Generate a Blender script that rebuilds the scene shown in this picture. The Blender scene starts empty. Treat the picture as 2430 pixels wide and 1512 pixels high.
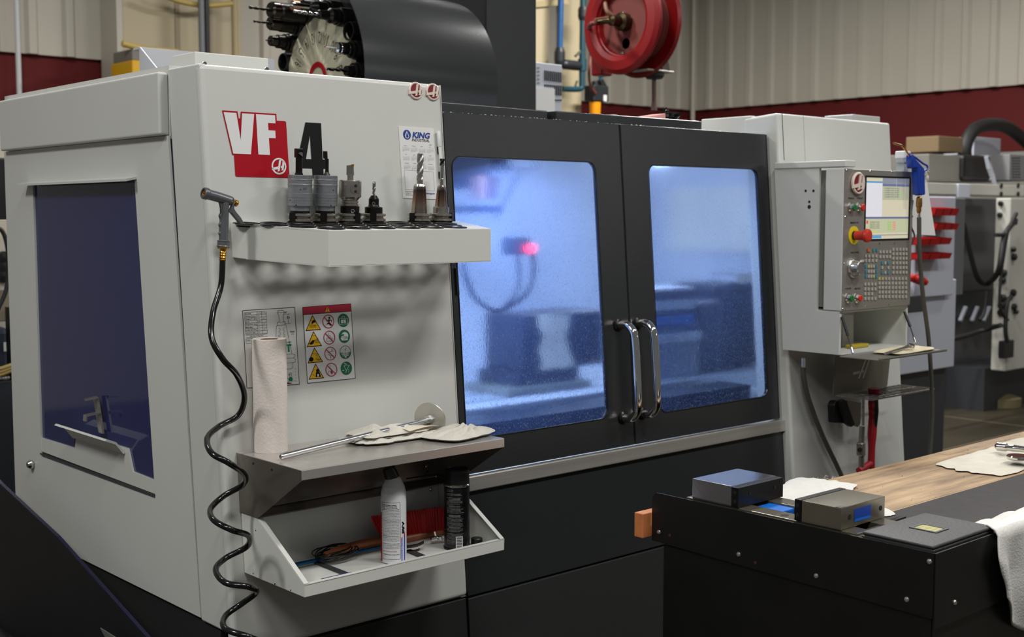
import bpy, bmesh, math, random
import numpy as np
from mathutils import Vector, Matrix, noise
random.seed(7)
COL = bpy.context.scene.collection
SC = bpy.context.scene
PI = math.pi

# ---------------------------------------------------------------- camera
FPX = 2970.0
PITCH = math.atan(248/2970.0)
YAW = math.radians(48.1)
CAM = Vector((0, 0, 1.62))
FH = Vector((math.cos(YAW), math.sin(YAW), 0))
RT = Vector((math.sin(YAW), -math.cos(YAW), 0))
FW = FH*math.cos(PITCH) + Vector((0, 0, -math.sin(PITCH)))
UP = RT.cross(FW)
cd = bpy.data.cameras.new('camera')
cd.sensor_width = 36
cd.lens = FPX/2430*36
cd.clip_start = 0.05
cd.clip_end = 80
cd.dof.use_dof = True
cd.dof.focus_distance = 2.9
cd.dof.aperture_fstop = 5.6
cam = bpy.data.objects.new('camera', cd)
COL.objects.link(cam)
cam.matrix_world = Matrix(((RT.x, UP.x, -FW.x, CAM.x), (RT.y, UP.y, -FW.y, CAM.y), (RT.z, UP.z, -FW.z, CAM.z), (0, 0, 0, 1)))
SC.camera = cam
SC.view_settings.view_transform = 'Standard'
SC.view_settings.look = 'None'
SC.view_settings.gamma = 1
SC.view_settings.exposure = 0.0
SC.view_settings.use_curve_mapping = False
SC.cycles.caustics_refractive = False
SC.cycles.caustics_reflective = False

# ---------------------------------------------------------------- world and lights
W = bpy.data.worlds.new('world')
SC.world = W
W.use_nodes = True
W.node_tree.nodes['Background'].inputs[0].default_value = (0.95, 0.97, 1.0, 1)
W.node_tree.nodes['Background'].inputs[1].default_value = 0.13

def area(name, loc, size, power, col=(1, 1, 1), aim=None, sy=None):
    l = bpy.data.lights.new(name, 'AREA')
    l.energy = power
    l.color = col
    l.shape = 'RECTANGLE'
    l.size = size
    l.size_y = sy or size
    o = bpy.data.objects.new(name, l)
    COL.objects.link(o)
    o.location = loc
    d = Vector(aim if aim else (loc[0], loc[1], loc[2]-1)) - Vector(loc)
    o.rotation_euler = d.to_track_quat('-Z', 'Y').to_euler()
    return o
# rows of high-bay fixtures
for i, (x, y, p) in enumerate([(0.2, -0.3, 60), (2.6, -0.1, 82), (5.4, -0.3, 84), (-1.9, 2.6, 115), (-1.6, -0.6, 50), (3.4, 4.4, 75), (6.6, 4.0, 120), (2.0, 6.2, 150), (8.2, 6.2, 190), (9.3, 2.6, 60)]):
    area('high_bay_lamp', (x, y, 4.7), 1.15, p, (1.0, 0.985, 0.955), None, 0.30)
# lamps added to throw glints onto the charcoal doors
area('glint_lamp', (10.94, -7.67, 4.4), 0.35, 20, (1.0, 0.98, 0.95), (2.2, 2.6, 1.9), 0.35)
area('glint_lamp', (13.97, -8.26, 4.4), 0.35, 12, (1.0, 0.98, 0.95), (2.7, 2.6, 1.9), 0.35)
# lamps inside the machine enclosure
area('enclosure_lamp', (2.35, 2.95, 1.87), 0.10, 50, (0.72, 0.82, 1.0), (2.5, 3.2, 1.0), 0.5)
area('enclosure_lamp', (3.3, 3.1, 1.87), 0.10, 15, (0.72, 0.82, 1.0), (3.0, 3.2, 1.0), 0.4)

# ---------------------------------------------------------------- where a sight line meets a plane of the building or of the machine
def ray(px, py):
    return FW + RT*((px-1215)/FPX) + UP*((756-py)/FPX)
def hz(px, py, z):
    d = ray(px, py); return CAM + d*((z-CAM.z)/d.z)
def vy(px, py, y):
    d = ray(px, py); return CAM + d*(y/d.y)
def vx(px, py, x):
    d = ray(px, py); return CAM + d*(x/d.x)
KF = 0.078
NF = Vector((0, -1, KF)).normalized()          # outward normal of the sloping machine front
UF = Vector((0, KF, 1)).normalized()           # up along the front
P0 = Vector((0, 2.6, 1.62))
def pl(px, py, P, N):
    d = ray(px, py); return CAM + d*((P-CAM).dot(N)/d.dot(N))
def fr(px, py, off=0.0):
    return pl(px, py, P0+NF*off, NF)
def FP(x, z, off=0.0):
    return Vector((x, 2.6+KF*(z-1.62), z)) + NF*off

# ---------------------------------------------------------------- colours and materials
def lin(c):
    return tuple(((v/255)/12.92 if v/255 <= 0.04045 else ((v/255+0.055)/1.055)**2.4) for v in c)
MATS = {}
def mat(name, rgb, rough=0.5, metal=0.0, bump=0.0, bscale=60.0, vary=0.0, vscale=5.0, emit=0.0, coat=0.0, spec=0.5, stretch=None, trans=0.0, alpha=1.0, sss=0.0):
    if name in MATS: return MATS[name]
    m = bpy.data.materials.new(name)
    m.use_nodes = True
    nt = m.node_tree
    b = nt.nodes['Principled BSDF']
    c = lin(rgb)
    b.inputs['Base Color'].default_value = (*c, 1)
    b.inputs['Roughness'].default_value = rough
    b.inputs['Metallic'].default_value = metal
    b.inputs['Specular IOR Level'].default_value = spec
    if coat: b.inputs['Coat Weight'].default_value = coat
    if trans: b.inputs['Transmission Weight'].default_value = trans
    if alpha < 1: b.inputs['Alpha'].default_value = alpha
    if emit:
        b.inputs['Emission Color'].default_value = (*c, 1)
        b.inputs['Emission Strength'].default_value = emit
    if bump or vary:
        tc = nt.nodes.new('ShaderNodeTexCoord')
        mp = nt.nodes.new('ShaderNodeMapping')
        if stretch: mp.inputs['Scale'].default_value = stretch
        nt.links.new(tc.outputs['Object'], mp.inputs['Vector'])
    if bump:
        n = nt.nodes.new('ShaderNodeTexNoise')
        n.inputs['Scale'].default_value = bscale
        n.inputs['Detail'].default_value = 3
        nt.links.new(mp.outputs[0], n.inputs['Vector'])
        bp = nt.nodes.new('ShaderNodeBump')
        bp.inputs['Strength'].default_value = bump
        bp.inputs['Distance'].default_value = 0.002
        nt.links.new(n.outputs['Fac'], bp.inputs['Height'])
        nt.links.new(bp.outputs[0], b.inputs['Normal'])
    if vary:
        n2 = nt.nodes.new('ShaderNodeTexNoise')
        n2.inputs['Scale'].default_value = vscale
        n2.inputs['Detail'].default_value = 5
        nt.links.new(mp.outputs[0], n2.inputs['Vector'])
        mr = nt.nodes.new('ShaderNodeMapRange')
        mr.inputs['From Min'].default_value = 0.3
        mr.inputs['From Max'].default_value = 0.7
        mr.inputs['To Min'].default_value = 1-vary
        mr.inputs['To Max'].default_value = 1+vary*0.5
        nt.links.new(n2.outputs['Fac'], mr.inputs['Value'])
        mx = nt.nodes.new('ShaderNodeVectorMath'); mx.operation = 'SCALE'
        mx.inputs[0].default_value = c
        nt.links.new(mr.outputs[0], mx.inputs['Scale'])
        nt.links.new(mx.outputs[0], b.inputs['Base Color'])
    MATS[name] = m
    return m

M_GREY = mat('light_grey_paint', (206, 207, 202), 0.33, 0, 0.05, 220, 0.03, 3)
M_TRAY = mat('tray_white_paint', (212, 213, 207), 0.33, 0, 0.05, 220)
M_DARK = mat('charcoal_paint', (43, 45, 46), 0.13, 0, 0.22, 420)
M_BASE = mat('dark_base_paint', (44, 45, 45), 0.45, 0, 0.25, 200)
M_STEEL = mat('brushed_stainless', (176, 172, 165), 0.27, 0.75, 0.08, 90, 0.10, 12, stretch=(1, 1, 14))
M_STEELX = mat('brushed_stainless_long', (205, 202, 194), 0.30, 0.7, 0.10, 60, 0.12, 10, stretch=(0.15, 6, 6))
M_CHROME = mat('polished_chrome', (215, 213, 208), 0.08, 1)
M_TOOL = mat('ground_tool_steel', (186, 180, 170), 0.22, 0.9, 0.1, 150, 0.15, 30)
M_TOOLB = mat('blackened_tool_steel', (38, 36, 34), 0.28, 0.7, 0.1, 120)
M_ALU = mat('grey_anodised_aluminium', (150, 152, 156), 0.40, 0.75, 0.1, 200, 0.08, 50, stretch=(1, 1, 8))
M_BLK = mat('black_plastic', (14, 14, 15), 0.42)
M_BLKG = mat('glossy_black_rubber', (10, 10, 10), 0.22)
M_RUB = mat('matte_black_rubber', (22, 22, 22), 0.6, 0, 0.2, 80)
M_WHITE = mat('white_print', (228, 228, 226), 0.45)
M_RED = mat('red_print', (170, 0, 26), 0.45, spec=0.25)
M_INK = mat('black_print', (18, 18, 18), 0.55, spec=0.2)
M_YEL = mat('yellow_print', (238, 186, 12), 0.42)
M_GRN = mat('green_print', (0, 112, 78), 0.42)
M_CRIM = mat('crimson_print', (172, 18, 52), 0.42)
M_BLUEP = mat('navy_print', (20, 60, 140), 0.45)
M_BRASS = mat('brass', (205, 150, 62), 0.25, 1)
M_CLOTH = mat('white_cotton_rag', (214, 209, 198), 0.9, 0, 0.8, 260, 0.10, 14)
M_HOLE = mat('dark_hole', (8, 8, 8), 0.7)

# ---------------------------------------------------------------- mesh helpers
class MB:
    def __init__(self):
        self.v = []; self.f = []; self.s = []
    def add(self, vs, fs, smooth=False):
        n = len(self.v)
        self.v += [Vector(p) for p in vs]
        self.f += [tuple(i+n for i in q) for q in fs]
        self.s += [smooth]*len(fs)
        return self
    def box(self, a, b):
        x0, y0, z0 = a; x1, y1, z1 = b
        return self.hexa([(x0,y0,z0),(x1,y0,z0),(x1,y1,z0),(x0,y1,z0),(x0,y0,z1),(x1,y0,z1),(x1,y1,z1),(x0,y1,z1)])
    def hexa(self, p):
        return self.add(p, [(3,2,1,0),(4,5,6,7),(0,1,5,4),(1,2,6,5),(2,3,7,6),(3,0,4,7)])
    def bar(self, a, b, w, h=None, up=(0, 0, 1)):
        a = Vector(a); b = Vector(b); h = h or w
        d = (b-a).normalized(); s = d.cross(Vector(up))
        if s.length < 1e-4: s = d.cross(Vector((1, 0, 0)))
        s.normalize(); u = s.cross(d)
        s = s*w/2; u = u*h/2
        return self.hexa([a-s-u, a+s-u, b+s-u, b-s-u, a-s+u, a+s+u, b+s+u, b-s+u])
    def slab(self, pts, d):
        """flat polygon pts (3d, in order) given the thickness vector d"""
        d = Vector(d); n = len(pts)
        vs = [Vector(p) for p in pts] + [Vector(p)+d for p in pts]
        fs = [tuple(range(n)), tuple(range(2*n-1, n-1, -1))] + [((i+1) % n, i, i+n, (i+1) % n+n) for i in range(n)]
        return self.add(vs, fs)
    def ring_slab(self, outer, inner, d):
        """frame between two polygons with the same number of points"""
        d = Vector(d); n = len(outer)
        O = [Vector(p) for p in outer]; I = [Vector(p) for p in inner]
        vs = O+I+[p+d for p in O]+[p+d for p in I]
        fs = []
        for i in range(n):
            j = (i+1) % n
            fs += [(i, j, n+j, n+i), (2*n+j, 2*n+i, 3*n+i, 3*n+j), (j, i, 2*n+i, 2*n+j), (n+i, n+j, 3*n+j, 3*n+i)]
        return self.add(vs, fs)
    def tube(self, pts, r, n=10, cap=True, smooth=True):
        pts = [Vector(p) for p in pts]
        m = len(pts)
        rr = r if isinstance(r, (list, tuple)) else [r]*m
        t = [(pts[min(i+1, m-1)]-pts[max(i-1, 0)]).normalized() for i in range(m)]
        a = t[0].orthogonal().normalized()
        vs = []
        for i in range(m):
            if i:
                a = (a - t[i]*a.dot(t[i]))
                if a.length < 1e-6: a = t[i].orthogonal()
                a.normalize()
            b = t[i].cross(a)
            for k in range(n):
                q = 2*PI*k/n
                vs.append(pts[i] + (a*math.cos(q)+b*math.sin(q))*rr[i])
        fs = [(i*n+k, i*n+(k+1) % n, (i+1)*n+(k+1) % n, (i+1)*n+k) for i in range(m-1) for k in range(n)]
        self.add(vs, fs, smooth)
        if cap:
            self.add(vs[:n], [tuple(range(n-1, -1, -1))])
            self.add(vs[-n:], [tuple(range(n))])
        return self
    def lathe(self, prof, o=(0, 0, 0), ax=(0, 0, 1), n=24, smooth=True, cap=True):
        """prof: (radius, height) pairs along axis ax from point o; sharp edges by face splitting"""
        o = Vector(o); ax = Vector(ax).normalized()
        a = ax.orthogonal().normalized(); b = ax.cross(a)
        cs = [(math.cos(2*PI*k/n), math.sin(2*PI*k/n)) for k in range(n)]
        for (r0, h0), (r1, h1) in zip(prof[:-1], prof[1:]):
            A = [o+ax*h0+(a*c+b*s)*r0 for c, s in cs]; B = [o+ax*h1+(a*c+b*s)*r1 for c, s in cs]
            self.add(A+B, [(k, (k+1) % n, n+(k+1) % n, n+k) for k in range(n)], smooth)
        if cap:
            for (r, h), fl in ((prof[0], -1), (prof[-1], 1)):
                if r > 1e-6:
                    A = [o+ax*h+(a*c+b*s)*r for c, s in cs]
                    self.add(A, [tuple(range(n)) if fl > 0 else tuple(range(n-1, -1, -1))])
        return self
    def grid(self, P, nu, nv, smooth=True):
        vs = [P(i/(nu-1), j/(nv-1)) for j in range(nv) for i in range(nu)]
        fs = [(j*nu+i, j*nu+i+1, (j+1)*nu+i+1, (j+1)*nu+i) for j in range(nv-1) for i in range(nu-1)]
        return self.add(vs, fs, smooth)
    def ball(self, c, r, n=12, sq=(1, 1, 1)):
        c = Vector(c)
        vs = []
        m = n//2+1
        for j in range(m):
            p = PI*j/(m-1)
            for i in range(n):
                q = 2*PI*i/n
                vs.append(c+Vector((r*sq[0]*math.sin(p)*math.cos(q), r*sq[1]*math.sin(p)*math.sin(q), r*sq[2]*math.cos(p))))
        fs = [(j*n+i, (j+1)*n+i, (j+1)*n+(i+1) % n, j*n+(i+1) % n) for j in range(m-1) for i in range(n)]
        return self.add(vs, fs, True)

def base_of(vs):
    n = len(vs)
    return Vector((sum(p.x for p in vs)/n, sum(p.y for p in vs)/n, min(p.z for p in vs)))
def wloc(o):
    l = Vector(o.location)
    while o.parent:
        o = o.parent; l = l + Vector(o.location)
    return l
def obj(name, mb, m, parent=None, label=None, bevel=0.0, seg=2, kind=None, own=False, weld=False):
    """link mb as one mesh object, its points given in world space"""
    org = wloc(parent) if parent else base_of(mb.v)
    loc = Vector((0, 0, 0))
    if parent and own:
        loc = base_of(mb.v) - org
    me = bpy.data.meshes.new(name)
    me.from_pydata([tuple(p-org-loc) for p in mb.v], [], mb.f)
    me.polygons.foreach_set('use_smooth', mb.s)
    if weld or bevel:
        b = bmesh.new(); b.from_mesh(me)
        bmesh.ops.remove_doubles(b, verts=b.verts, dist=0.00002)
        bmesh.ops.recalc_face_normals(b, faces=b.faces)
        b.to_mesh(me); b.free()
    me.materials.append(m)
    me.update()
    o = bpy.data.objects.new(name, me)
    COL.objects.link(o)
    if parent:
        o.parent = parent; o.location = loc
    else:
        o.location = org
    if bevel:
        md = o.modifiers.new('bevel', 'BEVEL')
        md.width = bevel; md.segments = seg; md.limit_method = 'ANGLE'; md.angle_limit = math.radians(40)
        md.harden_normals = False
    if label: o['label'] = label
    if kind: o['kind'] = kind
    return o
def thing(name, label, cat, loc, group=None):
    o = bpy.data.objects.new(name, None)
    COL.objects.link(o)
    o.empty_display_size = 0.05
    o.location = loc
    o['label'] = label; o['category'] = cat
    if group: o['group'] = group
    return o
def tag(o, label, cat, group=None):
    o['label'] = label; o['category'] = cat
    if group: o['group'] = group
    return o
def copy_tree(o, parent=None):
    c = o.copy(); COL.objects.link(c); c.parent = parent
    for ch in list(o.children): copy_tree(ch, c)
    return c
def dup(root, delta, label, group=None, rotz=0.0):
    c = copy_tree(root)
    c.location = Vector(root.location)+Vector(delta)
    c.rotation_euler = (0, 0, rotz)
    c['label'] = label
    if group: c['group'] = group
    return c

_T = {}
def text2d(s, bold=0.0, shear=0.0):
    """outline of a line of text, cap height about 0.7, as 2d points and faces, plus its width"""
    k = (s, bold, shear)
    if k in _T: return _T[k]
    cu = bpy.data.curves.new('t', 'FONT')
    cu.body = s; cu.size = 1; cu.resolution_u = 2; cu.offset = bold; cu.shear = shear
    o = bpy.data.objects.new('t', cu)
    COL.objects.link(o)
    bpy.context.view_layer.update()
    me = bpy.data.meshes.new_from_object(o.evaluated_get(bpy.context.evaluated_depsgraph_get()))
    vs = [(p.co.x, p.co.y) for p in me.vertices]; fs = [tuple(p.vertices) for p in me.polygons]
    COL.objects.unlink(o); bpy.data.objects.remove(o); bpy.data.curves.remove(cu); bpy.data.meshes.remove(me)
    w = max([p[0] for p in vs] or [0.01])
    _T[k] = (vs, fs, w)
    return _T[k]
def text(mb, s, F, x, y, size, width=None, bold=0.0, shear=0.0, align='l'):
    """write s through the mapping F(u, v) -> 3d point"""
    vs, fs, w = text2d(s, bold, shear)
    if not vs: return mb
    sx = size if width is None else width/w
    x0 = x - (w*sx/2 if align == 'c' else (w*sx if align == 'r' else 0))
    return mb.add([F(x0+a*sx, y+b*size) for a, b in vs], fs)
def circ(cx, cy, r, n=24, ry=None, a0=0, a1=2*PI):
    full = abs(a1-a0-2*PI) < 1e-6
    return [(cx+r*math.cos(a0+(a1-a0)*k/(n if full else n-1)), cy+(ry or r)*math.sin(a0+(a1-a0)*k/(n if full else n-1))) for k in range(n)]
def rrect(x0, y0, x1, y1, r, n=5):
    P = []
    for cx, cy, a in ((x1-r, y1-r, 0), (x0+r, y1-r, PI/2), (x0+r, y0+r, PI), (x1-r, y0+r, 1.5*PI)):
        P += [(cx+r*math.cos(a+PI/2*k/n), cy+r*math.sin(a+PI/2*k/n)) for k in range(n+1)]
    return P
def flat(mb, pts, F):
    """thin printed shape: polygon through mapping F"""
    vs = [F(a, b) for a, b in pts]
    return mb.add(vs, [tuple(range(len(vs)))])
def ringf(mb, o, i, F):
    n = len(o)
    vs = [F(*p) for p in o]+[F(*p) for p in i]
    return mb.add(vs, [(k, (k+1) % n, n+(k+1) % n, n+k) for k in range(n)])
def linef(mb, a, b, w, F):
    dx, dy = b[0]-a[0], b[1]-a[1]; L = math.hypot(dx, dy) or 1; nx, ny = -dy/L*w/2, dx/L*w/2
    return flat(mb, [(a[0]-nx, a[1]-ny), (b[0]-nx, b[1]-ny), (b[0]+nx, b[1]+ny), (a[0]+nx, a[1]+ny)], F)
def _rl(mb, a, b, w, F):
    return linef(mb, a, b, w, F)
def spline(pts, k=8):
    pts = [Vector(p) for p in pts]; P = [pts[0]*2-pts[1]]+pts+[pts[-1]*2-pts[-2]]
    out = []
    for i in range(1, len(P)-2):
        for j in range(k):
            t = j/k; a, b, c, d = P[i-1:i+3]
            out.append(0.5*((2*b)+(c-a)*t+(2*a-5*b+4*c-d)*t*t+(3*b-a-3*c+d)*t**3))
    out.append(pts[-1])
    return out
# ================================================================ the hall
CW = hz(1648, 262, 2.9)                        # corner of the hall, top of the red band
XR, YB = CW.x, CW.y
M_WALL = mat('cream_metal_siding', (190, 184, 170), 0.5, 0, 0, 1, 0.04, 2)
M_BAND = mat('red_wainscot_paint', (92, 8, 8), 0.8, 0, 0, 1, 0.05, 2)
M_CREAM = mat('cream_painted_panel', (186, 172, 140), 0.5)
M_FLOOR = mat('sealed_concrete_floor', (60, 54, 42), 0.35, 0, 0.15, 30, 0.18, 1.2)

b = MB().box((-3, -4, -0.1), (XR+0.3, YB+0.3, 0))
obj('floor', b, M_FLOOR, kind='structure')
b = MB()
for k in range(1, 5):
    b.box((-3, YB-2.9*k-0.003, 0.0), (XR, YB-2.9*k+0.003, 0.0012))
for k in range(1, 5):
    b.box((XR-2.9*k-0.003, -4, 0.0), (XR-2.9*k+0.003, YB, 0.0012))
obj('floor_joint', b, mat('floor_joint_sealant', (140, 124, 100), 0.6), kind='structure')

def siding(name, a, d, n, L, z0, z1, pitch=0.305):
    """ribbed sheet from point a along d, ribs towards n"""
    a = Vector(a); d = Vector(d); n = Vector(n)
    P = []; s = 0.0
    while s < L:
        for ds, o in ((0, 0), (0.17, 0), (0.195, 0.035), (0.255, 0.035), (0.28, 0)):
            P.append(a+d*min(s+ds, L)+n*o)
        s += pitch
    P.append(a+d*L)
    mb = MB()
    for p, q in zip(P[:-1], P[1:]):
        if (q-p).length < 1e-5: continue
        mb.add([(p.x, p.y, z0), (q.x, q.y, z0), (q.x, q.y, z1), (p.x, p.y, z1)], [(0, 1, 2, 3)])
    b0 = a-n*0.05; e0 = b0+d*L
    mb.add([(b0.x, b0.y, z0), (e0.x, e0.y, z0), (e0.x, e0.y, z1), (b0.x, b0.y, z1)], [(3, 2, 1, 0)])
    mb.add([tuple(a)[:2]+(z0,), tuple(a+d*L)[:2]+(z0,), tuple(e0)[:2]+(z0,), tuple(b0)[:2]+(z0,)], [(0, 1, 2, 3)])
    return obj(name, mb, M_WALL, kind='structure')
siding('wall_back', (-3, YB, 0), (1, 0, 0), (0, -1, 0), XR+3, 2.9, 6.0)
siding('wall_right', (XR, YB, 0), (0, -1, 0), (-1, 0, 0), YB+4, 2.9, 6.0)
M_LOW = mat('lower_wall_paint', (150, 147, 138), 0.6)
obj('wall_back_lower', MB().box((-3, YB+0.06, 0), (XR+0.1, YB+0.15, 2.25)), M_LOW, kind='structure')
obj('wall_right_lower', MB().box((XR+0.06, -4, 0), (XR+0.15, YB+0.05, 2.25)), M_LOW, kind='structure')
b = MB().box((-3, YB+0.05, 2.25), (XR+0.1, YB+0.15, 2.9))
obj('wall_back_band', b, M_BAND, kind='structure')
b = MB().box((XR+0.05, -4, 2.25), (XR+0.15, YB+0.05, 2.9))
obj('wall_right_band', b, M_BAND, kind='structure')
# white conduits running down the walls
def conduit(name, px, py, off, r, m, label, z0=0.02, z1=5.9, wall='b'):
    p = vy(px, py, YB-off) if wall == 'b' else vx(px, py, XR-off)
    mb = MB().tube([(p.x, p.y, z0), (p.x, p.y, z1)], r, 8)
    o = obj(name, mb, m); tag(o, label, 'conduit')
    return p
M_COND = mat('white_painted_conduit', (206, 206, 206), 0.4)
conduit('conduit', 42, 100, 0.08, 0.022, M_COND, 'thin white conduit running down the back wall at the far left')
conduit('conduit', 1646, 100, 0.10, 0.03, mat('cream_conduit', (200, 192, 176), 0.5), 'cream conduit standing in the corner where the two ribbed walls meet')

# plain cream wall bay behind the machine
t = thing('wall_bay', 'plain cream panelled bay on the back wall behind the tool carousel', 'panel', (vy(430, 100, YB-0.25).x, YB-0.1, 0))
x0, x1, x2, x3 = [vy(p, 100, YB-0.3).x for p in (288, 421, 575, 612)]
obj('panel', MB().box((x0, YB-0.3, 0), (x1-0.01, YB-0.02, 6)), M_CREAM, t)
obj('panel', MB().box((x1+0.01, YB-0.3, 0), (x2, YB-0.02, 6)), M_CREAM, t)
obj('edge_trim', MB().box((x0-0.05, YB-0.33, 0), (x0, YB-0.02, 6)), M_WALL, t)
obj('seam', MB().box((x1-0.02, YB-0.31, 0), (x1+0.02, YB-0.29, 6)), mat('tan_trim', (150, 135, 108), 0.5), t)
p = vy(479, 100, YB-0.55)
t = thing('grey_pipe', 'grey vertical pipe with a black sleeve in front of the cream wall bay', 'pipe', (p.x, p.y, 0))
obj('pipe', MB().tube([(p.x, p.y, 0.0), (p.x, p.y, 6)], 0.026, 10), mat('grey_pipe_paint', (120, 122, 124), 0.4), t)
obj('sleeve', MB().tube([(p.x+0.05, p.y, 2.0), (p.x+0.05, p.y, 6)], 0.022, 8), M_BLK, t)
p2 = vy(557, 60, YB-0.5)
t = thing('yellow_hose', 'tan drop pipe with a yellow hose sagging from it above the cream wall bay', 'hose', (p2.x, p2.y, 0))
obj('drop_pipe', MB().tube([(p2.x, p2.y, 0), (p2.x, p2.y, 6)], 0.03, 8), mat('tan_pipe', (176, 158, 118), 0.5), t)
obj('hose', MB().tube(spline([vy(380, -14, YB-0.5), vy(430, 4, YB-0.5), vy(490, 13, YB-0.5), vy(557, 8, YB-0.5)]), 0.022, 8), mat('yellow_hose_rubber', (196, 170, 96), 0.5), t)
p3 = [vy(290, 103, YB-0.7), vy(340, 116, YB-0.7)]
o = obj('yellow_pipe', MB().tube([p3[0], p3[1], p3[1]+Vector((0.3, 0, 0))], 0.025, 8), mat('yellow_hose_rubber', (196, 170, 96), 0.5))
tag(o, 'short yellowish pipe above the grey box at the left of the wall bay', 'pipe')
a = vy(300, 118, YB-0.6); c = vy(345, 150, YB-0.6)
t = thing('electrical_box', 'grey electrical box with a yellow lower half behind the left roof hood', 'box', (a.x, a.y, c.z-0.3))
obj('housing', MB().box((a.x, a.y-0.1, c.z), (a.x+0.6, a.y+0.25, a.z)), mat('box_grey', (120, 115, 106), 0.5), t, bevel=0.01)
obj('yellow_base', MB().box((a.x-0.02, a.y-0.14, c.z-0.35), (a.x+0.62, a.y+0.25, c.z)), mat('safety_yellow', (222, 170, 12), 0.45), t, bevel=0.01)

# ---------------------------------------------------------------- steel column of the hall with its pipes
YC = 8.4
def C_(px, py): return vy(px, py, YC)
a = C_(1278, 100); c = C_(1396, 100)
t = thing('building_column', 'cream steel building column behind the dark machine column', 'column', ((a.x+c.x)/2, YC, 0))
obj('flange', MB().box((C_(1262, 50).x, YC, 0), (C_(1302, 50).x, YC+0.03, 6)), M_CREAM, t)
obj('web', MB().box((C_(1296, 50).x, YC+0.03, 0), (C_(1302, 50).x, YC+0.4, 6)), M_CREAM, t)
obj('flange', MB().box((C_(1345, 50).x, YC+0.1, 0), (C_(1398, 50).x, YC+0.14, 6)), M_CREAM, t)
obj('angle_brace', MB().bar(C_(1262, 12), C_(1345, 4), 0.05), mat('tan_pipe', (176, 158, 118), 0.5), t)
YP = YC-0.15
def Q_(px, py): return vy(px, py, YP)
M_PB = mat('blue_air_pipe', (12, 78, 134), 0.4)
M_PG = mat('teal_air_pipe', (20, 66, 78), 0.45)
M_CPLG = mat('dark_coupling', (34, 36, 40), 0.45)
t = thing('air_pipework', 'blue and teal compressed air pipes with valves left of the red hose reel', 'pipework', Q_(1360, 230))
obj('blue_pipe', MB().tube([Q_(1332, -60), Q_(1328, 125)], 0.028, 12), M_PB, t, 'bright blue vertical pipe')
obj('coupling', MB().lathe([(0.042, 0), (0.05, 0.04), (0.05, 0.12), (0.036, 0.16)], Q_(1328, 156), (0, 0, 1), 12), M_CPLG, t)
obj('coupling', MB().lathe([(0.03, 0), (0.045, 0.04), (0.045, 0.2), (0.03, 0.24)], Q_(1332, 152), (1, 0, 0), 12), M_CPLG, t)
obj('elbow', MB().tube([Q_(1328, 130), Q_(1328, 152), Q_(1345, 153)], 0.035, 10), M_CPLG, t)
obj('teal_pipe', MB().tube([Q_(1384, -60), Q_(1381, 205)], 0.028, 12), M_PG, t, 'teal vertical pipe')
obj('coupling', MB().lathe([(0.04, 0), (0.048, 0.03), (0.048, 0.09), (0.04, 0.12)], Q_(1384, 48), (0, 0, 1), 12), M_CPLG, t)
obj('tee', MB().tube([Q_(1382, 168), Q_(1382, 140)], 0.04, 12), M_PG, t)
obj('teal_branch', MB().tube(spline([Q_(1382, 196), Q_(1380, 208), Q_(1370, 212), Q_(1335, 211)], 4), 0.026, 10), M_PG, t)
vv = MB().bar(Q_(1381, 118), Q_(1365, 134), 0.02).bar(Q_(1365, 205), Q_(1370, 192), 0.015)
obj('valve_lever', vv, M_CHROME, t)
obj('teal_pipe', MB().tube([Q_(1425, 150), Q_(1426, 240)], 0.02, 10), M_PG, t)
# filter regulator in dark plastic with an amber bowl
t = thing('air_filter', 'black air filter unit with an orange bowl under the hose reel', 'filter', Q_(1417, 262))
obj('head', MB().box(Q_(1400, 240)-Vector((0, 0.05, 0)), Q_(1436, 205)+Vector((0, 0.08, 0))), M_CPLG, t, bevel=0.012)
obj('bowl', MB().lathe([(0.02, -0.2), (0.05, -0.18), (0.055, 0)], Q_(1412, 243), (0, 0, 1), 14), mat('orange_bowl', (236, 150, 8), 0.3), t, 'orange bowl')
obj('gauge', MB().tube([Q_(1414, 215), Q_(1412, 192)], [0.04, 0.03], 12), M_BLK, t)
obj('side_bowl', MB().tube([Q_(1432, 212), Q_(1424, 190)], [0.045, 0.03], 12), M_BLK, t)
obj('tag', MB().box(Q_(1421, 241)-Vector((0, 0.065, 0)), Q_(1428, 227)-Vector((0, 0.055, 0))), M_WHITE, t)

# ---------------------------------------------------------------- red hose reel
RC = CAM+ray(1477, 52)*6.9
M_REEL = mat('red_reel_enamel', (128, 5, 10), 0.42, 0, 0.1, 20)
M_REELD = mat('dark_red_reel_enamel', (120, 10, 14), 0.35)
AX = (-1, 0, 0)
t = thing('hose_reel', 'large red steel hose reel hanging on the column', 'hose reel', RC-Vector((0, 0, 0.3)))
obj('front_flange', MB().lathe([(0.045, -0.05), (0.12, -0.04), (0.175, -0.03), (0.19, 0.02), (0.215, 0.035), (0.262, 0.03), (0.285, 0.012), (0.287, -0.004), (0.27, 0.0), (0.22, 0.015), (0.18, -0.0), (0.17, -0.05)], RC, AX, 48), M_REEL, t)
obj('rear_flange', MB().lathe([(0.05, -0.15), (0.20, -0.15), (0.28, -0.14), (0.295, -0.155), (0.28, -0.17), (0.05, -0.18)], RC, AX, 48), M_REELD, t)
hb = MB()
for i in range(5):
    hb.lathe([(0.19+0.0, -0.03-0.024*i), (0.215, -0.036-0.024*i), (0.215, -0.048-0.024*i), (0.19, -0.054-0.024*i)], RC, AX, 36)
obj('wound_hose', hb, mat('maroon_hose', (112, 52, 46), 0.5), t, 'maroon rubber hose wound on the drum')
obj('hub', MB().lathe([(0.05, -0.06), (0.05, 0.02), (0.03, 0.03), (0.03, 0.09), (0.012, 0.10)], RC, AX, 18), mat('dark_brass_swivel', (74, 62, 42), 0.35, 0.9), t)
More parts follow.
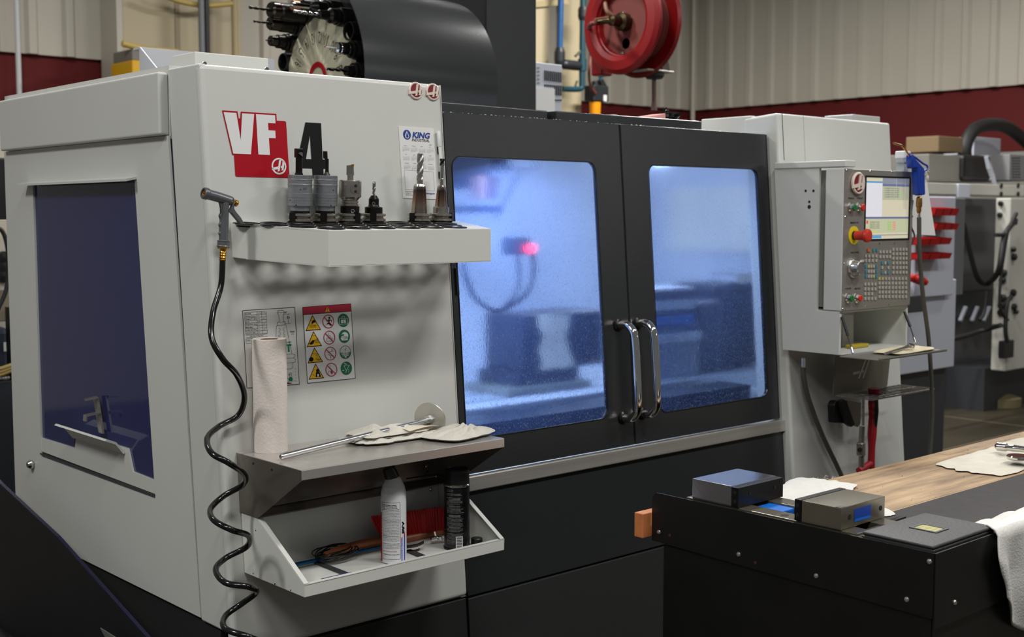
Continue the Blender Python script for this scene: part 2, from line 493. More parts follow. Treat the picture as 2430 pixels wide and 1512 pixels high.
obj('elbow', MB().tube([RC+Vector((-0.07, 0, 0)), RC+Vector((-0.10, 0.03, 0.0)), RC+Vector((-0.10, 0.10, 0.0))], 0.018, 10), mat('dark_brass_swivel', (74, 62, 42), 0.35, 0.9), t)
obj('lightening_hole', MB().lathe([(0.030, -0.037), (0.030, -0.030)], RC+Vector((0, 0.0, -0.115)), AX, 16), M_HOLE, t)
for dy, dz in ((0.02, 0.055), (-0.035, 0.02), (0.02, -0.165)):
    obj('bolt', MB().lathe([(0.010, -0.04), (0.010, -0.022), (0.006, -0.018)], RC+Vector((0, dy, dz)), AX, 8), M_CHROME, t)
obj('arm', MB().box(RC+Vector((0.10, 0.26, -0.26)), RC+Vector((0.20, 0.34, 0.4))), M_REELD, t, bevel=0.01)
sp = RC+Vector((-0.10, 0.10, 0))
o = obj('supply_hose', MB().tube(spline([sp, sp+Vector((0, 0.06, -0.02)), vy(1404, 92, YP-0.6), vy(1398, 170, YP-0.3), vy(1402, 205, YP-0.1), vy(1413, 222, YP-0.06)]), 0.013, 8), mat('maroon_hose', (112, 52, 46), 0.5))
tag(o, 'brown red supply hose curving from the reel hub down to the air filter', 'hose')
o = obj('inlet_hose', MB().tube(spline([sp+Vector((0, 0.01, 0.01)), vy(1455, 40, sp.y), vy(1440, 25, sp.y+0.02), vy(1434, -10, sp.y+0.05)]), 0.012, 8), mat('tan_hose', (150, 112, 92), 0.5))
tag(o, 'tan inlet hose rising from the reel hub', 'hose')
yh = RC.y-0.05
H_ = lambda px, py: vy(px, py, yh)
o = obj('reel_hose', MB().tube(spline([H_(1553, -20), H_(1556, 40), H_(1555, 110), H_(1556, 160)]), 0.013, 8), mat('maroon_hose', (112, 52, 46), 0.5))
tag(o, 'maroon hose running down from the right side of the reel to the roller plate', 'hose')
t = thing('hose_guide', 'pale roller plate with a black bumper where the hose leaves the reel', 'hose guide', H_(1553, 188))
obj('plate', MB().box(H_(1553, 172)+Vector((-0.12, -0.06, 0)), H_(1553, 168)+Vector((0.10, 0.08, 0))), mat('galvanised', (196, 190, 182), 0.45, 0.3), t, bevel=0.004)
obj('bumper', MB().lathe([(0.045, -0.035), (0.055, -0.02), (0.055, -0.005)], H_(1553, 172), (0, 0, 1), 16), M_RUB, t)
obj('roller', MB().bar(H_(1562, 168), H_(1566, 140), 0.02), M_CHROME, t)
obj('bracket', MB().slab([H_(1572, 168), H_(1590, 168), H_(1582, 125), H_(1575, 122)], (0, 0.03, 0)), mat('dark_bracket', (62, 54, 50), 0.5), t)
o = obj('hose_end', MB().tube([H_(1552, 184), H_(1552, 240), H_(1552, 262)], [0.012, 0.012, 0.018], 8), mat('brown_hose_end', (92, 66, 58), 0.5))
tag(o, 'brown hose end hanging straight down below the bumper onto the machine roof', 'hose')
# ================================================================ the machining centre
ZT = 1.963; ZB = 0.60; XL = 1.399; XM = 2.104; XS = 3.53; XE = 4.24; YE = 3.86
ms = thing('machining_centre', 'large vertical machining centre with light grey enclosure and charcoal double doors', 'machine', (2.8, 3.2, 0))
# front left panel, sloping
def fslab(x0, z0, x1, z1, th, off=0.0):
    return MB().slab([FP(x0, z0, off), FP(x1, z0, off), FP(x1, z1, off), FP(x0, z1, off)], -NF*th)
obj('front_panel', fslab(XL+0.001, ZB, XM, ZT, 0.03), M_GREY, ms, 'light grey sloping front panel', bevel=0.012, seg=4)
yc = lambda z: 2.6+KF*(z-1.62)
ys = 2.79
sd = MB().slab([(XL+0.002, yc(0.65)+0.004, 0.65), (XL+0.002, yc(ZT)+0.004, ZT), (XL+0.002, ys-0.002, ZT), (XL+0.002, 2.677, 0.65)], (0.02, 0, 0))
obj('corner_panel', sd, M_GREY, ms, bevel=0.004)
# side panel with window opening: four strips around the opening
wy0, wy1, wz0, wz1 = 2.915, 3.643, 0.905, 1.705
sw = MB()
def sidep(pts, th=0.02, x=XL+0.003): return MB().slab([(x, y, z) for y, z in pts], (th, 0, 0))
sp_ = [(2.681, 0.655), (ys+0.002-0.004, 1.807), (ys+0.006, 1.807), (YE, 1.807), (YE, 0.655)]
oy = lambda z: 2.907+(2.979-2.907)*(z-0.919)/(1.707-0.919)      # slanting front edge of the window
outer = [(2.681, 0.655), (ys+0.004, 1.807), (YE, 1.807), (YE, 0.655)]
inner = [(oy(wz0), wz0), (oy(wz1), wz1), (wy1, wz1), (wy1, wz0)]
sm = MB().ring_slab([(XL+0.003, y, z) for y, z in outer], [(XL+0.003, y, z) for y, z in inner], (0.006, 0, 0))
sp_o = obj('side_panel', sm, M_GREY, ms)
up = MB().box((XL-0.016, ys+0.008, 1.808), (XL+0.01, YE-0.02, ZT-0.006))
obj('upper_side_panel', up, M_GREY, ms, bevel=0.006, seg=3)
obj('side_top_rail', MB().box((XL+0.01, ys+0.004, 1.80), (XL+0.05, YE, ZT+0.010)), M_GREY, ms)
# left window
M_BLUEG = mat('dark_blue_window', (44, 48, 92), 0.06, 0, 0.02, 3, spec=0.7)
XG = XL+0.0092
wp = MB().slab([(XG, oy(wz0-0.03)-0.02, wz0-0.03), (XG, oy(wz1)-0.02, wz1+0.01), (XG, wy1+0.02, wz1+0.01), (XG, wy1+0.02, wz0-0.03)], (0.006, 0, 0))
wo = obj('side_window', wp, M_BLUEG, ms, 'dark blue tinted side window')
M_EDGE = mat('shadow_grey_edge', (150, 150, 144), 0.4)
lip = MB().slab([(XL+0.012, oy(1.707)-0.01, wz1+0.004), (XL-0.028, oy(1.707)-0.02, wz1-0.004), (XL-0.028, wy1+0.045, wz1-0.004), (XL+0.012, wy1+0.03, wz1+0.004)], (0, 0, 0.006))
obj('drip_edge', lip, M_GREY, ms)
# lower frame of the sliding window with its bent handle
lf = [(2.907, 0.918), (3.643, 0.922), (3.643, 0.962), (3.40, 0.965), (3.385, 1.01), (3.06, 1.012), (3.035, 0.955), (2.912, 0.952)]
lo = obj('window_frame', MB().slab([(XL+0.004, y, z) for y, z in lf], (0.008, 0, 0)), M_GREY, ms)
hp = [(XL+0.004, 1.0), (XL-0.02, 1.03), (XL-0.045, 1.04), (XL-0.05, 1.036), (XL-0.022, 1.024), (XL+0.0, 0.995)]
obj('handle', MB().slab([(x, 3.075, z) for x, z in hp], (0, 0.33, 0)), M_TRAY, lo, 'bent white pull flange')
obj('catch', MB().slab([(XL+0.0, 3.19, 1.035), (XL+0.0, 3.215, 1.035), (XL-0.0, 3.245, 1.13), (XL-0.0, 3.22, 1.13)], (-0.006, 0, 0)).bar((XL-0.003, 3.222, 1.13), (XL-0.035, 3.23, 1.125), 0.02, 0.004).bar((XL-0.003, 3.21, 1.09), (XL-0.04, 3.215, 1.085), 0.02, 0.004).bar((XL-0.04, 3.215, 1.087), (XL-0.042, 3.215, 1.07), 0.02, 0.004), M_STEEL, lo, 'bent steel catch')
obj('ledge', MB().box((XL+0.0015, 2.905, 0.9125), (XL+0.01, 3.65, 0.9165)), mat('dark_joint', (60, 60, 58), 0.6), ms)
p = vx(76, 1102, XL)
obj('bolt', MB().lathe([(0.014, 0), (0.014, 0.006), (0.009, 0.014)], p, (-1, 0, 0), 12), M_CHROME, ms)
# back wall, right wall and ceiling strips of the enclosure
M_INT = mat('white_enclosure_lining', (205, 210, 220), 0.4)
obj('enclosure_back', MB().box((XL+0.03, 3.80, 0.5), (XE, 3.84, ZT)), M_INT, ms)
wx = [vx(p[0], p[1], XE-0.03) for p in ((1585, 462), (1585, 655), (1812, 650), (1812, 468))]
rw_o = [(XE-0.02, 2.62, 0.5), (XE-0.02, 2.62, ZT), (XE-0.02, 3.80, ZT), (XE-0.02, 3.80, 0.5)]
obj('enclosure_right_wall', MB().box((XE-0.02, 2.60, 0.5), (XE, 3.80, ZT-0.02)), M_INT, ms)
ya, yb2 = min(q.y for q in wx), max(q.y for q in wx)
za, zb = 1.46, 1.73
obj('right_window', MB().box((XE-0.026, max(2.64, ya), za), (XE-0.02, yb2, zb)), mat('pale_window_panel', (226, 224, 214), 0.3), ms, 'pale inner window on the right wall')  # opaque panel; brightness of the hall outside put into its pale colour
obj('enclosure_left_wall', MB().box((XL+0.03, 2.64, 0.66), (XL+0.04, 3.80, 1.95)), M_INT, ms)
obj('enclosure_roof', MB().box((XL+0.03, 2.70, ZT-0.03), (XM-0.02, 3.84, ZT-0.005)).box((XM, 2.80, ZT-0.10), (3.50, 3.3, ZT-0.08)), M_GREY, ms)
obj('tank_floor', MB().box((XL+0.03, 2.58, 0.86), (XE-0.02, 3.80, 0.90)), M_INT, ms)
# door header and roof strips (charcoal)
def D_(px, py, y): return vy(px, py, y)
h0 = D_(1050, 240, 2.78); h1 = D_(1300, 263, 2.78)
obj('roof_header', MB().slab([(XM-0.05, 2.78, h0.z-0.001), (h1.x, 2.78, h1.z), (h1.x, 2.78, 1.86), (XM-0.05, 2.78, 1.86)], (0, 0.5, 0)), M_DARK, ms, bevel=0.003)
h2 = D_(1320, 263, 2.76); h3 = D_(1665, 288, 2.76)
obj('roof_header', MB().slab([(h2.x, 2.76, h2.z), (h3.x, 2.76, h3.z), (h3.x, 2.76, 1.89), (h2.x, 2.76, 1.89)], (0, 0.5, 0)), M_DARK, ms, bevel=0.003)
# doors with window openings
ZD0, ZD1 = 0.922, 1.891
M_GLASS = bpy.data.materials.new('wet_blue_door_glass'); M_GLASS.use_nodes = True
nt = M_GLASS.node_tree; pb = nt.nodes['Principled BSDF']
pb.inputs['Base Color'].default_value = (0.52, 0.69, 1.0, 1)
pb.inputs['Transmission Weight'].default_value = 1
pb.inputs['Roughness'].default_value = 0.20
pb.inputs['IOR'].default_value = 1.12
tc = nt.nodes.new('ShaderNodeTexCoord'); mp = nt.nodes.new('ShaderNodeMapping'); mp.inputs['Scale'].default_value = (1, 1, 0.35)
nz = nt.nodes.new('ShaderNodeTexNoise'); nz.inputs['Scale'].default_value = 190; nz.inputs['Detail'].default_value = 2
nt.links.new(tc.outputs['Object'], mp.inputs[0]); nt.links.new(mp.outputs[0], nz.inputs['Vector'])
bp = nt.nodes.new('ShaderNodeBump'); bp.inputs['Strength'].default_value = 0.5; bp.inputs['Distance'].default_value = 0.001
nt.links.new(nz.outputs['Fac'], bp.inputs['Height']); nt.links.new(bp.outputs[0], pb.inputs['Normal'])
df = nt.nodes.new('ShaderNodeBsdfTranslucent'); df.inputs[0].default_value = (0.25, 0.40, 0.95, 1)
mx = nt.nodes.new('ShaderNodeMixShader')
vo = nt.nodes.new('ShaderNodeTexNoise'); vo.inputs['Scale'].default_value = 5; vo.inputs['Detail'].default_value = 4
nt.links.new(mp.outputs[0], vo.inputs['Vector'])
mr = nt.nodes.new('ShaderNodeMapRange'); mr.inputs[3].default_value = 0.03; mr.inputs[4].default_value = 0.12
nt.links.new(vo.outputs['Fac'], mr.inputs[0]); nt.links.new(mr.outputs[0], mx.inputs[0])
nt.links.new(pb.outputs[0], mx.inputs[1]); nt.links.new(df.outputs[0], mx.inputs[2])
sp1 = nt.nodes.new('ShaderNodeTexNoise'); sp1.inputs['Scale'].default_value = 560; sp1.inputs['Detail'].default_value = 1
nt.links.new(mp.outputs[0], sp1.inputs['Vector'])
spr = nt.nodes.new('ShaderNodeMapRange'); spr.inputs[1].default_value = 0.60; spr.inputs[2].default_value = 0.68
nt.links.new(sp1.outputs['Fac'], spr.inputs[0])
sxz = nt.nodes.new('ShaderNodeSeparateXYZ'); nt.links.new(tc.outputs['Object'], sxz.inputs[0])
zr = nt.nodes.new('ShaderNodeMapRange'); zr.inputs[1].default_value = 1.75; zr.inputs[2].default_value = 1.10; zr.inputs[3].default_value = 0.05; zr.inputs[4].default_value = 0.42
nt.links.new(sxz.outputs['Z'], zr.inputs[0])
ml = nt.nodes.new('ShaderNodeMath'); ml.operation = 'MULTIPLY'; nt.links.new(spr.outputs[0], ml.inputs[0]); nt.links.new(zr.outputs[0], ml.inputs[1])
dd = nt.nodes.new('ShaderNodeBsdfDiffuse'); dd.inputs[0].default_value = (0.40, 0.54, 0.80, 1)
mx2 = nt.nodes.new('ShaderNodeMixShader'); nt.links.new(ml.outputs[0], mx2.inputs[0]); nt.links.new(mx.outputs[0], mx2.inputs[1]); nt.links.new(dd.outputs[0], mx2.inputs[2])
nt.links.new(mx2.outputs[0], nt.nodes['Material Output'].inputs['Surface'])
def FQ(px, py, off=0.0):
    p = fr(px, py, off); return p
def door(x0, x1, wx0, wx1, wz0_, wz1_, hx, label):
    r = 0.028
    inner = [FP(u, v) for u, v in rrect(wx0, wz0_, wx1, wz1_, r, 6)]
    # outer ring with matching points
    ins = rrect(wx0, wz0_, wx1, wz1_, r, 6)
    cx, cz = (wx0+wx1)/2, (wz0_+wz1_)/2
    out = []
    for u, v in rrect(x0, ZD0, x1, ZD1, 0.002, 6): out.append(FP(u, v))
    d = obj('door', MB().ring_slab(out, inner, -NF*0.014), M_DARK, ms, label, bevel=0.003)
    g = MB().slab([FP(u, v, -0.004) for u, v in rrect(wx0-0.004, wz0_-0.004, wx1+0.004, wz1_+0.004, r, 4)], -NF*0.004)
    obj('window_glass', g, M_GLASS, d, 'wet blue lit window')
    gk = MB().ring_slab([FP(u, v, 0.0005) for u, v in rrect(wx0-0.002, wz0_-0.002, wx1+0.002, wz1_+0.002, r+0.002, 6)], [FP(u, v, 0.0005) for u, v in ins], NF*0.0015)
    obj('gasket', gk, M_BLK, d)
    for zz in ():
        pass
    z1h, z0h = hx[1], hx[2]; xh = hx[0]
    hp = [FP(xh, z1h), FP(xh, z1h, 0.035), FP(xh, z1h-0.012, 0.055), FP(xh, z1h-0.04, 0.066), FP(xh, (z0h+z1h)/2, 0.068), FP(xh, z0h+0.04, 0.066), FP(xh, z0h+0.012, 0.055), FP(xh, z0h, 0.035), FP(xh, z0h)]
    obj('handle', MB().tube(spline(hp, 6), 0.0125, 16), M_CHROME, d, 'polished tubular handle')
    for zc in (z1h, z0h):
        obj('handle_collar', MB().lathe([(0.019, 0), (0.019, 0.005), (0.014, 0.008)], FP(xh, zc), NF, 16), M_TOOLB, d)
    return d
hl1 = fr(1466, 772); hl0 = fr(1489, 990); hr1 = fr(1512, 768); hr0 = fr(1532, 980)
door(XM+0.002, 2.785, 2.127, 2.674, 1.016, 1.772, (hl1.x+0.0, hl1.z, hl0.z), 'left charcoal door with a large blue lit window')
door(2.791, 3.512, 2.908, 3.456, 1.006, 1.770, (hr1.x, hr1.z, hr0.z), 'right charcoal door with a blue lit window')
obj('door_jamb', MB().slab([FP(3.512, ZD0, -0.01), FP(3.53, ZD0, -0.01), FP(3.53, ZD1, -0.01), FP(3.512, ZD1, -0.01)], -NF*0.03), mat('blue_black_jamb', (16, 20, 46), 0.4), ms)
# stainless rail, lower panels, base
rail = MB().slab([FP(XM-0.03, 0.878, 0.012), FP(3.575, 0.878, 0.012), FP(3.575, 0.918, 0.012), FP(XM-0.03, 0.918, 0.012)], -NF*0.03)
obj('sill_rail', rail, M_STEELX, ms, 'bright stainless sill rail', bevel=0.003)
obj('lower_panel', fslab(XM, 0.598, 3.575, 0.876, 0.03), M_DARK, ms, bevel=0.002)
obj('base_panel', fslab(XM, 0.02, 3.575, 0.592, 0.03), M_BASE, ms, bevel=0.002)
obj('base_panel', MB().slab([FP(XL+0.02, 0.02, -0.006), FP(XM-0.003, 0.02, -0.006), FP(XM-0.003, ZB-0.006, -0.006), FP(XL+0.02, ZB-0.006, -0.006)], -NF*0.03), M_BASE, ms, bevel=0.002)
obj('side_base', MB().box((XL+0.012, 2.60, 0.02), (XL+0.05, YE-0.1, 0.66)), M_BASE, ms)
obj('front_panel_return', MB().slab([FP(XM-0.002, ZD0, -0.002), FP(XM+0.0, ZD0, -0.002), FP(XM, ZT-0.002, -0.002), FP(XM-0.002, ZT-0.002, -0.002)], -NF*0.10), M_GREY, ms)
# right enclosure
RO = 0.035
re = MB().slab([FP(XS, 0.05, RO), FP(XE, 0.05, RO), FP(XE, ZT-0.003, RO), FP(XS, ZT-0.003, RO)], -NF*0.14)
obj('right_enclosure', re, M_GREY, ms, 'light grey right hand enclosure', bevel=0.010, seg=4)
obj('right_enclosure_side', MB().box((XE-0.003, 2.66, 0.05), (XE+0.0, 3.84, ZT-0.02)), M_GREY, ms)
obj('right_top_rim', MB().box((XS+0.002, 2.70, ZT-0.075), (XS+0.03, 2.92, ZT-0.004)), M_GREY, ms, bevel=0.003)
sx = fr(1857, 300, RO).x
obj('seam', MB().slab([FP(sx-0.0015, 1.80, RO), FP(sx+0.0015, 1.80, RO), FP(sx+0.0015, ZT-0.004, RO), FP(sx-0.0015, ZT-0.004, RO)], NF*0.0006), M_INK, ms)
sx2 = fr(1907, 300, RO).x
obj('seam', MB().slab([FP(sx2-0.001, 1.78, RO), FP(sx2+0.001, 1.78, RO), FP(sx2+0.001, ZT-0.004, RO), FP(sx2-0.001, ZT-0.004, RO)], NF*0.0005), mat('faint_corner_line', (150, 150, 146), 0.5), ms)  # faint panel corner, its change of shade painted as a grey line
# roof boxes
def roofbox(px0, px1, py1, ztop, zbot, px2, name, mm=M_GREY, depth=0.5, label=None):
    c = hz(px1, py1, ztop)                     # front corner seen from the camera
    e = vy(px2, py1, c.y)
    l = vx(px0, py1, c.x)
    return obj(name, MB().box((c.x, c.y, zbot), (e.x, l.y, ztop)), mm, ms, label, bevel=0.003)
roofbox(408, 463, 122, 2.035, 1.955, 637, 'roof_cover')
roofbox(1956, 2023, 271, 2.02, 1.94, 2089, 'roof_cover')
c = hz(332, 112, 2.17)
e1 = vy(470, 128, c.y)
hd = MB().slab([(c.x, c.y, 1.955), (c.x, c.y, 2.17), (c.x+0.015, c.y-0.11, 2.08), (c.x+0.015, c.y-0.11, 1.955)], (0.004, 0, 0))
hd.box((c.x, c.y, 1.955), (e1.x+0.3, c.y+0.006, 2.17)).box((c.x, c.y+0.006, 2.165), (e1.x+0.3, c.y+0.05, 2.172))
obj('roof_hood', hd, mat('pale_hood_paint', (198, 200, 204), 0.35), ms, 'open pale sheet metal hood')
for px, py in ((485, 141), (633, 158)):
    p = fr(px, py, -0.03); 
    obj('bolt', MB().lathe([(0.006, 0), (0.006, 0.005), (0.003, 0.008)], (p.x, p.y, ZT), (0, 0, 1), 8), M_CHROME, ms)
# main column
YCOL = 3.95
c0 = vy(1153, 150, YCOL); c1 = vy(1273, 150, YCOL)
obj('column', MB().box((c0.x, YCOL, 0.6), (c1.x, YCOL+0.45, 3.2)), M_DARK, ms, 'tall charcoal column', bevel=0.006)
# perforated electrical cabinet behind
YK = 4.6
k0 = vy(1240, 150, YK); k1 = vy(1334, 156, YK); k2 = vy(1334, 275, YK)
kb = thing('electrical_cabinet', 'pale electrical cabinet with vent slots behind the right edge of the dark column', 'cabinet', ((k0.x+k1.x)/2, YK, 0))
obj('body', MB().box((k0.x, YK, 0.0), (k1.x, YK+0.5, k1.z+0.004)), mat('cabinet_pale_blue_grey', (196, 200, 210), 0.4), kb, bevel=0.004)
KM = lambda px, py: vy(px, py, YK-0.001)
pw = KM(1272, 207); pq = KM(1315, 258)
obj('blank_plate', MB().box((pw.x, YK-0.006, pq.z-0.05), (pq.x, YK-0.001, pw.z)), M_WHITE, kb, 'blank white plate')
def slot(px, py, h, w=2.6):
    a = KM(px-w/2, py); c_ = KM(px+w/2, py+h)
    return MB().box((a.x, YK-0.003, c_.z), (c_.x, YK-0.0005, a.z))
for i in range(9):
    obj('vent_slot', slot(1293+4.7*i, 167+0.6*i, 24), M_HOLE, kb)
for i in range(9):
    obj('vent_slot', slot(1293+4.7*i, 200+0.4*i, 6 if i < 5 else 24), M_HOLE, kb)
for i in range(4):
    obj('vent_slot', slot(1318+4.4*i, 236, 3.5), M_HOLE, kb)
for i in range(5):
    obj('vent_slot', slot(1277, 160+9*i, 1.6, 6), M_HOLE, kb)
# ---------------------------------------------------------------- decals on the front
def H_SHAPE(mb1, mb2, mb3, F, R):
    """round emblem: ring and letter strokes (mb1), disc (mb2)"""
    N_ = lambda x, y: ((x-930)/340*R, -(y-720)/420*R)
    ringf(mb1, circ(0, 0, R, 40), circ(0, 0, R*0.80, 40), F)
    if mb2 is not None: flat(mb2, circ(0, 0, R*0.80, 40), F)
    A = [(945, 420), (1050, 400), (950, 960), (850, 985), (885, 870), (590, 915), (620, 800), (900, 730)]
    B = [(1110, 395), (1200, 540), (1125, 930), (1030, 940), (1062, 830), (1008, 800), (1030, 700), (1078, 690)]
    mm = mb3 if mb3 is not None else mb1
    for P_ in (A, B): flat(mm, [N_(*q) for q in P_], F)
def dec(px, py, off=0.0):
    """pixel on the sloping panel"""
    return fr(px, py, off)
T2 = lambda x, y: (500+x/7.56, 240+y/7.56)
def DF(off):
    return lambda x, y: fr(*T2(x, y), off)
red = MB()
flat(red, [(205, 165), (480, 182), (505, 312), (530, 312), (540, 188), (1178, 228), (1186, 350), (1335, 357), (1354, 380), (1413, 1355), (1400, 1378), (465, 1355), (443, 1330), (420, 968), (388, 965)], DF(0.0012))
o = obj('model_decal', red, M_RED, ms, 'red panel decal behind the white letters')
wl = MB()
for P_ in ([(232, 197), (460, 212), (540, 705), (562, 218), (780, 232), (722, 955), (405, 942)],
           [(812, 234), (1155, 254), (1162, 400), (1028, 392), (1036, 522), (1158, 530), (1165, 668), (1045, 662), (1062, 966), (855, 956)]):
    flat(wl, P_, DF(0.0020))
EC = (1225, 1168)
def EF(off):
    return lambda u, v: fr(*T2(EC[0]+u*132+v*-8, EC[1]-v*150), off)
e1_ = MB(); H_SHAPE(wl, None, wl, EF(0.0020), 1.0)
obj('letters', wl, M_WHITE, o, 'white letters VF and round emblem')
bk = MB()
flat(bk, [(1700, 380), (1980, 396), (2010, 1050), (2078, 1052), (2082, 1215), (2020, 1213), (2030, 1390), (1832, 1388), (1820, 1212), (1560, 1200), (1568, 980), (1700, 380)][:-1], DF(0.0012))
bk.v.clear(); bk.f.clear(); bk.s.clear()
for P_ in ([(1700, 380), (1784, 385), (1780, 608), (1710, 1042), (1560, 1038)],
           [(1784, 385), (1980, 396), (2010, 1048), (1808, 1044), (1780, 608)],
           [(1560, 1038), (1710, 1042), (1808, 1044), (2010, 1048), (2078, 1050), (2082, 1215), (2022, 1213), (1820, 1207), (1548, 1200)],
           [(1820, 1207), (2022, 1213), (2032, 1390), (1832, 1388)]):
    flat(bk, P_, DF(0.0012))
obj('number_decal', bk, M_INK, ms, 'black numeral 4 decal')
# round badges at the top right corner of the panel
M_IVORY = mat('ivory_badge_plastic', (222, 206, 194), 0.35)
M_BRED = mat('badge_red', (122, 16, 28), 0.4)
def badge(parent, C, ux, uy, n, R, name='badge', label=None):
    ux, uy, n = Vector(ux), Vector(uy), Vector(n)
    F = lambda off: (lambda u, v: C+ux*u+uy*v+n*off)
    body = MB().lathe([(R*1.0, 0), (R*1.0, R*0.16), (R*0.93, R*0.22), (R*0.82, R*0.22), (R*0.80, R*0.14)], C, n, 40)
    o = obj(name, body, M_IVORY, parent, label)
    f2 = MB(); flat(f2, circ(0, 0, R*0.81, 40), F(R*0.15)); obj('enamel', f2, M_BRED, o, 'dark red enamel')
    N_ = lambda x, y: ((x-930)/340*R, -(y-720)/420*R)
    A = [(945, 420), (1050, 400), (950, 960), (850, 985), (885, 870), (560, 915), (590, 800), (900, 730)]
    B = [(1110, 395), (1200, 540), (1125, 930), (1030, 940), (1062, 830), (1008, 800), (1030, 700), (1078, 690)]
    s = MB()
    for P_ in (A, B): s.slab([F(R*0.15)(*N_(*q)) for q in reversed(P_)], n*R*0.11)
    obj('emblem', s, M_IVORY, o)
    return o
for px, py in ((985.5, 215.5), (1026, 218.5)):
    badge(ms, fr(px, py), (1, 0, 0), UF, NF, 0.0225, label='round ivory badge with red centre')
# tool sheet sticker (behind the paper roll)
def plane_map(c, w, h, off=0.0012):
    """bilinear map from (0..w, 0..h down) to the panel, corners in pixels TL, TR, BR, BL"""
    P_ = [fr(*q, off) for q in c]
    def F(x, y):
        u, v = x/w, y/h
        return (P_[0]*(1-u)+P_[1]*u)*(1-v)+(P_[3]*(1-u)+P_[2]*u)*v
    return F
cs = [(576, 737), (699.5, 729.5), (710.5, 912), (586, 921)]
F0 = plane_map(cs, 100, 150, 0.0010); F1 = plane_map(cs, 100, 150, 0.0016)
o = obj('tool_sheet_decal', flat(MB(), [(0, 0), (100, 0), (100, 150), (0, 150)], F0), mat('pale_label', (206, 206, 202), 0.4), ms, 'white tool dimension decal')
k = MB()
for a, c_ in (((0, 0), (100, 0)), ((100, 0), (100, 150)), ((100, 150), (0, 150)), ((0, 150), (0, 0))): linef(k, a, c_, 0.9, F1)
for i in range(9): linef(k, (3, 4+5.3*i), (44, 4+5.3*i), 0.45, F1)
for x in (3, 26, 35, 44): linef(k, (x, 4), (x, 4+5.3*8), 0.45, F1)
def txt(k, s, F, x, y, size, **kw):
    text(k, s, lambda a, c_: F(a, -c_), x, -y, size, **kw)
rows = ['MACHINE', 'VM/VF/MDC/DC/DX-1/2', 'VF-6/8/11/TT, VM-6', 'GR/VR', 'VF-5/6/10/TT, VR-6', 'MINI MILL', 'SUPER MINI MILL', 'VF-3/4, VR-1']
for i, s_ in enumerate(rows): txt(k, s_, F1, 3.8, 8.3+5.3*i-0.3, 3.2, width=min(21, 1.6*len(s_)), bold=0.01)
for i in range(8):
    txt(k, ['A Max', '7"', '10"', '10"', '7"', '5"', '6"', '7"'][i], F1, 27.5, 8.3+5.3*i-0.3, 3.2); 
    if i % 2 == 0: txt(k, ['B Max', '12"', '12"', '10"'][i//2], F1, 36.5, 8.3+5.3*i-0.3, 3.2)
txt(k, '12lbs Max (5.4kg Max)', F1, 10, 51.5, 3.4, width=26)
for y in (48, 53): linef(k, (3, y), (44, y), 0.45, F1)
for y in (55, 59.5, 64): linef(k, (3, y), (39, y), 0.45, F1)
for x in (3, 14, 22, 30, 39): linef(k, (x, 55), (x, 64), 0.45, F1)
for (x, s_) in ((4, 'A Taper'), (15, '#50/7'), (23, '14"'), (31, 'D Min')): txt(k, s_, F1, x, 58.7, 3, width=7)
txt(k, 'Scale', F1, 88, 48, 4.4, bold=0.02); txt(k, '1:1', F1, 90, 53, 4.4, bold=0.02)
txt(k, '45\u00b0', F1, 79, 10, 4.4, bold=0.01); txt(k, 'D', F1, 84, 21, 6.5, bold=0.03)
for y in (12, 30.5): linef(k, (76, y), (90, y), 0.4, F1)
linef(k, (86, 12.5), (86, 15), 0.5, F1); linef(k, (86, 23), (86, 30), 0.5, F1)
out = [(66, 4), (75, 4), (78, 6.5), (78, 10), (75, 13), (75, 26), (79, 27), (79, 33), (81, 34)]
def pline(k, P_, F, w=0.55, close=False):
    for a, c_ in zip(P_, P_[1:]+([P_[0]] if close else [])): linef(k, a, c_, w, F)
pline(k, [(66, 4), (76, 4), (78.5, 6.5), (78.5, 10), (76.5, 13), (76.5, 26), (79.5, 27), (79.5, 33), (81, 34), (89, 90), (94, 91), (95, 95), (92, 98), (95, 101), (95, 106), (90, 107), (89, 117), (84, 119), (74, 119)], F1)
pline(k, [(76, 4), (68, 4), (66, 6.5), (66, 10), (68, 13), (68, 26), (64, 27), (64, 33), (62, 34), (59, 64)], F1)
for y, a, c_ in ((8, 66, 78.5), (33, 64, 79.5), (27, 64, 79.5), (90, 75, 89), (98, 78, 92), (107, 76, 90)): linef(k, (a, y), (c_, y), 0.45, F1)
for y in (38, 46, 54): pline(k, [(66, y), (69, y+2), (69, y+5), (66, y+7)], F1, 0.4); pline(k, [(78, y), (75, y+2), (75, y+5), (78, y+7)], F1, 0.4)
linef(k, (66, 52), (57, 66), 0.5, F1)
pline(k, [(82, 127), (86, 127), (86, 135), (82, 135)], F1, 0.5, True)
for y0 in (118, 124, 130, 136, 142): linef(k, (94, y0), (94, y0+3), 0.4, F1)
for x in (78, 84, 90): linef(k, (x, 143), (x+3, 143), 0.4, F1)
txt(k, 'A" Max', F1, 70, 148, 5, bold=0.02); txt(k, '(mm)', F1, 70, 138, 4)
obj('line_drawing', k, M_INK, o, kind='stuff')
g = MB(); txt(g, '40 Taper', F1, 59, 68.5, 7, bold=0.01, width=31); txt(g, 'CT', F1, 66, 84.5, 19, bold=0.05, width=23)
txt(g, 'OK', F1, 79, 131.5, 4)
flat(g, circ(83.5, 139, 4.2, 18), F1)
obj('green_lettering', g, M_GRN, o)
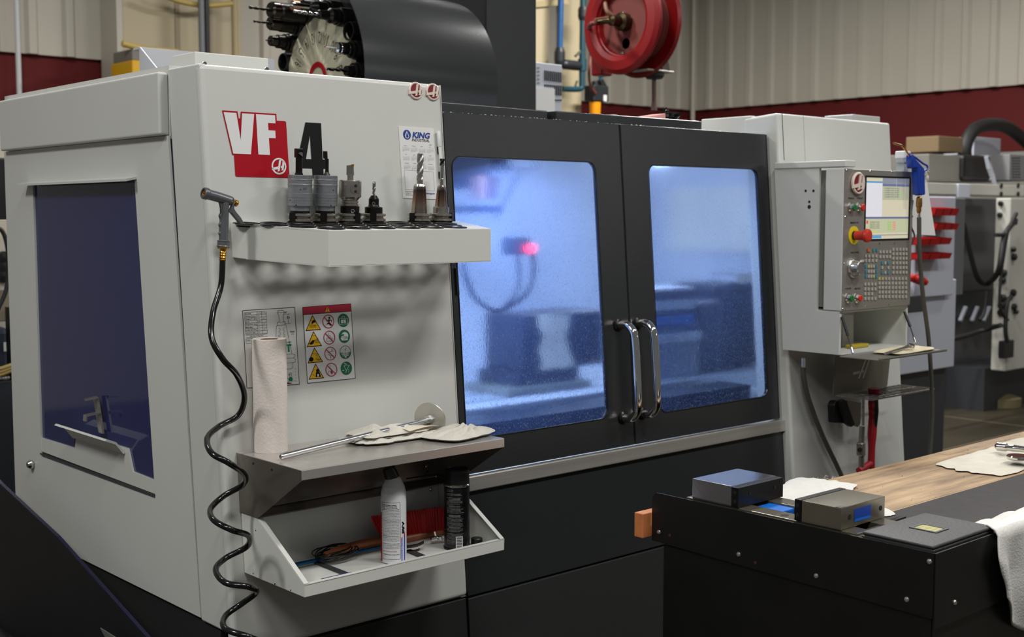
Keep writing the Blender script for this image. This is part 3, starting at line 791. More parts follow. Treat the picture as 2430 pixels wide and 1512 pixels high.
# safety pictogram sticker
cs = [(718.5, 729), (832.5, 721), (843.5, 898), (730, 909.5)]
F0 = plane_map(cs, 100, 150, 0.0010); F1 = plane_map(cs, 100, 150, 0.0015); F2 = plane_map(cs, 100, 150, 0.0020)
o = obj('safety_decal', flat(MB(), [(0, 0), (100, 0), (100, 150), (0, 150)], F0), M_WHITE, ms, 'white safety pictogram decal with a crimson header')
obj('header', flat(MB(), [(0, 0), (100, 0), (100, 14.5), (0, 14.5)], F1), M_CRIM, o)
k = MB(); y_ = MB(); c_r = MB(); g = MB(); w_ = MB()
for a, c_ in (((0, 0), (100, 0)), ((100, 0), (100, 150)), ((100, 150), (0, 150)), ((0, 150), (0, 0)), ((0, 15), (100, 15))): linef(k, a, c_, 0.9, F1)
F3 = plane_map(cs, 100, 150, 0.0024)
tri = lambda cx, cy, r, dy: [(cx-r, cy+dy*0.5), (cx+r, cy+dy*0.5), (cx, cy-dy*0.5)]
flat(y_, tri(50, 8, 5.2, 9), F2); linef(k, (50, 5.5), (50, 9.5), 1.2, F3); linef(k, (50, 10.4), (50, 11.6), 1.2, F3)
random.seed(3)
for i in range(4):
    cy = 32+32*i
    flat(k, tri(18.5, cy, 15.8, 30.5), F1); flat(y_, tri(18.5, cy+0.7, 13.6, 26), F2)
    # black figures in the triangle
    if i == 0:
        flat(k, [(17, cy-4), (23, cy-6), (24, cy-1), (19, cy+1), (15, cy+3)], F3)
        for q in range(6): linef(k, (11+2.4*q, cy+5), (13+2.2*q, cy+10), 0.6, F3)
        linef(k, (10, cy+3.5), (26, cy+6), 0.5, F3)
    elif i == 1:
        flat(k, [(8, cy+9), (16, cy+2), (20, cy+3), (17, cy+9), (12, cy+11)], F3)
        for q in range(5): linef(k, (20+1.6*q, cy+2-q), (21+1.9*q, cy+9), 0.6, F3)
        linef(k, (13, cy-6), (24, cy-6), 0.5, F3)
    elif i == 2:
        flat(k, circ(10.5, cy+8, 4.6, 14), F3); linef(k, (12, cy-3), (25, cy-2), 0.5, F3)
        pline(k, [(20, cy+1), (23, cy), (23, cy+6), (18, cy+9)], F3, 0.5); txt(k, '=5X', F3, 21, cy+11.5, 5, bold=0.03)
    else:
        flat(k, circ(22, cy-1, 3.2, 14), F3); flat(k, [(18.5, cy+2), (25.5, cy+2), (28, cy+12), (17, cy+12)], F3)
        flat(w_, [(20.5, cy+6), (24, cy+6), (24, cy+11), (20.5, cy+11)], plane_map(cs, 100, 150, 0.0028)); linef(k, (11, cy+5), (15, cy+9), 0.6, F3)
    # prohibition ring
    cx = 50.5
    ringf(c_r, circ(cx, cy, 12.2, 30, 13.6), circ(cx, cy, 10.8, 30, 12.2), F2)
    linef(c_r, (cx-8, cy-9), (cx+8, cy+9), 1.5, F3)
    if i == 0:
        flat(k, circ(cx+2.5, cy-7, 2, 10), F2); pline(k, [(cx+2, cy-4), (cx+1, cy+3), (cx-3, cy+5)], F2, 2.4); pline(k, [(cx+1, cy+3), (cx+5, cy+8)], F2, 2.4); pline(k, [(cx-4, cy-1), (cx+2, cy-3.5), (cx+7, cy-2), (cx+6, cy+2)], F2, 1.2)
        linef(k, (cx-8, cy+8), (cx-1, cy+3), 0.5, F2)
    elif i == 1:
        pline(k, [(cx, cy-10), (cx-2, cy-5), (cx+2, cy-4), (cx+2, cy)], F2, 0.5); pline(k, [(cx-6, cy+1), (cx+6, cy+1), (cx+6, cy+7), (cx-6, cy+7)], F2, 0.5, True)
    elif i == 2:
        for s_ in (-1, 1): pline(k, [(cx-8, cy+s_*2), (cx-2, cy+s_*2), (cx-2, cy+s_*4), (cx+7, cy+s_*4)], F2, 0.5)
        linef(k, (cx+4, cy-9), (cx+4, cy-5), 0.8, F2); linef(k, (cx, cy+5), (cx, cy+10), 0.8, F2)
    else:
        pline(k, [(cx-1, cy-10), (cx-4, cy-3), (cx, cy-2), (cx, cy+2), (cx-7, cy+3), (cx-7, cy+9)], F2, 0.5)
        flat(c_r, [(cx, cy+9), (cx-2.2, cy+5), (cx-0.5, cy+1), (cx+2.5, cy+5), (cx+1.5, cy+9)], F2)
    # green discs
    cx = 82
    flat(g, circ(cx, cy, 12, 30, 13.4), F1)
    if i == 0:
        ringf(w_, rrect(cx-9, cy-4, cx+9, cy+8, 1), rrect(cx-8.2, cy-3.2, cx+8.2, cy+7.2, 1), F2); flat(w_, [(cx-5, cy-1.5), (cx+5, cy-1.5), (cx+5, cy+5.5), (cx-5, cy+5.5)], F2)
        txt(g, 'i', F3, cx-0.8, cy+5, 7, bold=0.05); ringf(w_, rrect(cx-3, cy-8, cx+3, cy-4, 1), rrect(cx-2.2, cy-7.2, cx+2.2, cy-4, 0.8), F2)
    elif i == 1:
        flat(w_, circ(cx+1, cy-1, 7.4, 18), F2); flat(w_, [(cx-6, cy), (cx-8, cy+4), (cx-5.5, cy+8), (cx+1, cy+8.5), (cx+7, cy+8), (cx+6.5, cy)], F2)
        flat(g, [(cx-7.5, cy-3), (cx-1, cy-5), (cx-1, cy-1), (cx-7, cy-1)], F3)
    elif i == 2:
        flat(w_, circ(cx, cy, 11, 20, 12.2, PI, 2*PI), F2); flat(w_, [(cx-6, cy), (cx+6, cy), (cx+3, cy+6), (cx+1.5, cy+11), (cx-1.5, cy+11), (cx-3, cy+6)], F2)
        for q in range(3): linef(w_, (cx-9+q, cy+2+2.4*q), (cx+9-q, cy+2+2.4*q), 1.2, F2)
        pline(g, [(cx-1, cy-6), (cx, cy-4), (cx+2, cy-9)], F3, 0.8); linef(g, (cx, cy-2), (cx, cy+8), 0.5, F3)
    else:
        pline(w_, [(cx-5, cy-5), (cx, cy-7), (cx+7, cy-5), (cx+3, cy-1), (cx+2, cy+3), (cx-1, cy+3), (cx-3, cy-1), (cx-5, cy-5)], F2, 0.8)
        flat(w_, [(cx-4, cy-11), (cx+1, cy-9), (cx, cy-8), (cx-5, cy-10)], F2); linef(w_, (cx-9, cy+4), (cx-5, cy+3.5), 1.2, F2); linef(w_, (cx+5, cy+2), (cx+4, cy+9), 0.6, F2); linef(w_, (cx, cy+3), (cx-2, cy+9), 0.9, F2)
obj('black_pictograms', k, M_INK, o, kind='stuff'); obj('warning_triangles', y_, M_YEL, o); obj('prohibition_rings', c_r, M_CRIM, o)
obj('mandatory_discs', g, M_GRN, o); obj('white_pictograms', w_, M_WHITE, o, kind='stuff')
# dark blade strip hanging below the tray at the panel edge
a = fr(1083, 636, 0.004); c_ = fr(1087, 700, 0.004)
obj('edge_strip', MB().bar(a, c_, 0.008, 0.004), M_BLK, ms)
# ================================================================ tool tray on the front panel
YT = 2.598
def TZ(y): return 1.6005-0.060*(YT-y)
YF = 2.325
xa0 = fr(547, 532).x; yA = 2.545; xA = vy(582, 536, yA).x
xB = vy(780, 549, YF).x; xC = vy(1165, 548, YF).x; xR = fr(1088, 532).x
outl = [(xa0, YT), (xA, yA), (xB, YF), (xC, YF), (xR, YT)]
tray = thing('tool_tray', 'light grey angled tool tray with black ringed holes on the sloping panel', 'tray', ((xa0+xR)/2, 2.5, 1.51))
RH = 0.0262
x9a, x9b = vy(585, 531, 2.555).x, vy(1046, 529, 2.555).x
PT = (x9b-x9a)/8
centres = [(x9a+PT*(i+0.5*r), 2.555-PT*0.87*r) for r in range(4) for i in range(9-r)]
# plate with holes cut by triangulating the outline with the circles
bm = bmesh.new()
def loop(pts):
    vs = [bm.verts.new(p) for p in pts]
    return [bm.edges.new((vs[i], vs[(i+1) % len(vs)])) for i in range(len(vs))]
P3 = lambda x, y, dz=0.0: (x, y, TZ(y)+dz)
es = loop([P3(x, y) for x, y in outl])
for cx, cy in centres:
    es += loop([P3(a, b) for a, b in circ(cx, cy, RH, 20)])
bmesh.ops.triangle_fill(bm, use_beauty=True, use_dissolve=False, edges=es, normal=(0, 0, 1))
vs_ = [v.co.copy() for v in bm.verts]; bm.verts.index_update()
fs_ = [tuple(v.index for v in f.verts) for f in bm.faces]
bm.free()
n_ = len(vs_)
pm = MB().add(vs_+[v-Vector((0, 0, 0.003)) for v in vs_], fs_+[tuple(i+n_ for i in reversed(f)) for f in fs_])
# hole walls
for cx, cy in centres:
    c_ = circ(cx, cy, RH, 20); 
    pm.add([P3(*p) for p in c_]+[P3(p[0], p[1], -0.003) for p in c_], [(i, (i+1) % 20, 20+(i+1) % 20, 20+i) for i in range(20)])
obj('plate', pm, M_TRAY, tray)
sk = MB()
HT = 0.081
pts_ = [Vector(P3(x, y, 0.0004)) for x, y in outl]
for i in range(4):
    a, b_ = pts_[i], pts_[i+1]
    d = (b_-a).normalized(); nn = Vector((d.y, -d.x, 0)).normalized()
    sk.add([a, b_, b_-Vector((0, 0, HT)), a-Vector((0, 0, HT)), a-nn*0.003, b_-nn*0.003, b_-nn*0.003-Vector((0, 0, HT)), a-nn*0.003-Vector((0, 0, HT))],
           [(0, 3, 2, 1), (4, 5, 6, 7), (3, 7, 6, 2), (0, 1, 5, 4)])
obj('skirt', sk, M_TRAY, tray, bevel=0.0015)
fl_ = MB()
for i in (1, 2, 3):
    a, b_ = pts_[i]-Vector((0, 0, HT)), pts_[i+1]-Vector((0, 0, HT))
    d = (b_-a).normalized(); nn = Vector((d.y, -d.x, 0)).normalized()
    fl_.slab([a, b_, b_-nn*0.014, a-nn*0.014], (0, 0, 0.002))
obj('hem', fl_, M_TRAY, tray)
for cx, cy in centres:
    z = TZ(cy)
    obj('grommet', MB().lathe([(RH-0.002, -0.007), (RH-0.002, 0.0022), (RH+0.0, 0.003), (RH+0.0048, 0.0026), (RH+0.0055, 0.0002)], (cx, cy, z), (0, -0.060, 1), 24, cap=False), M_BLKG, tray)

# ---------------------------------------------------------------- tool holders standing in the back row
TAX = Vector((0, -0.045, 1)).normalized()
def vflange(t, o, m, key=0.6, r=0.0305):
    """grooved forty taper flange with drive slots, base point o"""
    f = MB().lathe([(0.022, -0.002), (r-0.002, 0.0), (r, 0.002), (r, 0.0065), (r-0.006, 0.0095), (r-0.006, 0.0115), (r, 0.0145), (r, 0.0185), (r-0.0015, 0.020), (0.02, 0.0205)], o, TAX, 40)
    obj('flange', f, m, t)
    d = Vector((math.cos(key), math.sin(key), 0)); s = Vector((-d.y, d.x, 0))
    c = Vector(o)+TAX*0.0095+d*(r-0.006)
    k = MB().hexa([c-s*0.008-TAX*0.0112-d*0.004, c-s*0.008-TAX*0.0112+d*0.0066, c+s*0.008-TAX*0.0112+d*0.0066, c+s*0.008-TAX*0.0112-d*0.004,
                   c-s*0.008+TAX*0.0114-d*0.004, c-s*0.008+TAX*0.0114+d*0.0066, c+s*0.008+TAX*0.0114+d*0.0066, c+s*0.008+TAX*0.0114-d*0.004])
    obj('drive_slot', k, M_TOOLB, t)
    obj('taper', MB().lathe([(0.008, -0.068), (0.022, -0.002)], o, TAX, 24), m, t)
def tp(i):
    cx, cy = centres[i]; return Vector((cx, cy, TZ(cy)+0.004))
def hole(t, o, h, ang, r, rad, m=M_HOLE, name='set_screw'):
    d = Vector((math.cos(ang), math.sin(ang), 0)); d = (d-TAX*d.dot(TAX)).normalized()
    p = Vector(o)+TAX*h+d*(r-0.0006)
    obj(name, MB().lathe([(rad, 0), (rad, 0.0010), (rad*0.8, 0.0012)], p, d, 14), m, t)
def facing(deg): return math.atan2(-FH.y, -FH.x)+math.radians(deg)   # 0 = facing the viewer side, + turns right
M_GOLD = mat('gold_insert', (205, 160, 60), 0.3, 1)
M_CARB = mat('carbide_grey', (150, 147, 142), 0.28, 0.8, 0.1, 200)
# 1, 2: boring heads with grey drums
def boring_head(idx, key, label, kind):
    o = tp(idx)
    t = thing('boring_head', label, 'tool holder', o-Vector((0, 0, 0.01)), 'grey boring heads in the tool tray')
    vflange(t, o, M_TOOL, key)
    obj('neck', MB().lathe([(0.0235, 0.0205), (0.0235, 0.028), (0.0228, 0.0285), (0.0228, 0.038)], o, TAX, 36), M_TOOLB, t)
    obj('collar', MB().lathe([(0.0236, 0.026), (0.0236, 0.038)], o, TAX, 36), M_ALU, t)
    prof = [(0.0, 0.0375), (0.0305, 0.0375), (0.0313, 0.0385), (0.0313, 0.044), (0.0308, 0.0445), (0.0313, 0.045), (0.0313, 0.057), (0.0321, 0.0575), (0.0321, 0.067), (0.0309, 0.0675),
            (0.0309, 0.085), (0.0317, 0.0865), (0.0317, 0.0885), (0.0309, 0.0895), (0.0309, 0.0925), (0.0304, 0.093), (0.0309, 0.0935), (0.0309, 0.097), (0.0317, 0.0985), (0.0317, 0.100), (0.0309, 0.101), (0.0309, 0.1095), (0.030, 0.1105), (0.0, 0.1105)]
    prof = [(r_*0.925, h_) for r_, h_ in prof]
    obj('drum', MB().lathe(prof, o, TAX, 56), M_ALU, t, 'stepped grey aluminium drum')
    tick = MB()
    for q in range(16):
        a = facing(-75+10*q); d = Vector((math.cos(a), math.sin(a), 0))
        for h, l in ((0.0475, 0.003), (0.0815, 0.003), (0.104, 0.002)):
            p = o+TAX*h+d*0.02905 if h < 0.06 else o+TAX*h+d*0.02868
            s = TAX.cross(d)*0.0003
            tick.add([p-s, p+s, p+s+TAX*l, p-s+TAX*l], [(0, 1, 2, 3)])
    def onc(u, v): 
        a = facing(0)+u/0.0291; d = Vector((math.cos(a), math.sin(a), 0)); return o+TAX*v+d*0.02875
    text(tick, 'BALANCE', onc, 0.012 if kind == 0 else -0.024, 0.078, 0.0024, bold=0.02)
    text(tick, '0.01 mm', onc, 0.012 if kind == 0 else -0.024, 0.0745, 0.0024, bold=0.02)
    obj('engraving', tick, M_INK, t)
    for h, a, r_ in (((0.0765, 12, 0.0012), (0.051, -42, 0.0012), (0.0395, -8, 0.0016)) if kind == 0 else ((0.0765, 48, 0.0013), (0.0395, 35, 0.0015))):
        hole(t, o, h, facing(a), 0.0292, r_)
    c = o+TAX*0.1105
    if kind == 0:
        px = RT*-0.003
        obj('boring_bar', MB().lathe([(0.0098, 0), (0.0098, 0.003), (0.0082, 0.005), (0.0082, 0.042), (0.0086, 0.045)], c+px, TAX, 20), M_TOOLB, t)
        obj('cutter_head', MB().bar(c+px+TAX*0.040-RT*0.001, c+px+TAX*0.062-RT*0.001, 0.018, 0.014, up=(0.1, 1, 0)), M_TOOLB, t, bevel=0.002)
        obj('insert', MB().slab([c+px+TAX*0.043+RT*0.009, c+px+TAX*0.050+RT*0.0, c+px+TAX*0.053+RT*0.006, c+px+TAX*0.052+RT*0.0085], FH*-0.010), M_CARB, t)
    else:
        px = RT*0.003
        obj('boring_bar', MB().lathe([(0.0085, 0), (0.005, 0.008), (0.0042, 0.014), (0.0042, 0.034), (0.004, 0.04)], c+px, TAX, 16), M_TOOLB, t)
        obj('cutter_head', MB().bar(c+px+TAX*0.034-RT*0.0, c+px+TAX*0.044-RT*0.004, 0.008, 0.007).bar(c+px+TAX*0.040-RT*0.004, c+px+TAX*0.058-RT*0.005, 0.009, 0.008), M_TOOLB, t, bevel=0.0015)
    return t
boring_head(2, facing(-25), 'grey drum boring head holding the thicker black bar, leftmost tool in the tray', 0)
boring_head(3, facing(2), 'grey drum boring head with the slim crooked black bar, second tool from the left', 1)
# 3: steel boring head with side port
o = tp(4)
t = thing('steel_boring_head', 'bright steel boring head with a gold insert and round side port', 'tool holder', o-Vector((0, 0, 0.01)))
vflange(t, o, M_TOOL, facing(48))
obj('shank_body', MB().lathe([(0.0222, 0.0205), (0.0232, 0.024), (0.0232, 0.037), (0.0215, 0.0385)], o, TAX, 36), M_TOOLB, t)
obj('grooved_neck', MB().lathe([(0.0205, 0.0385), (0.0205, 0.043), (0.0188, 0.0445), (0.0205, 0.046), (0.0205, 0.050), (0.0188, 0.0515), (0.0205, 0.053), (0.022, 0.055)], o, TAX, 36), M_TOOL, t)
obj('body', MB().lathe([(0.0215, 0.055), (0.0278, 0.0605), (0.0278, 0.0985), (0.0265, 0.1005), (0.0, 0.1005)], o, TAX, 48), M_TOOL, t, 'bright turned body')
hole(t, o, 0.0805, facing(35), 0.0278, 0.0135, M_CARB, 'port_disc')
for h in (0.0875, 0.0738): hole(t, o, h, facing(35), 0.0288, 0.0036)
hole(t, o, 0.0265, facing(25), 0.0232, 0.005, M_CHROME, 'lock_screw'); hole(t, o, 0.0265, facing(25), 0.0243, 0.0028, M_HOLE, 'hex_socket')
c = o+TAX*0.1005
obj('bar', MB().lathe([(0.0078, 0), (0.0078, 0.012)], c, TAX, 20), M_TOOL, t)
obj('cutter', MB().hexa([c+TAX*0.012-RT*0.009-FH*0.006, c+TAX*0.012+RT*0.009-FH*0.006, c+TAX*0.012+RT*0.009+FH*0.006, c+TAX*0.012-RT*0.009+FH*0.006,
    c+TAX*0.036-RT*0.009-FH*0.006, c+TAX*0.038+RT*0.0075-FH*0.006, c+TAX*0.038+RT*0.0075+FH*0.006, c+TAX*0.036-RT*0.009+FH*0.006]), M_CARB, t, bevel=0.001)
obj('insert', MB().slab([c+TAX*0.030+RT*0.003, c+TAX*0.032+RT*0.0085, c+TAX*0.0385+RT*0.0095, c+TAX*0.038+RT*0.003], FH*-0.0068), M_GOLD, t, 'gold coated insert')
# 4: small black end mill holder
o = tp(5)
t = thing('end_mill_holder', 'short black end mill holder with a small two flute cutter', 'tool holder', o-Vector((0, 0, 0.01)))
vflange(t, o, M_TOOL, facing(5))
obj('body', MB().lathe([(0.0222, 0.0205), (0.0222, 0.034), (0.021, 0.0355), (0.0145, 0.037), (0.0128, 0.041), (0.0128, 0.055), (0.007, 0.064), (0, 0.064)], o, TAX, 36), M_TOOLB, t, 'black stepped body')
hole(t, o, 0.0445, facing(5), 0.0128, 0.0042, M_CHROME, 'set_screw'); hole(t, o, 0.0445, facing(5), 0.0136, 0.003, M_HOLE, 'hex_socket')
def flutes(o, ax, r, L, turns, n=2, deep=0.5, seg=48, k=12):
    """twisted fluted cutter as one continuous mesh"""
    o = Vector(o); ax = Vector(ax).normalized(); a = ax.orthogonal().normalized(); b_ = ax.cross(a)
    vs = []; m = 24
    for j in range(seg+1):
        h = L*j/seg; tw = turns*2*PI*j/seg
        for i in range(m):
            q = 2*PI*i/m
            rr = r*(1-deep*max(0, math.cos(n*q))**0.7) if True else r
            if j == seg: rr *= 0.9
            vs.append(o+ax*h+(a*math.cos(q+tw)+b_*math.sin(q+tw))*rr)
    mb = MB().add(vs, [(j*m+i, j*m+(i+1) % m, (j+1)*m+(i+1) % m, (j+1)*m+i) for j in range(seg) for i in range(m)], True)
    mb.add(vs[-m:], [tuple(range(m))])
    return mb
c = o+TAX*0.064
obj('shank', MB().lathe([(0.0032, 0), (0.0032, 0.006)], c, TAX, 16), M_TOOL, t)
obj('cutter', flutes(c+TAX*0.004, TAX, 0.0040, 0.026, 0.9, 2, 0.5), M_CARB, t)
obj('cutter_tip', MB().lathe([(0.0040, 0.022), (0.0042, 0.030), (0.003, 0.034), (0, 0.035)], c, TAX, 16), M_CARB, t)
# 5: large heat stained shrink holder, long end mill
M_HEAT = bpy.data.materials.new('heat_stained_steel'); M_HEAT.use_nodes = True
nt = M_HEAT.node_tree; pb = nt.nodes['Principled BSDF']; pb.inputs['Metallic'].default_value = 1; pb.inputs['Roughness'].default_value = 0.22
tc = nt.nodes.new('ShaderNodeTexCoord'); sx_ = nt.nodes.new('ShaderNodeSeparateXYZ'); cr = nt.nodes.new('ShaderNodeValToRGB')
mr = nt.nodes.new('ShaderNodeMapRange'); mr.inputs[1].default_value = 0.02; mr.inputs[2].default_value = 0.105
nt.links.new(tc.outputs['Object'], sx_.inputs[0]); nt.links.new(sx_.outputs['Z'], mr.inputs[0]); nt.links.new(mr.outputs[0], cr.inputs[0]); nt.links.new(cr.outputs[0], pb.inputs['Base Color'])
el = cr.color_ramp.elements; el[0].position = 0; el[0].color = (*lin((158, 150, 142)), 1); el[1].position = 1; el[1].color = (*lin((200, 192, 180)), 1)
for p_, c_ in ((0.35, (176, 158, 140)), (0.55, (150, 116, 96)), (0.8, (92, 76, 74)), (0.93, (170, 160, 150))):
    e = el.new(p_); e.color = (*lin(c_), 1)
o = tp(7)
t = thing('shrink_fit_holder', 'tall heat stained taper holder with a long twisted end mill in front of the calendar', 'tool holder', o-Vector((0, 0, 0.01)), )
vflange(t, o, M_TOOL, facing(-32))
obj('body', MB().lathe([(0.0205, 0.0205), (0.0155, 0.089), (0.013, 0.0945), (0.0, 0.0945)], o, TAX, 44), M_HEAT, t, 'heat stained tapered nose')
c = o+TAX*0.0945
obj('shank', MB().lathe([(0.0078, 0), (0.0078, 0.012)], c, TAX, 24), M_CARB, t)
obj('end_mill', flutes(c+TAX*0.010, TAX, 0.0086, 0.068, 1.25, 2, 0.45, 72), M_CARB, t, 'fluted grey cutter')
# 6: narrower shrink holder
o = tp(8)
t = thing('shrink_fit_holder', 'narrow heat stained taper holder with a ball cutter, rightmost tool in the tray', 'tool holder', o-Vector((0, 0, 0.01)))
vflange(t, o, M_TOOL, facing(90))
obj('collar', MB().lathe([(0.021, 0.0205), (0.021, 0.036), (0.0195, 0.037), (0, 0.037)], o, TAX, 40), M_TOOL, t)
obj('body', MB().lathe([(0.0165, 0.037), (0.0112, 0.088), (0.008, 0.093), (0, 0.093)], o, TAX, 40), M_HEAT, t, 'heat stained tapered nose')
c = o+TAX*0.093
obj('shank', MB().lathe([(0.0052, 0), (0.0052, 0.016), (0.0047, 0.017), (0.0049, 0.056)], c, TAX, 20), M_CARB, t)
obj('ball_cutter', flutes(c+TAX*0.050, TAX, 0.0062, 0.018, 0.5, 2, 0.4, 24), M_TOOLB, t)

# ---------------------------------------------------------------- calendar and markers
cs = [(946, 298.5), (1029, 304.5), (1038, 473), (957, 470.5)]
cal = thing('wall_calendar', 'white year calendar with a blue heading stuck beside the panel edge', 'calendar', fr(990, 471, 0.001))
F0 = plane_map(cs, 100, 190, 0.0018); F1 = plane_map(cs, 100, 190, 0.0023); F2 = plane_map(cs, 100, 190, 0.0027)
sheet = [F0(*q) for q in rrect(0, 0, 100, 190, 2.5, 3)]
obj('sheet', MB().slab(sheet, -NF*0.0010), M_WHITE, cal)
nb = MB(); kk = MB(); gy = MB()
flat(nb, circ(22, 22, 11, 30, 13), F1)
dr = MB(); flat(dr, [(22, 12), (26, 20), (28, 26), (25.5, 31), (22, 32), (18.5, 31), (16, 26), (18, 20)], F2); obj('drop_mark', dr, M_WHITE, cal)
d2 = MB(); flat(d2, [(22, 15), (25, 22), (26.3, 26), (24.5, 29.5), (21, 30), (19, 27)], plane_map(cs, 100, 190, 0.0031)); flat(nb, [], F1) if False else None
obj('drop_core', d2, M_BLUEP, cal)
def txt(k, s, F, x, y, size, **kw):
    text(k, s, lambda a, c_: F(a, -c_), x, -y, size, **kw)
txt(nb, 'KING', F1, 36, 28.5, 21, width=53, bold=0.045, shear=0.25)
txt(kk, 'INDUSTRIAL', F1, 34.5, 38, 10.5, width=52, bold=0.01, shear=0.2)
txt(kk, '2024', F1, 84, 46.5, 4)
mo = ['January', 'February', 'March', 'April', 'May', 'June', 'July', 'August', 'September', 'October', 'November', 'December']
for i in range(12):
    cx = 16+23.3*(i % 4); cy = 52+23*(i//4)
    txt(kk, mo[i], F1, cx, cy, 2.9, align='c')
    d = 1
    for r in range(6):
        c_ = (i*3) % 7 if r == 0 else 0
        while c_ < 7 and d <= 30:
            txt(gy, str(d), F1, cx-9+2.75*c_, cy+3.6+2.6*r, 2.1); d += 1; c_ += 1
for a, c_ in (((8, 115), (92, 117)), ((92, 117), (93, 168)), ((93, 168), (8.5, 167)), ((8.5, 167), (8, 115))): linef(gy, a, c_, 0.4, F1)
for i, s_ in enumerate(('King Industrial', 'Canaan, IN', '000-495-4356')): txt(kk, s_, F1, 8, 173+4.4*i, 3.6, width=[22, 15, 19][i])
txt(nb, 'coolantguys', F1, 58, 177, 6.4, width=35, bold=0.02)
obj('blue_print', nb, M_BLUEP, cal, kind='stuff'); obj('black_print', kk, M_INK, cal, kind='stuff'); obj('date_grid', gy, mat('grey_print', (90, 92, 96), 0.5), cal, kind='stuff')
o1, o2 = fr(1040.5, 311, 0.009), fr(1047.5, 400, 0.009)
t = thing('marker_pen', 'white marker pen clipped upright beside the calendar', 'pen', o2)
m_ = o1.lerp(o2, 0.42)
obj('cap', MB().tube([o1, m_], 0.0048, 14), M_WHITE, t, bevel=0.0006)
obj('barrel', MB().tube([m_, o2+ (o2-o1)*0.25], 0.0040, 14), M_WHITE, t)
t2 = thing('pen_clip', 'two small black magnetic clips beside the calendar', 'clip', fr(1040, 420, 0))
obj('clip', MB().slab([fr(1037, 348, 0.001), fr(1041, 348, 0.001), fr(1042, 366, 0.001), fr(1038, 365, 0.001)], NF*0.004), M_BLK, t2)
obj('clip', MB().slab([fr(1040, 408, 0.001), fr(1043, 408, 0.001), fr(1044, 425, 0.001), fr(1041, 424, 0.001)], NF*0.004), M_BLK, t2)

# ---------------------------------------------------------------- coiled coolant hose with spray nozzle
YN = 2.53
G = lambda px, py, y=YN: vy(px, py, y)
coil_px = [(528, 610, 2.53), (528, 624, 2.53), (524, 680, 2.525), (506, 740, 2.51), (502, 800, 2.48), (527, 850, 2.46), (562, 890, 2.47), (580, 940, 2.50), (566, 985, 2.53), (520, 1012, 2.53), (492, 1040, 2.49), (502, 1075, 2.42), (545, 1100, 2.39), (581, 1128, 2.42), (574, 1152, 2.47), (530, 1178, 2.50), (500, 1208, 2.48), (508, 1235, 2.41), (550, 1258, 2.37), (590, 1272, 2.40),
           (585, 1298, 2.45), (535, 1325, 2.47), (512, 1352, 2.44), (535, 1383, 2.37), (590, 1393, 2.34), (608, 1406, 2.38), (575, 1432, 2.43), (535, 1462, 2.43), (535, 1492, 2.37), (590, 1512, 2.32), (625, 1530, 2.34), (600, 1556, 2.41)]
pts_ = spline([vy(a, b_, c_) for a, b_, c_ in coil_px], 8)
ho = thing('coolant_hose', 'glossy black coiled hose hanging from the grey spray nozzle beside the panel corner', 'hose', pts_[-1])
obj('hose', MB().tube(pts_, 0.0068, 12), mat('glossy_black_hose', (12, 12, 12), 0.16, spec=0.6), ho)
f0, f1_ = G(530, 588), G(528, 618)
ax_ = (f0-f1_).normalized()
obj('brass_ferrule', MB().lathe([(0.0072, 0), (0.0078, 0.002), (0.0062, 0.004), (0.0078, 0.007), (0.0062, 0.010), (0.0078, 0.013), (0.0062, 0.016), (0.0078, 0.019), (0.0066, 0.022), (0.0075, 0.026), (0.0135, 0.027), (0.0135, 0.031)], f1_-ax_*0.001, ax_, 20), M_BRASS, ho, 'brass barbed ferrule')
nz_ = thing('spray_nozzle', 'grey pistol grip spray nozzle hooked on the left end of the tool tray', 'nozzle', G(530, 586))
M_NOZ = mat('grey_zinc_nozzle', (108, 110, 114), 0.32, 0.5, 0.2, 160)
g0, g1 = G(530, 587), G(531, 572)
obj('coupling', MB().lathe([(0.0145, 0), (0.0150, 0.002), (0.0138, 0.004), (0.0140, 0.012), (0.0148, 0.014), (0.0115, 0.016)], g0, (g1-g0), 28), M_NOZ, nz_)
grip = MB().tube([G(530.5, 572), G(531, 545), G(532, 515), G(533, 490), G(535, 474)], [0.0105, 0.0105, 0.010, 0.0098, 0.0092], 16)
obj('grip', grip, M_NOZ, nz_)
fg = MB()
gp = [(521, 571), (520, 562), (516.5, 554), (520, 548), (519.5, 540), (516.5, 533), (520.5, 527), (520, 520), (517, 512), (521, 505), (520.5, 493), (518, 482), (510, 473), (519, 468), (530, 480), (530, 571)]
obj('finger_ridges', fg.slab([G(a, b_, YN+0.004) for a, b_ in gp], (0, -0.008, 0)), M_NOZ, nz_, bevel=0.0015)
obj('barrel', MB().tube([G(489, 460, YN), G(515, 467), G(546, 477)], [0.0118, 0.0118, 0.0112], 18), M_NOZ, nz_)
a0, a1 = G(494, 461), G(482, 457.5)
obj('nose_ring', MB().lathe([(0.0122, 0), (0.0136, 0.003), (0.0136, 0.011), (0.0118, 0.013), (0.0085, 0.0128), (0.0085, 0.004)], a0, (a1-a0), 24, cap=False), M_NOZ, nz_)
obj('brass_insert', MB().lathe([(0.0085, 0.003), (0.0082, 0.010), (0.004, 0.008), (0.0025, 0.012), (0, 0.012)], a0, (a1-a0), 20), M_BRASS, nz_)
obj('valve_stem', MB().tube([G(545, 478), G(554, 481), G(556, 482)], [0.004, 0.004, 0.0085], 12), M_BRASS, nz_)
obj('valve_knob', MB().tube([G(556, 481), G(563, 483.5)], 0.0075, 14), M_BRASS, nz_, 'brass adjusting knob', bevel=0.001)
lv = [(546, 466), (551, 470), (553, 482), (551, 495), (556, 503), (566, 515), (574, 528), (577, 532), (566, 532), (556, 520), (546, 508), (541, 502), (545, 490), (548, 478)]
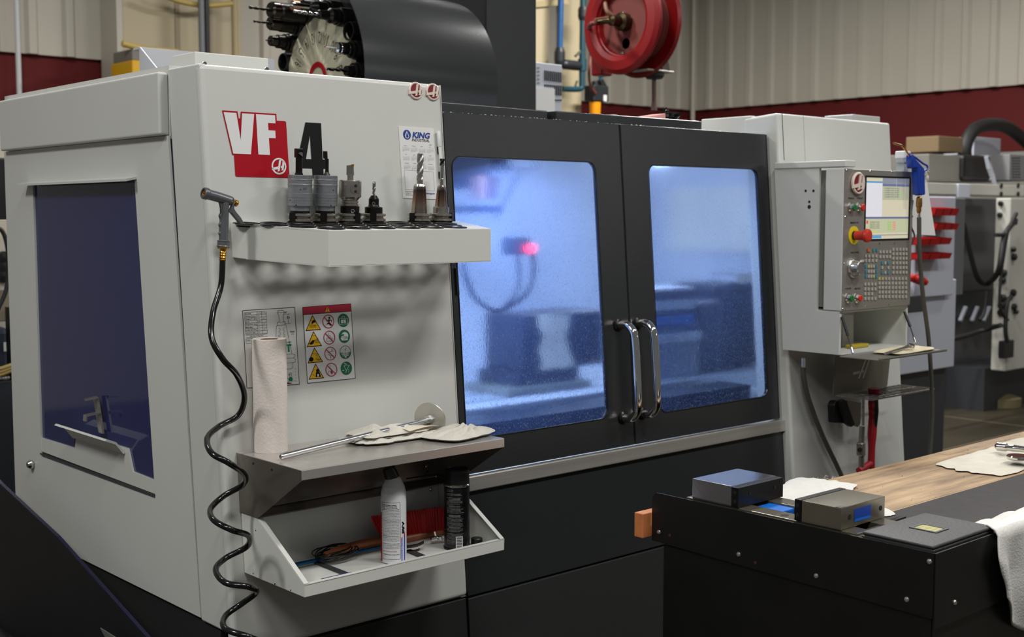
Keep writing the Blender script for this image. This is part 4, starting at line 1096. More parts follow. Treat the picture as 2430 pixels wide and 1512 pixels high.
obj('trigger', MB().slab([G(a, b_, YN+0.005) for a, b_ in lv], (0, -0.010, 0)), M_NOZ, nz_, bevel=0.0015)
obj('pivot', MB().tube([G(548, 501, YN+0.007), G(548, 501, YN-0.009)], 0.004, 12), M_NOZ, nz_)
# ================================================================ stainless shelf on the front panel
ZS = fr(560, 1073).z
X0, X1 = 1.436, 2.018
YFS = hz(711, 1117, ZS).y
M_SH = mat('worn_stainless', (200, 195, 188), 0.26, 0.6, 0.03, 200, 0.04, 3, stretch=(0.3, 1, 1))
M_SHD = mat('bent_stainless_side', (140, 132, 124), 0.30, 0.8, 0.08, 60, 0.12, 8)
sh = thing('steel_shelf', 'stainless steel shelf with folded sides holding the paper roll and rags', 'shelf', ((X0+X1)/2, 2.45, ZS-0.13))
obj('top', MB().box((X0, YFS, ZS-0.0025), (X1, yc(ZS)-0.001, ZS)), M_SH, sh, bevel=0.001)
obj('front_lip', MB().box((X0, YFS-0.0015, ZS-0.0225), (X1, YFS+0.001, ZS-0.001)), M_SH, sh, bevel=0.0008)
for x in (X0, X1-0.002):
    g = MB().slab([(x, YFS, ZS-0.002), (x, yc(ZS)-0.002, ZS-0.002), (x, yc(0.934)-0.002, 0.932), (x, 2.465, 0.932), (x, YFS, ZS-0.0225)], (0.002, 0, 0))
    obj('side_gusset', g, M_SHD, sh)
obj('back_plate', MB().slab([(X0+0.002, yc(0.94)-0.004, 0.936), (X1-0.002, yc(0.94)-0.004, 0.936), (X1-0.002, yc(ZS)-0.004, ZS-0.004), (X0+0.002, yc(ZS)-0.004, ZS-0.004)], (0, -0.002, 0)), M_SHD, sh)
obj('bottom_flange', MB().box((X0+0.004, 2.468, 0.930), (X1-0.004, yc(0.93)-0.004, 0.933)), M_SHD, sh)
for px, py in ((601, 1100), (645, 1115)):
    p = vx(px, py, X0); obj('hole', MB().lathe([(0.0028, 0), (0.0028, 0.0008)], p, (-1, 0, 0), 12), M_HOLE, sh)
for px, py, m_, r_ in ((1012, 1108, M_CHROME, 0.005), (1013, 1119, M_HOLE, 0.005)):
    p = vy(px, py, yc(1.0)-0.007); obj('screw', MB().lathe([(r_, 0), (r_, 0.001), (r_*0.5, 0.003)], p, (0, -1, 0), 14), m_, sh)

# ---------------------------------------------------------------- white bin below
bn = thing('storage_bin', 'white sheet metal bin with a low front lip below the steel shelf', 'bin', ((X0+X1)/2, 2.42, 0.79))
BZ0, BZ1, BZF = 0.790, 0.930, 0.818
def side_poly(x): return [(x, yc(BZ1)-0.002, BZ1), (x, 2.472, BZ1), (x, 2.280, BZF), (x, 2.280, BZ0), (x, yc(BZ0)-0.002, BZ0)]
for i, x in enumerate((X0+0.003, X1+0.0)):
    s = MB().slab(side_poly(x), (0.0025, 0, 0) if i == 0 else (-0.0025, 0, 0))
    obj('side', s, M_TRAY, bn, bevel=0.001)
    d = 0.012 if i == 0 else -0.012
    e = MB().slab([(x, 2.472, BZ1), (x, 2.280, BZF), (x+d, 2.280, BZF), (x+d, 2.472, BZ1)], (0, -0.0015, 0.002))
    obj('side_rim', e, M_TRAY, bn, bevel=0.0008)
obj('floor_plate', MB().box((X0+0.005, 2.284, BZ0+0.001), (X1-0.003, yc(BZ0)-0.004, BZ0+0.004)), M_TRAY, bn)
obj('front_lip', MB().box((X0+0.003, 2.278, BZ0), (X1, 2.2815, BZF)).box((X0+0.003, 2.278, BZF-0.002), (X1, 2.291, BZF)), M_TRAY, bn, bevel=0.001)
obj('back_plate', MB().slab([(X0+0.006, yc(BZ0)-0.006, BZ0+0.003), (X1-0.004, yc(BZ0)-0.006, BZ0+0.003), (X1-0.004, yc(BZ1)-0.006, BZ1), (X0+0.006, yc(BZ1)-0.006, BZ1)], (0, -0.002, 0)), M_TRAY, bn)
for px, py in ((607, 1259), (601, 1361), (652, 1386), (690, 1401), (653, 1386)):
    p = vx(px, py, X0+0.003); obj('hole', MB().lathe([(0.0016, 0), (0.0016, 0.0006)], p, (-1, 0, 0), 10), M_HOLE, bn)
p = vy(1023, 1162, yc(0.9)-0.009); obj('screw', MB().lathe([(0.005, 0), (0.005, 0.001), (0.003, 0.003)], p, (0, -1, 0), 14), M_CHROME, bn)
FZ = BZ0+0.0042

# paper roll
pr = thing('paper_towel_roll', 'upright white paper towel roll at the left end of the steel shelf', 'paper roll', (1.505, 2.507, ZS))
pc = Vector((1.5045, 2.517, ZS+0.0003))
RR, HR = 0.0395, 0.262
M_PAP = mat('quilted_paper', (228, 219, 210), 0.9, 0, 0.45, 160, 0.03, 20)
rb = MB()
def rollp(u, v):
    a = 2*PI*u; r = RR+0.0003*math.sin(5*a+9*v)
    return pc+Vector((math.cos(a)*r, math.sin(a)*r, HR*v))
rb.grid(rollp, 72, 60)
obj('paper', rb, M_PAP, pr)
obj('roll_end', MB().lathe([(RR-0.0002, HR-0.0005), (RR-0.004, HR+0.001), (0.021, HR-0.001)], pc, (0, 0, 1), 48, cap=False), M_PAP, pr)
obj('roll_end', MB().lathe([(0.021, 0), (RR-0.0002, 0)], pc, (0, 0, 1), 48, cap=False), M_PAP, pr)
obj('core', MB().lathe([(0.021, 0.0), (0.021, HR-0.001), (0.0195, HR-0.001), (0.0195, 0.0)], pc, (0, 0, 1), 32, cap=False), mat('brown_cardboard', (136, 92, 68), 0.8), pr, 'brown cardboard core')
a0 = math.radians(-232)
obj('loose_sheet', MB().grid(lambda u, v: pc+Vector((math.cos(a0+u*0.3)*(RR+0.0008+0.0012*(1-u)), math.sin(a0+u*0.3)*(RR+0.0008+0.0012*(1-u)), 0.002+(HR-0.004)*v)), 12, 10), M_PAP, pr)

# aluminium towel holder lying on the shelf
a = hz(668, 1084, ZS+0.009); b_ = hz(1020, 997, ZS+0.058)
b_ = vy(1018, 997, 2.475)
th_ = thing('towel_holder', 'aluminium rod with a round end disc lying across the rags', 'holder', (a.x, a.y, ZS))
M_ALR = mat('bright_aluminium', (214, 214, 214), 0.22, 1, 0.05, 60, 0.05, 20)
d = (b_-a).normalized()
obj('rod', MB().lathe([(0.0045, -0.003), (0.007, 0), (0.0072, 0.004), (0.0072, (b_-a).length)], a, d, 24), M_ALR, th_)
obj('weld_nut', MB().lathe([(0.013, -0.006), (0.013, 0.003), (0.010, 0.006)], b_, d, 6, smooth=False), M_ALR, th_)
obj('disc', MB().lathe([(0.012, 0.004), (0.043, 0.004), (0.044, 0.005), (0.044, 0.007), (0.043, 0.008), (0, 0.008)], b_, (d+FH*0.75+Vector((0, 0, 0.15))).normalized(), 56), mat('satin_aluminium_disc', (206, 205, 198), 0.38, 0.85), th_)

# rags
def rag(name, cx, cy, z0, L, Wd, rot, hgt, seed, label, folds=5, m=M_CLOTH, layers=2, n=96, group=None, sq=4, fray=0.05, dome=4, cf=1.0):
    """folded cloth: stacked rounded layers with creases, one closed mesh"""
    rot = math.radians(rot); cr_, sr_ = math.cos(rot), math.sin(rot)
    rnd = random.Random(seed); sd = Vector((seed*3.1, seed*1.7, seed))
    cre = [(rnd.uniform(0, PI), rnd.uniform(-0.4, 0.4), rnd.uniform(0.08, 0.2)) for _ in range(folds)]
    mb = MB()
    for ly in range(layers):
        k = 1-0.16*ly; ox, oy = rnd.uniform(-0.08, 0.08)*L*ly, rnd.uniform(-0.1, 0.1)*Wd*ly
        zb_ = z0+hgt*0.34*ly; hh = hgt*(0.62 if ly == 0 else 0.66); sdl = sd+Vector((7*ly, 0, 0))
        def edge(t):
            return 1+0.13*noise.noise(Vector((math.cos(t)*1.4, math.sin(t)*1.4, 0))+sdl)+fray*noise.noise(Vector((math.cos(t)*6, math.sin(t)*6, 3))+sdl)
        def P(u, v, top):
            a = 2*PI*u; c, s = math.cos(a), math.sin(a)
            q = (abs(c)**sq+abs(s)**sq)**(-1/sq); r = v*edge(a)*q*k
            x, y = c*r*L/2+ox, s*r*Wd/2+oy
            f = 0.0
            for ang, off, w in cre:
                dd = (math.cos(ang)*x/L+math.sin(ang)*y/Wd)*2-off
                f -= math.exp(-(dd/w)**2*2)*0.13*cf
                f += math.exp(-((dd-w)/w)**2*2)*0.12*cf
            f += 0.45*noise.noise(Vector((x*13, y*26, 0))+sdl)+0.10*noise.noise(Vector((x*70, y*70, 5))+sdl)
            pr_ = (1-v**dome)**0.8 if v < 1 else 0
            if top: z = zb_+hh*0.35+hh*0.65*pr_*(0.75+f)
            else: z = zb_+hh*0.35*(1-min(1, pr_*1.6)) if ly == 0 else zb_+hh*0.1
            if top: z = max(z, zb_+0.002)
            return Vector((cx+x*cr_-y*sr_, cy+x*sr_+y*cr_, max(z, z0+0.0004)))
        mb.grid(lambda u, v: P(u, 0.001+0.999*v**0.8, True), n, 44)
        mb.grid(lambda u, v: P(u, 1-v*0.999, False), n, 10)
    o = obj(name, mb, m)
    return tag(o, label, 'rag', group)
rag('cotton_rag', 1.815, 2.462, ZS, 0.25, 0.135, 2, 0.032, 4, 'folded white rag under the middle of the aluminium rod', 6, layers=2, sq=7, fray=0.10, dome=3, cf=2.0)
rag('cotton_rag', 1.948, 2.372, ZS, 0.20, 0.14, 18, 0.040, 9, 'smooth white rag at the right end of the steel shelf', 4, layers=1, sq=3, dome=2.4, cf=2.2)
pa = MB().grid(lambda u, v: Vector((1.82+0.10*u, 2.40+0.03*v+0.01*u, ZS+0.024+0.004*math.sin(2.5*u+v))), 14, 5)
tag(obj('paper_sheet', pa, mat('cream_paper', (226, 216, 194), 0.8)), 'small cream paper sheet lying on the folded rag', 'paper')

# ---------------------------------------------------------------- things in the bin
# silver spray can with tilted black cap
c1 = hz(932, 1341, FZ)+FH*0.033; c1.z = FZ
M_CAN = mat('silver_can_paint', (222, 223, 225), 0.28, 0.0)
can = thing('spray_can', 'silver spray can with a crooked black nozzle cap and dense white label', 'can', c1)
RCAN = 0.0302
obj('body', MB().lathe([(0.028, 0), (RCAN+0.0006, 0.002), (RCAN+0.0006, 0.004), (RCAN, 0.006), (RCAN, 0.160), (RCAN*0.985, 0.168), (RCAN*0.88, 0.182), (RCAN*0.66, 0.196), (0.016, 0.203), (0.013, 0.205), (0.0, 0.205)], c1, (0, 0, 1), 56), M_CAN, can)
cax = (Vector((0, 0, 1))-RT*0.36+FH*-0.1).normalized()
cp = c1+Vector((0, 0, 0.201))-RT*0.002
obj('cap', MB().lathe([(0.0165, 0), (0.0165, 0.010), (0.0145, 0.027), (0.0125, 0.0285), (0, 0.0285)], cp, cax, 32), M_BLK, can, 'black cap set at an angle')
def cyl(c, R):
    def mk(a_mid, off=0.0004):
        base = facing(a_mid)
        def F(u, v):
            a = base+u/R; return Vector((c.x+math.cos(a)*(R+off), c.y+math.sin(a)*(R+off), c.z+v))
        return F
    return mk
ck = cyl(c1, RCAN)
F = ck(0, 0.0003)
def patch(mb, F, u0, u1, v0, v1, n=14):
    return mb.grid(lambda a, b__: F(u0+(u1-u0)*a, v0+(v1-v0)*b__), n, 2)
obj('label_border', MB().grid(lambda a, b__: F(-0.029+0.0475*a, 0.010), 2, 2) if False else (lambda m__: ([linef(m__, *q, 0.0007, F) for q in
   [((-0.0285+0.00475*i, y), (-0.0285+0.00475*(i+1), y)) for i in range(10) for y in (0.012, 0.148)]+[((0.019, 0.012), (0.019, 0.148)), ((-0.0285, 0.012), (-0.0285, 0.148))]], m__)[1])(MB()), M_INK, can)
lt = MB()
paras = ['DANGER: EXTREMELY FLAMMABLE', 'LIQUID UNDER PRESSURE. VAPOR', 'HARMFUL OR FATAL IF SWALLOWED', 'VAPORS MAY IRRITATE EYES. CONTAINS', 'Acetone, Toluene and Petroleum Distillate.', 'Do not spray near open flame. Keep away', 'from heat, sparks, pilot lights and hot', 'surfaces. Use only in a well ventilated area.', 'Avoid breathing of vapor or spray mist. Do not', 'puncture or incinerate container. Store below', '120 F. Exposure to high temperature may', 'cause bursting. Avoid contact with skin and', 'eyes. Wash hands after using. Never place', 'container near a stove, heater or radiator.', 'Turn off electric tools and appliances before', 'use. Vapors are heavier than air and may travel', 'to a source of ignition. Intentional misuse by', 'deliberately concentrating and inhaling contents', 'may be harmful or fatal. Reports have associated', 'repeated overexposure with permanent damage.', 'DIRECTIONS: Shake can well before each use.', 'Hold upright and spray surface evenly from a', 'distance of ten inches. Wipe dry with clean cloth.', 'Repeat if necessary. Allow to evaporate.', '', 'FIRST AID: If swallowed do not induce vomiting.', 'Call a physician immediately. EYES: Flush with', 'water for 15 minutes. SKIN: Wash with soap and', 'water. INHALATION: Remove to fresh air.', '', 'KEEP OUT OF REACH OF CHILDREN', '', 'WARNING: Cancer and Reproductive', 'Harm.']
for i, s_ in enumerate(paras):
    if s_ and s_[:4] != 'KEEP': text(lt, s_, F, -0.0265, 0.141-0.0037*i, 0.0031, width=min(0.043, 0.0013*len(s_)+0.001), bold=0.025 if (i < 4 or s_[0:5].isupper()) else 0.0)
obj('label_text', lt, M_INK, can)
rt_ = MB(); text(rt_, 'KEEP OUT OF REACH OF CHILDREN', F, -0.0265, 0.141-0.0037*30, 0.0028, width=0.036, bold=0.02)
F5 = ck(0, 0.0005)
rt_.grid(lambda a, b__: F5(-0.044+0.0125*a, 0.004+0.118*b__), 8, 2)
rt_.add([F5(0.0215, 0.062), F5(0.034, 0.074), F5(0.034, 0.066), F5(0.0215, 0.054)], [(0, 1, 2, 3)])
obj('red_print', rt_, M_RED, can)
bl_ = MB(); bl_.add([F5(0.0215+0.0005*0, 0.006)]+[F5(0.034, 0.006), F5(0.034, 0.066), F5(0.0215, 0.056)], [(0, 1, 2, 3)]); 
obj('blue_print', bl_, mat('royal_blue_print', (24, 66, 190), 0.4), can)
F6 = ck(0, 0.0008)
wt = MB(); text(wt, 'BRAKE CLEAN', lambda u, v: F6(0.0235+(-(v))*-1, u), 0.010, 0.000, 0.007, width=0.042, bold=0.03)
obj('side_lettering', wt, M_WHITE, can)
bt = MB(); text(bt, 'BRA', lambda u, v: F6(0.024+v, u), 0.072, 0.0, 0.010, width=0.03, bold=0.05); obj('side_lettering', bt, M_INK, can)
# black spray can
c2 = hz(1083, 1309, FZ)+FH*0.036; c2.z = FZ
can2 = thing('spray_can', 'tall black spray can with a black cap and white small print', 'can', c2)
R2 = 0.0325
obj('body', MB().lathe([(0.030, 0), (R2+0.0006, 0.001), (R2+0.0006, 0.004), (R2-0.0008, 0.006), (R2-0.0008, 0.158), (0.030, 0.162)], c2, (0, 0, 1), 56), mat('black_can_paint', (16, 16, 18), 0.26), can2)
obj('rim', MB().lathe([(R2-0.001, 0.157), (R2+0.0008, 0.159), (R2+0.0008, 0.161), (R2-0.001, 0.163)], c2, (0, 0, 1), 56), M_CHROME, can2)
obj('cap', MB().lathe([(R2-0.001, 0.162), (R2-0.0015, 0.192), (R2-0.002, 0.197), (R2-0.005, 0.2), (R2-0.006, 0.197), (0, 0.197)], c2, (0, 0, 1), 48), M_BLK, can2)
ck2 = cyl(c2, R2-0.0008); F = ck2(-4, 0.0003)
lt = MB()
for i in range(44):
    if i in (2, 5, 19, 34): continue
    s_ = paras[(i*7+3) % 24]
    big = i in (7, 8, 13, 20, 21, 30)
    text(lt, s_, F, -0.024+(0.006 if big else 0), 0.150-0.0031*i, 0.0024, width=(0.030 if big else random.uniform(0.034, 0.046)) if i not in (0, 1, 12) else 0.018, bold=0.03 if big else 0)
obj('label_text', lt, mat('dim_white_print', (170, 170, 168), 0.5), can2)
bc = MB()
bc.grid(lambda a, b__: F(0.001+0.017*a, 0.004+0.032*b__), 6, 2)
obj('barcode_panel', bc, M_WHITE, can2)
F7 = ck2(-4, 0.0006); bb = MB()
for i in range(12):
    y = 0.006+0.0024*i; bb.grid(lambda a, b__: F7(0.003+0.013*a, y+(0.0014 if i % 3 else 0.0007)*b__), 4, 2)
obj('barcode', bb, M_INK, can2)
# brush
bq = hz(1000, 1262, FZ)
def B_(px, py, y): return vy(px, py, y)
YB_ = 2.50
br = thing('bench_brush', 'wooden bench brush with long red bristles standing at the back of the bin', 'brush', (1.75, 2.48, FZ))
M_WOODH = mat('varnished_brush_wood', (160, 92, 52), 0.45, 0, 0.15, 60, 0.25, 14, stretch=(1, 1, 8))
blk = MB().tube(spline([B_(1050, 1263, YB_-0.01), B_(1000, 1272, YB_-0.012), B_(930, 1285, YB_-0.015), B_(880, 1288, YB_-0.02), B_(840, 1295, YB_-0.03), B_(790, 1310, YB_-0.045), B_(772, 1316, YB_-0.05)]), [0.009]*9+[0.011]*20+[0.010]*12+[0.007]*8, 12)
obj('block_and_handle', blk, M_WOODH, br, 'brown wooden handle')
brs = MB(); rnd = random.Random(5)
for i in range(1500):
    u = rnd.random(); v = rnd.random()
    base = B_(1060-152*u, 1257+24*u, YB_-0.018+0.02*v)
    tipx = 1062-182*u+rnd.uniform(-3, 3); tipy = 1203+24*u+rnd.uniform(-3.5, 4)
    tip = B_(tipx, tipy, YB_-0.03+0.035*v)
    d = RT*0.0006
    mid = base.lerp(tip, 0.5)+Vector((rnd.uniform(-.001, .001), rnd.uniform(-.001, .001), 0))
    brs.add([base-d, base+d, mid+d, mid-d, tip+d*0.5, tip-d*0.5], [(0, 1, 2, 3), (3, 2, 4, 5)])
obj('bristles', brs, mat('red_bristle', (196, 12, 16), 0.5), br, 'red nylon bristles', kind='stuff')
# blue rod, black cable coil
def Bz(px, py, h=0.006): return hz(px, py, FZ+h)
p1, p2_ = Bz(692, 1342, 0.012), Bz(905, 1298, 0.010)
t = thing('blue_rod', 'metallic blue rod lying lengthwise in the bin under the cable coil', 'rod', (p1.x, p1.y, FZ))
M_BR = mat('metallic_blue', (26, 84, 130), 0.25, 0.8)
obj('shaft', MB().tube([p1, p1.lerp(p2_, 0.45)], 0.0048, 14), M_BR, t); obj('thin_shaft', MB().tube([p1.lerp(p2_, 0.45), p2_+(p2_-p1)*0.15], 0.0034, 12), M_BR, t)
cb = MB(); cc = Bz(795, 1315, 0.016)
pts_ = []
rnd = random.Random(11)
for i in range(150):
    a = i*0.28; r_ = 0.032+0.008*math.sin(i*0.13)+0.004*math.sin(i*0.31)
    pts_.append(Vector((cc.x+math.cos(a)*r_*1.5+math.cos(a)*0, cc.y+math.sin(a)*r_*0.95, FZ+0.014+0.012*abs(math.sin(i*0.09))+0.006*math.sin(a+i*.02))))
o = obj('cable_coil', cb.tube(pts_, 0.0016, 8), M_BLKG); tag(o, 'tangled thin black cable coiled at the left of the bin', 'cable')
# flat black bars
def flatbar(pa_, pb_, w, name, label, cat, m=M_TOOLB, h=0.004):
    a, b_ = Bz(*pa_, 0.003), Bz(*pb_, 0.003)
    o = obj(name, MB().bar(a, b_, w, h), m, bevel=0.0006); tag(o, label, cat)
    return o
M_GBAR = mat('dark_grey_bar', (62, 64, 66), 0.55, 0.3, 0.3, 150)
flatbar((750, 1334), (832, 1366), 0.014, 'flat_bar', 'dark grey notched flat bar lying across the left of the bin', 'bar', M_GBAR)
flatbar((968, 1306), (1012, 1324), 0.016, 'flat_bar', 'dark flat bar lying just right of the silver can', 'bar', M_GBAR)
o = obj('strap', MB().grid(lambda u, v: Bz(958+48*u, 1296-9*u*u+6*v-8*max(0, u-0.7), 0.012+0.006*u), 10, 2), M_RUB); 
o.modifiers.new('s', 'SOLIDIFY').thickness = 0.002; tag(o, 'black rubber strap curling up between the two cans', 'strap')
o = obj('blue_scriber', MB().tube([Bz(762, 1374, 0.006), Bz(835, 1359, 0.006)], [0.0008, 0.002], 8), mat('violet_blue_metal', (44, 40, 110), 0.3, 0.7)); tag(o, 'slim violet blue scriber just behind the front lip', 'scriber')
# small chrome fitting
q = Bz(1035, 1278, 0.014)
t = thing('pipe_fitting', 'small chrome hose fitting beside the black can', 'fitting', (q.x, q.y, FZ))
obj('barrel', MB().lathe([(0.005, -0.014), (0.0075, -0.010), (0.0075, 0.004), (0.006, 0.006), (0.006, 0.03)], q, (RT+Vector((0, 0, 0.25))).normalized(), 16), M_CHROME, t)
obj('collar', MB().lathe([(0.0065, 0.006), (0.009, 0.008), (0.009, 0.014), (0.0065, 0.016)], q, (RT+Vector((0, 0, 0.25))).normalized(), 6, smooth=False), M_CHROME, t)
obj('lever', MB().bar(q+Vector((0, 0, 0.004)), q+RT*-0.004+Vector((0, 0, 0.018)), 0.004), M_CHROME, t)
q = Bz(1131, 1296, 0.0)
o = obj('plastic_plug', MB().lathe([(0.0145, 0.0), (0.015, 0.002), (0.0148, 0.016), (0.0130, 0.018), (0, 0.018)], q+FH*0.012, (0, 0, 1), 32), M_BLK); tag(o, 'small round black plastic plug at the right end of the bin', 'plug')
# black support arm bar behind can top
o = obj('hook_wire', MB().tube(spline([vy(965, 1136, 2.44), vy(1030, 1127, 2.46), vy(1048, 1130, 2.44), vy(1062, 1138, 2.40)]), 0.0018, 8), M_TOOLB, sh)
# ================================================================ tool carousel
CC = CAM+ray(755, 184)*4.75
CX = CC.x+0.044; PXM = 4.75/FPX
AXC = Vector((-1, 0, 0))
def cpt(ang, r, dx=0.0):
    """ang measured from the top towards the picture's left (+Y)"""
    return Vector((CX-dx, CC.y+math.sin(ang)*r, CC.z+math.cos(ang)*r))
cr_ = thing('tool_carousel', 'round tool changer carousel with cream numbered face under a charcoal drum cover', 'carousel', (CX, CC.y, CC.z-0.33))
RP = 0.258
obj('rear_disc', MB().lathe([(0.0, -0.03), (0.32, -0.03), (0.332, -0.02), (0.332, 0.0), (0.32, 0.004), (0.0, 0.004)], (CX, CC.y, CC.z), AXC, 80), mat('black_carousel_casting', (16, 16, 15), 0.35), cr_)
fc = MB()
n = 240
def face(u, v):
    a = 2*PI*u; r = 0.001+v*0.232
    w = 0.5+0.5*math.cos(20*(a))
    rr = r+0.004*w*v
    return cpt(a, rr, 0.028+0.018*(1-v)+0.012*w*v*v)
fc.grid(face, n, 14)
obj('numbered_face', fc, mat('aged_cream_plastic', (206, 200, 172), 0.45, 0, 0.05, 30, 0.08, 10), cr_, 'cream rippled face')
rg = MB(); ringf(rg, [(math.cos(2*PI*i/60), math.sin(2*PI*i/60)) for i in range(60)], [(0.66*math.cos(2*PI*i/60), 0.66*math.sin(2*PI*i/60)) for i in range(60)], lambda x, y: Vector((CX-0.0475, CC.y+x*0.059, CC.z+y*0.059)))
obj('red_ring', rg, M_RED, cr_)
dg = MB()
for num in range(1, 21):
    a = (num-12.5)*math.radians(18)
    def FN(u, v, a=a):
        # digits read from the rim inwards (upside down at the top), u along the rim
        t = a+u/0.148
        return cpt(t, 0.170-v, 0.0475)
    text(dg, str(num), FN, 0, 0.0, 0.064, width=0.027 if num > 9 else 0.015, align='c')
obj('numbers', dg, M_INK, cr_, 'black pocket numbers')
M_POC = mat('black_pocket_plastic', (20, 20, 20), 0.3)
pocket = None
for num in range(1, 21):
    a = (num-13)*math.radians(18)
    o_ = cpt(a, RP, 0.0)
    if pocket is None:
        mbp = MB().lathe([(0.036, 0.0), (0.036, 0.042), (0.0345, 0.048), (0.0300, 0.048), (0.0285, 0.042), (0.0285, 0.004), (0, 0.004)], o_, AXC, 28, cap=False)
        pocket = obj('tool_pocket', mbp, M_POC, cr_, own=True); p0_ = o_
    else:
        q = pocket.copy(); COL.objects.link(q); q.parent = cr_; q.location = Vector(pocket.location)+(o_-p0_)
for (a_, r_) in ((math.radians(-22), 0.158), (math.radians(45), 0.165)):
    obj('screw', MB().lathe([(0.004, 0), (0.004, 0.004)], cpt(a_, r_, 0.047), AXC, 10), M_CHROME, cr_)
# drum cover behind the disc: half cylinder with a rear plate
RD, RD2, LD = 0.40, 0.355, 0.66
cvo = MB(); m = 60; XF_ = CX-0.110
A0, A1 = math.radians(-200), math.radians(-4)
def cov(u, v, d=0.0):
    a = A0+(A1-A0)*u; r = RD+(RD2-RD)*v-d; return Vector((XF_+LD*v, CC.y+math.sin(a)*r, CC.z-0.01+math.cos(a)*r))
cvo.grid(cov, m, 2)
cvo.grid(lambda u, v: cov(u, v, 0.004), m, 2)
cvo.grid(lambda u, v: cov(u, 0, 0.004*v), m, 2)
cvo.add([cov(i/(m-1), 1) for i in range(m)], [tuple(range(m))])
obj('drum_cover', cvo, mat('drum_cover_paint', (58, 60, 60), 0.24, 0.35, 0.10, 120), cr_, 'satin charcoal drum cover')
# tools held in the pockets
def pocket_tool(num, parts, label, group=None):
    a = (num-13)*math.radians(18)
    b0 = cpt(a, RP, 0.044)
    t = thing('carousel_tool', label, 'tool', b0, 'tools held in the carousel pockets')
    for nm, prof, m_ in parts:
        if nm in ('twist_drill', 'end_mill'):
            L0, L1, r_ = prof
            obj(nm, flutes(b0+AXC*L0, AXC, r_, L1-L0, (L1-L0)/r_/9, 2, 0.45, 50), m_, t)
        else:
            obj(nm, MB().lathe(prof, b0, AXC, 28), m_, t)
    return t
FLG = ('flange', [(0.02, -0.004), (0.0315, -0.002), (0.0315, 0.006), (0.025, 0.009), (0.0315, 0.012), (0.0315, 0.020), (0.022, 0.021)], M_TOOLB)
M_DT = mat('oily_dark_steel', (72, 68, 62), 0.18, 1)
pocket_tool(16, [FLG, ('chuck', [(0.026, 0.02), (0.026, 0.05), (0.018, 0.052)], M_TOOLB), ('collet_nut', [(0.017, 0.05), (0.0205, 0.054), (0.0205, 0.078), (0.018, 0.082), (0, 0.082)], M_DT), ('twist_drill', (0.08, 0.10, 0.0028), M_DT)], 'black collet holder with a tiny drill, lowest on the left of the carousel')
pocket_tool(15, [FLG, ('chuck', [(0.029, 0.02), (0.029, 0.07), (0.027, 0.075)], M_TOOLB), ('collet_nut', [(0.026, 0.075), (0.0265, 0.085), (0.0265, 0.112), (0.023, 0.118), (0, 0.118)], M_DT), ('twist_drill', (0.115, 0.185, 0.0048), M_DT)], 'holder with a dark twist drill, second up on the left of the carousel')
pocket_tool(14, [FLG, ('chuck', [(0.031, 0.02), (0.031, 0.11), (0.028, 0.12)], M_TOOLB), ('collet_nut', [(0.03, 0.12), (0.032, 0.125), (0.032, 0.150), (0.027, 0.158), (0, 0.158)], M_DT), ('twist_drill', (0.155, 0.245, 0.006), M_DT)], 'big chuck with a long twist drill pointing out at the top left of the carousel')
pocket_tool(12, [FLG, ('chuck', [(0.024, 0.02), (0.024, 0.06), (0.018, 0.075), (0.014, 0.085)], M_TOOLB), ('shank', [(0.0085, 0.08), (0.0085, 0.16), (0.002, 0.175)], M_CHROME)], 'holder with a plain bright shank near the top of the carousel')
pocket_tool(11, [FLG, ('chuck', [(0.028, 0.02), (0.028, 0.045), (0.019, 0.055), (0.017, 0.075)], M_TOOLB), ('collet_nut', [(0.0165, 0.072), (0.0165, 0.092), (0.013, 0.096), (0, 0.096)], M_TOOLB), ('twist_drill', (0.095, 0.200, 0.0055), M_CHROME)], 'holder with a long bright twist drill above the number ten')
pocket_tool(9, [FLG, ('neck', [(0.024, 0.02), (0.024, 0.034), (0.0225, 0.036), (0.0225, 0.056)], M_TOOLB), ('probe_body', [(0.0225, 0.056), (0.0225, 0.068), (0.021, 0.07), (0.021, 0.082), (0.017, 0.09), (0, 0.09)], M_CHROME), ('stylus', [(0.0022, 0.09), (0.0018, 0.128)], M_WHITE), ('ruby_tip', [(0.0, 0.1265), (0.0026, 0.129), (0.0026, 0.131), (0, 0.1335)], mat('ruby', (150, 14, 24), 0.2))], 'touch probe with a white stylus and ruby tip beside the number ten')
pocket_tool(8, [FLG, ('chuck', [(0.022, 0.02), (0.018, 0.05)], M_TOOLB), ('end_mill', (0.05, 0.13, 0.006), M_DT)], 'dark holder with an end mill low on the right of the carousel')
pocket_tool(7, [FLG, ('chuck', [(0.022, 0.02), (0.018, 0.05), (0.0, 0.05)], M_TOOLB)], 'dark holder almost hidden below the number eight')

pocket_tool(13, [FLG, ('chuck', [(0.030, 0.02), (0.030, 0.07), (0.022, 0.08)], M_TOOLB), ('copper_nose', [(0.018, 0.08), (0.018, 0.11), (0, 0.112)], mat('copper_glint_nose', (176, 128, 104), 0.3, 0.7))], 'stubby dark chuck with a copper coloured nose at the very top of the carousel')
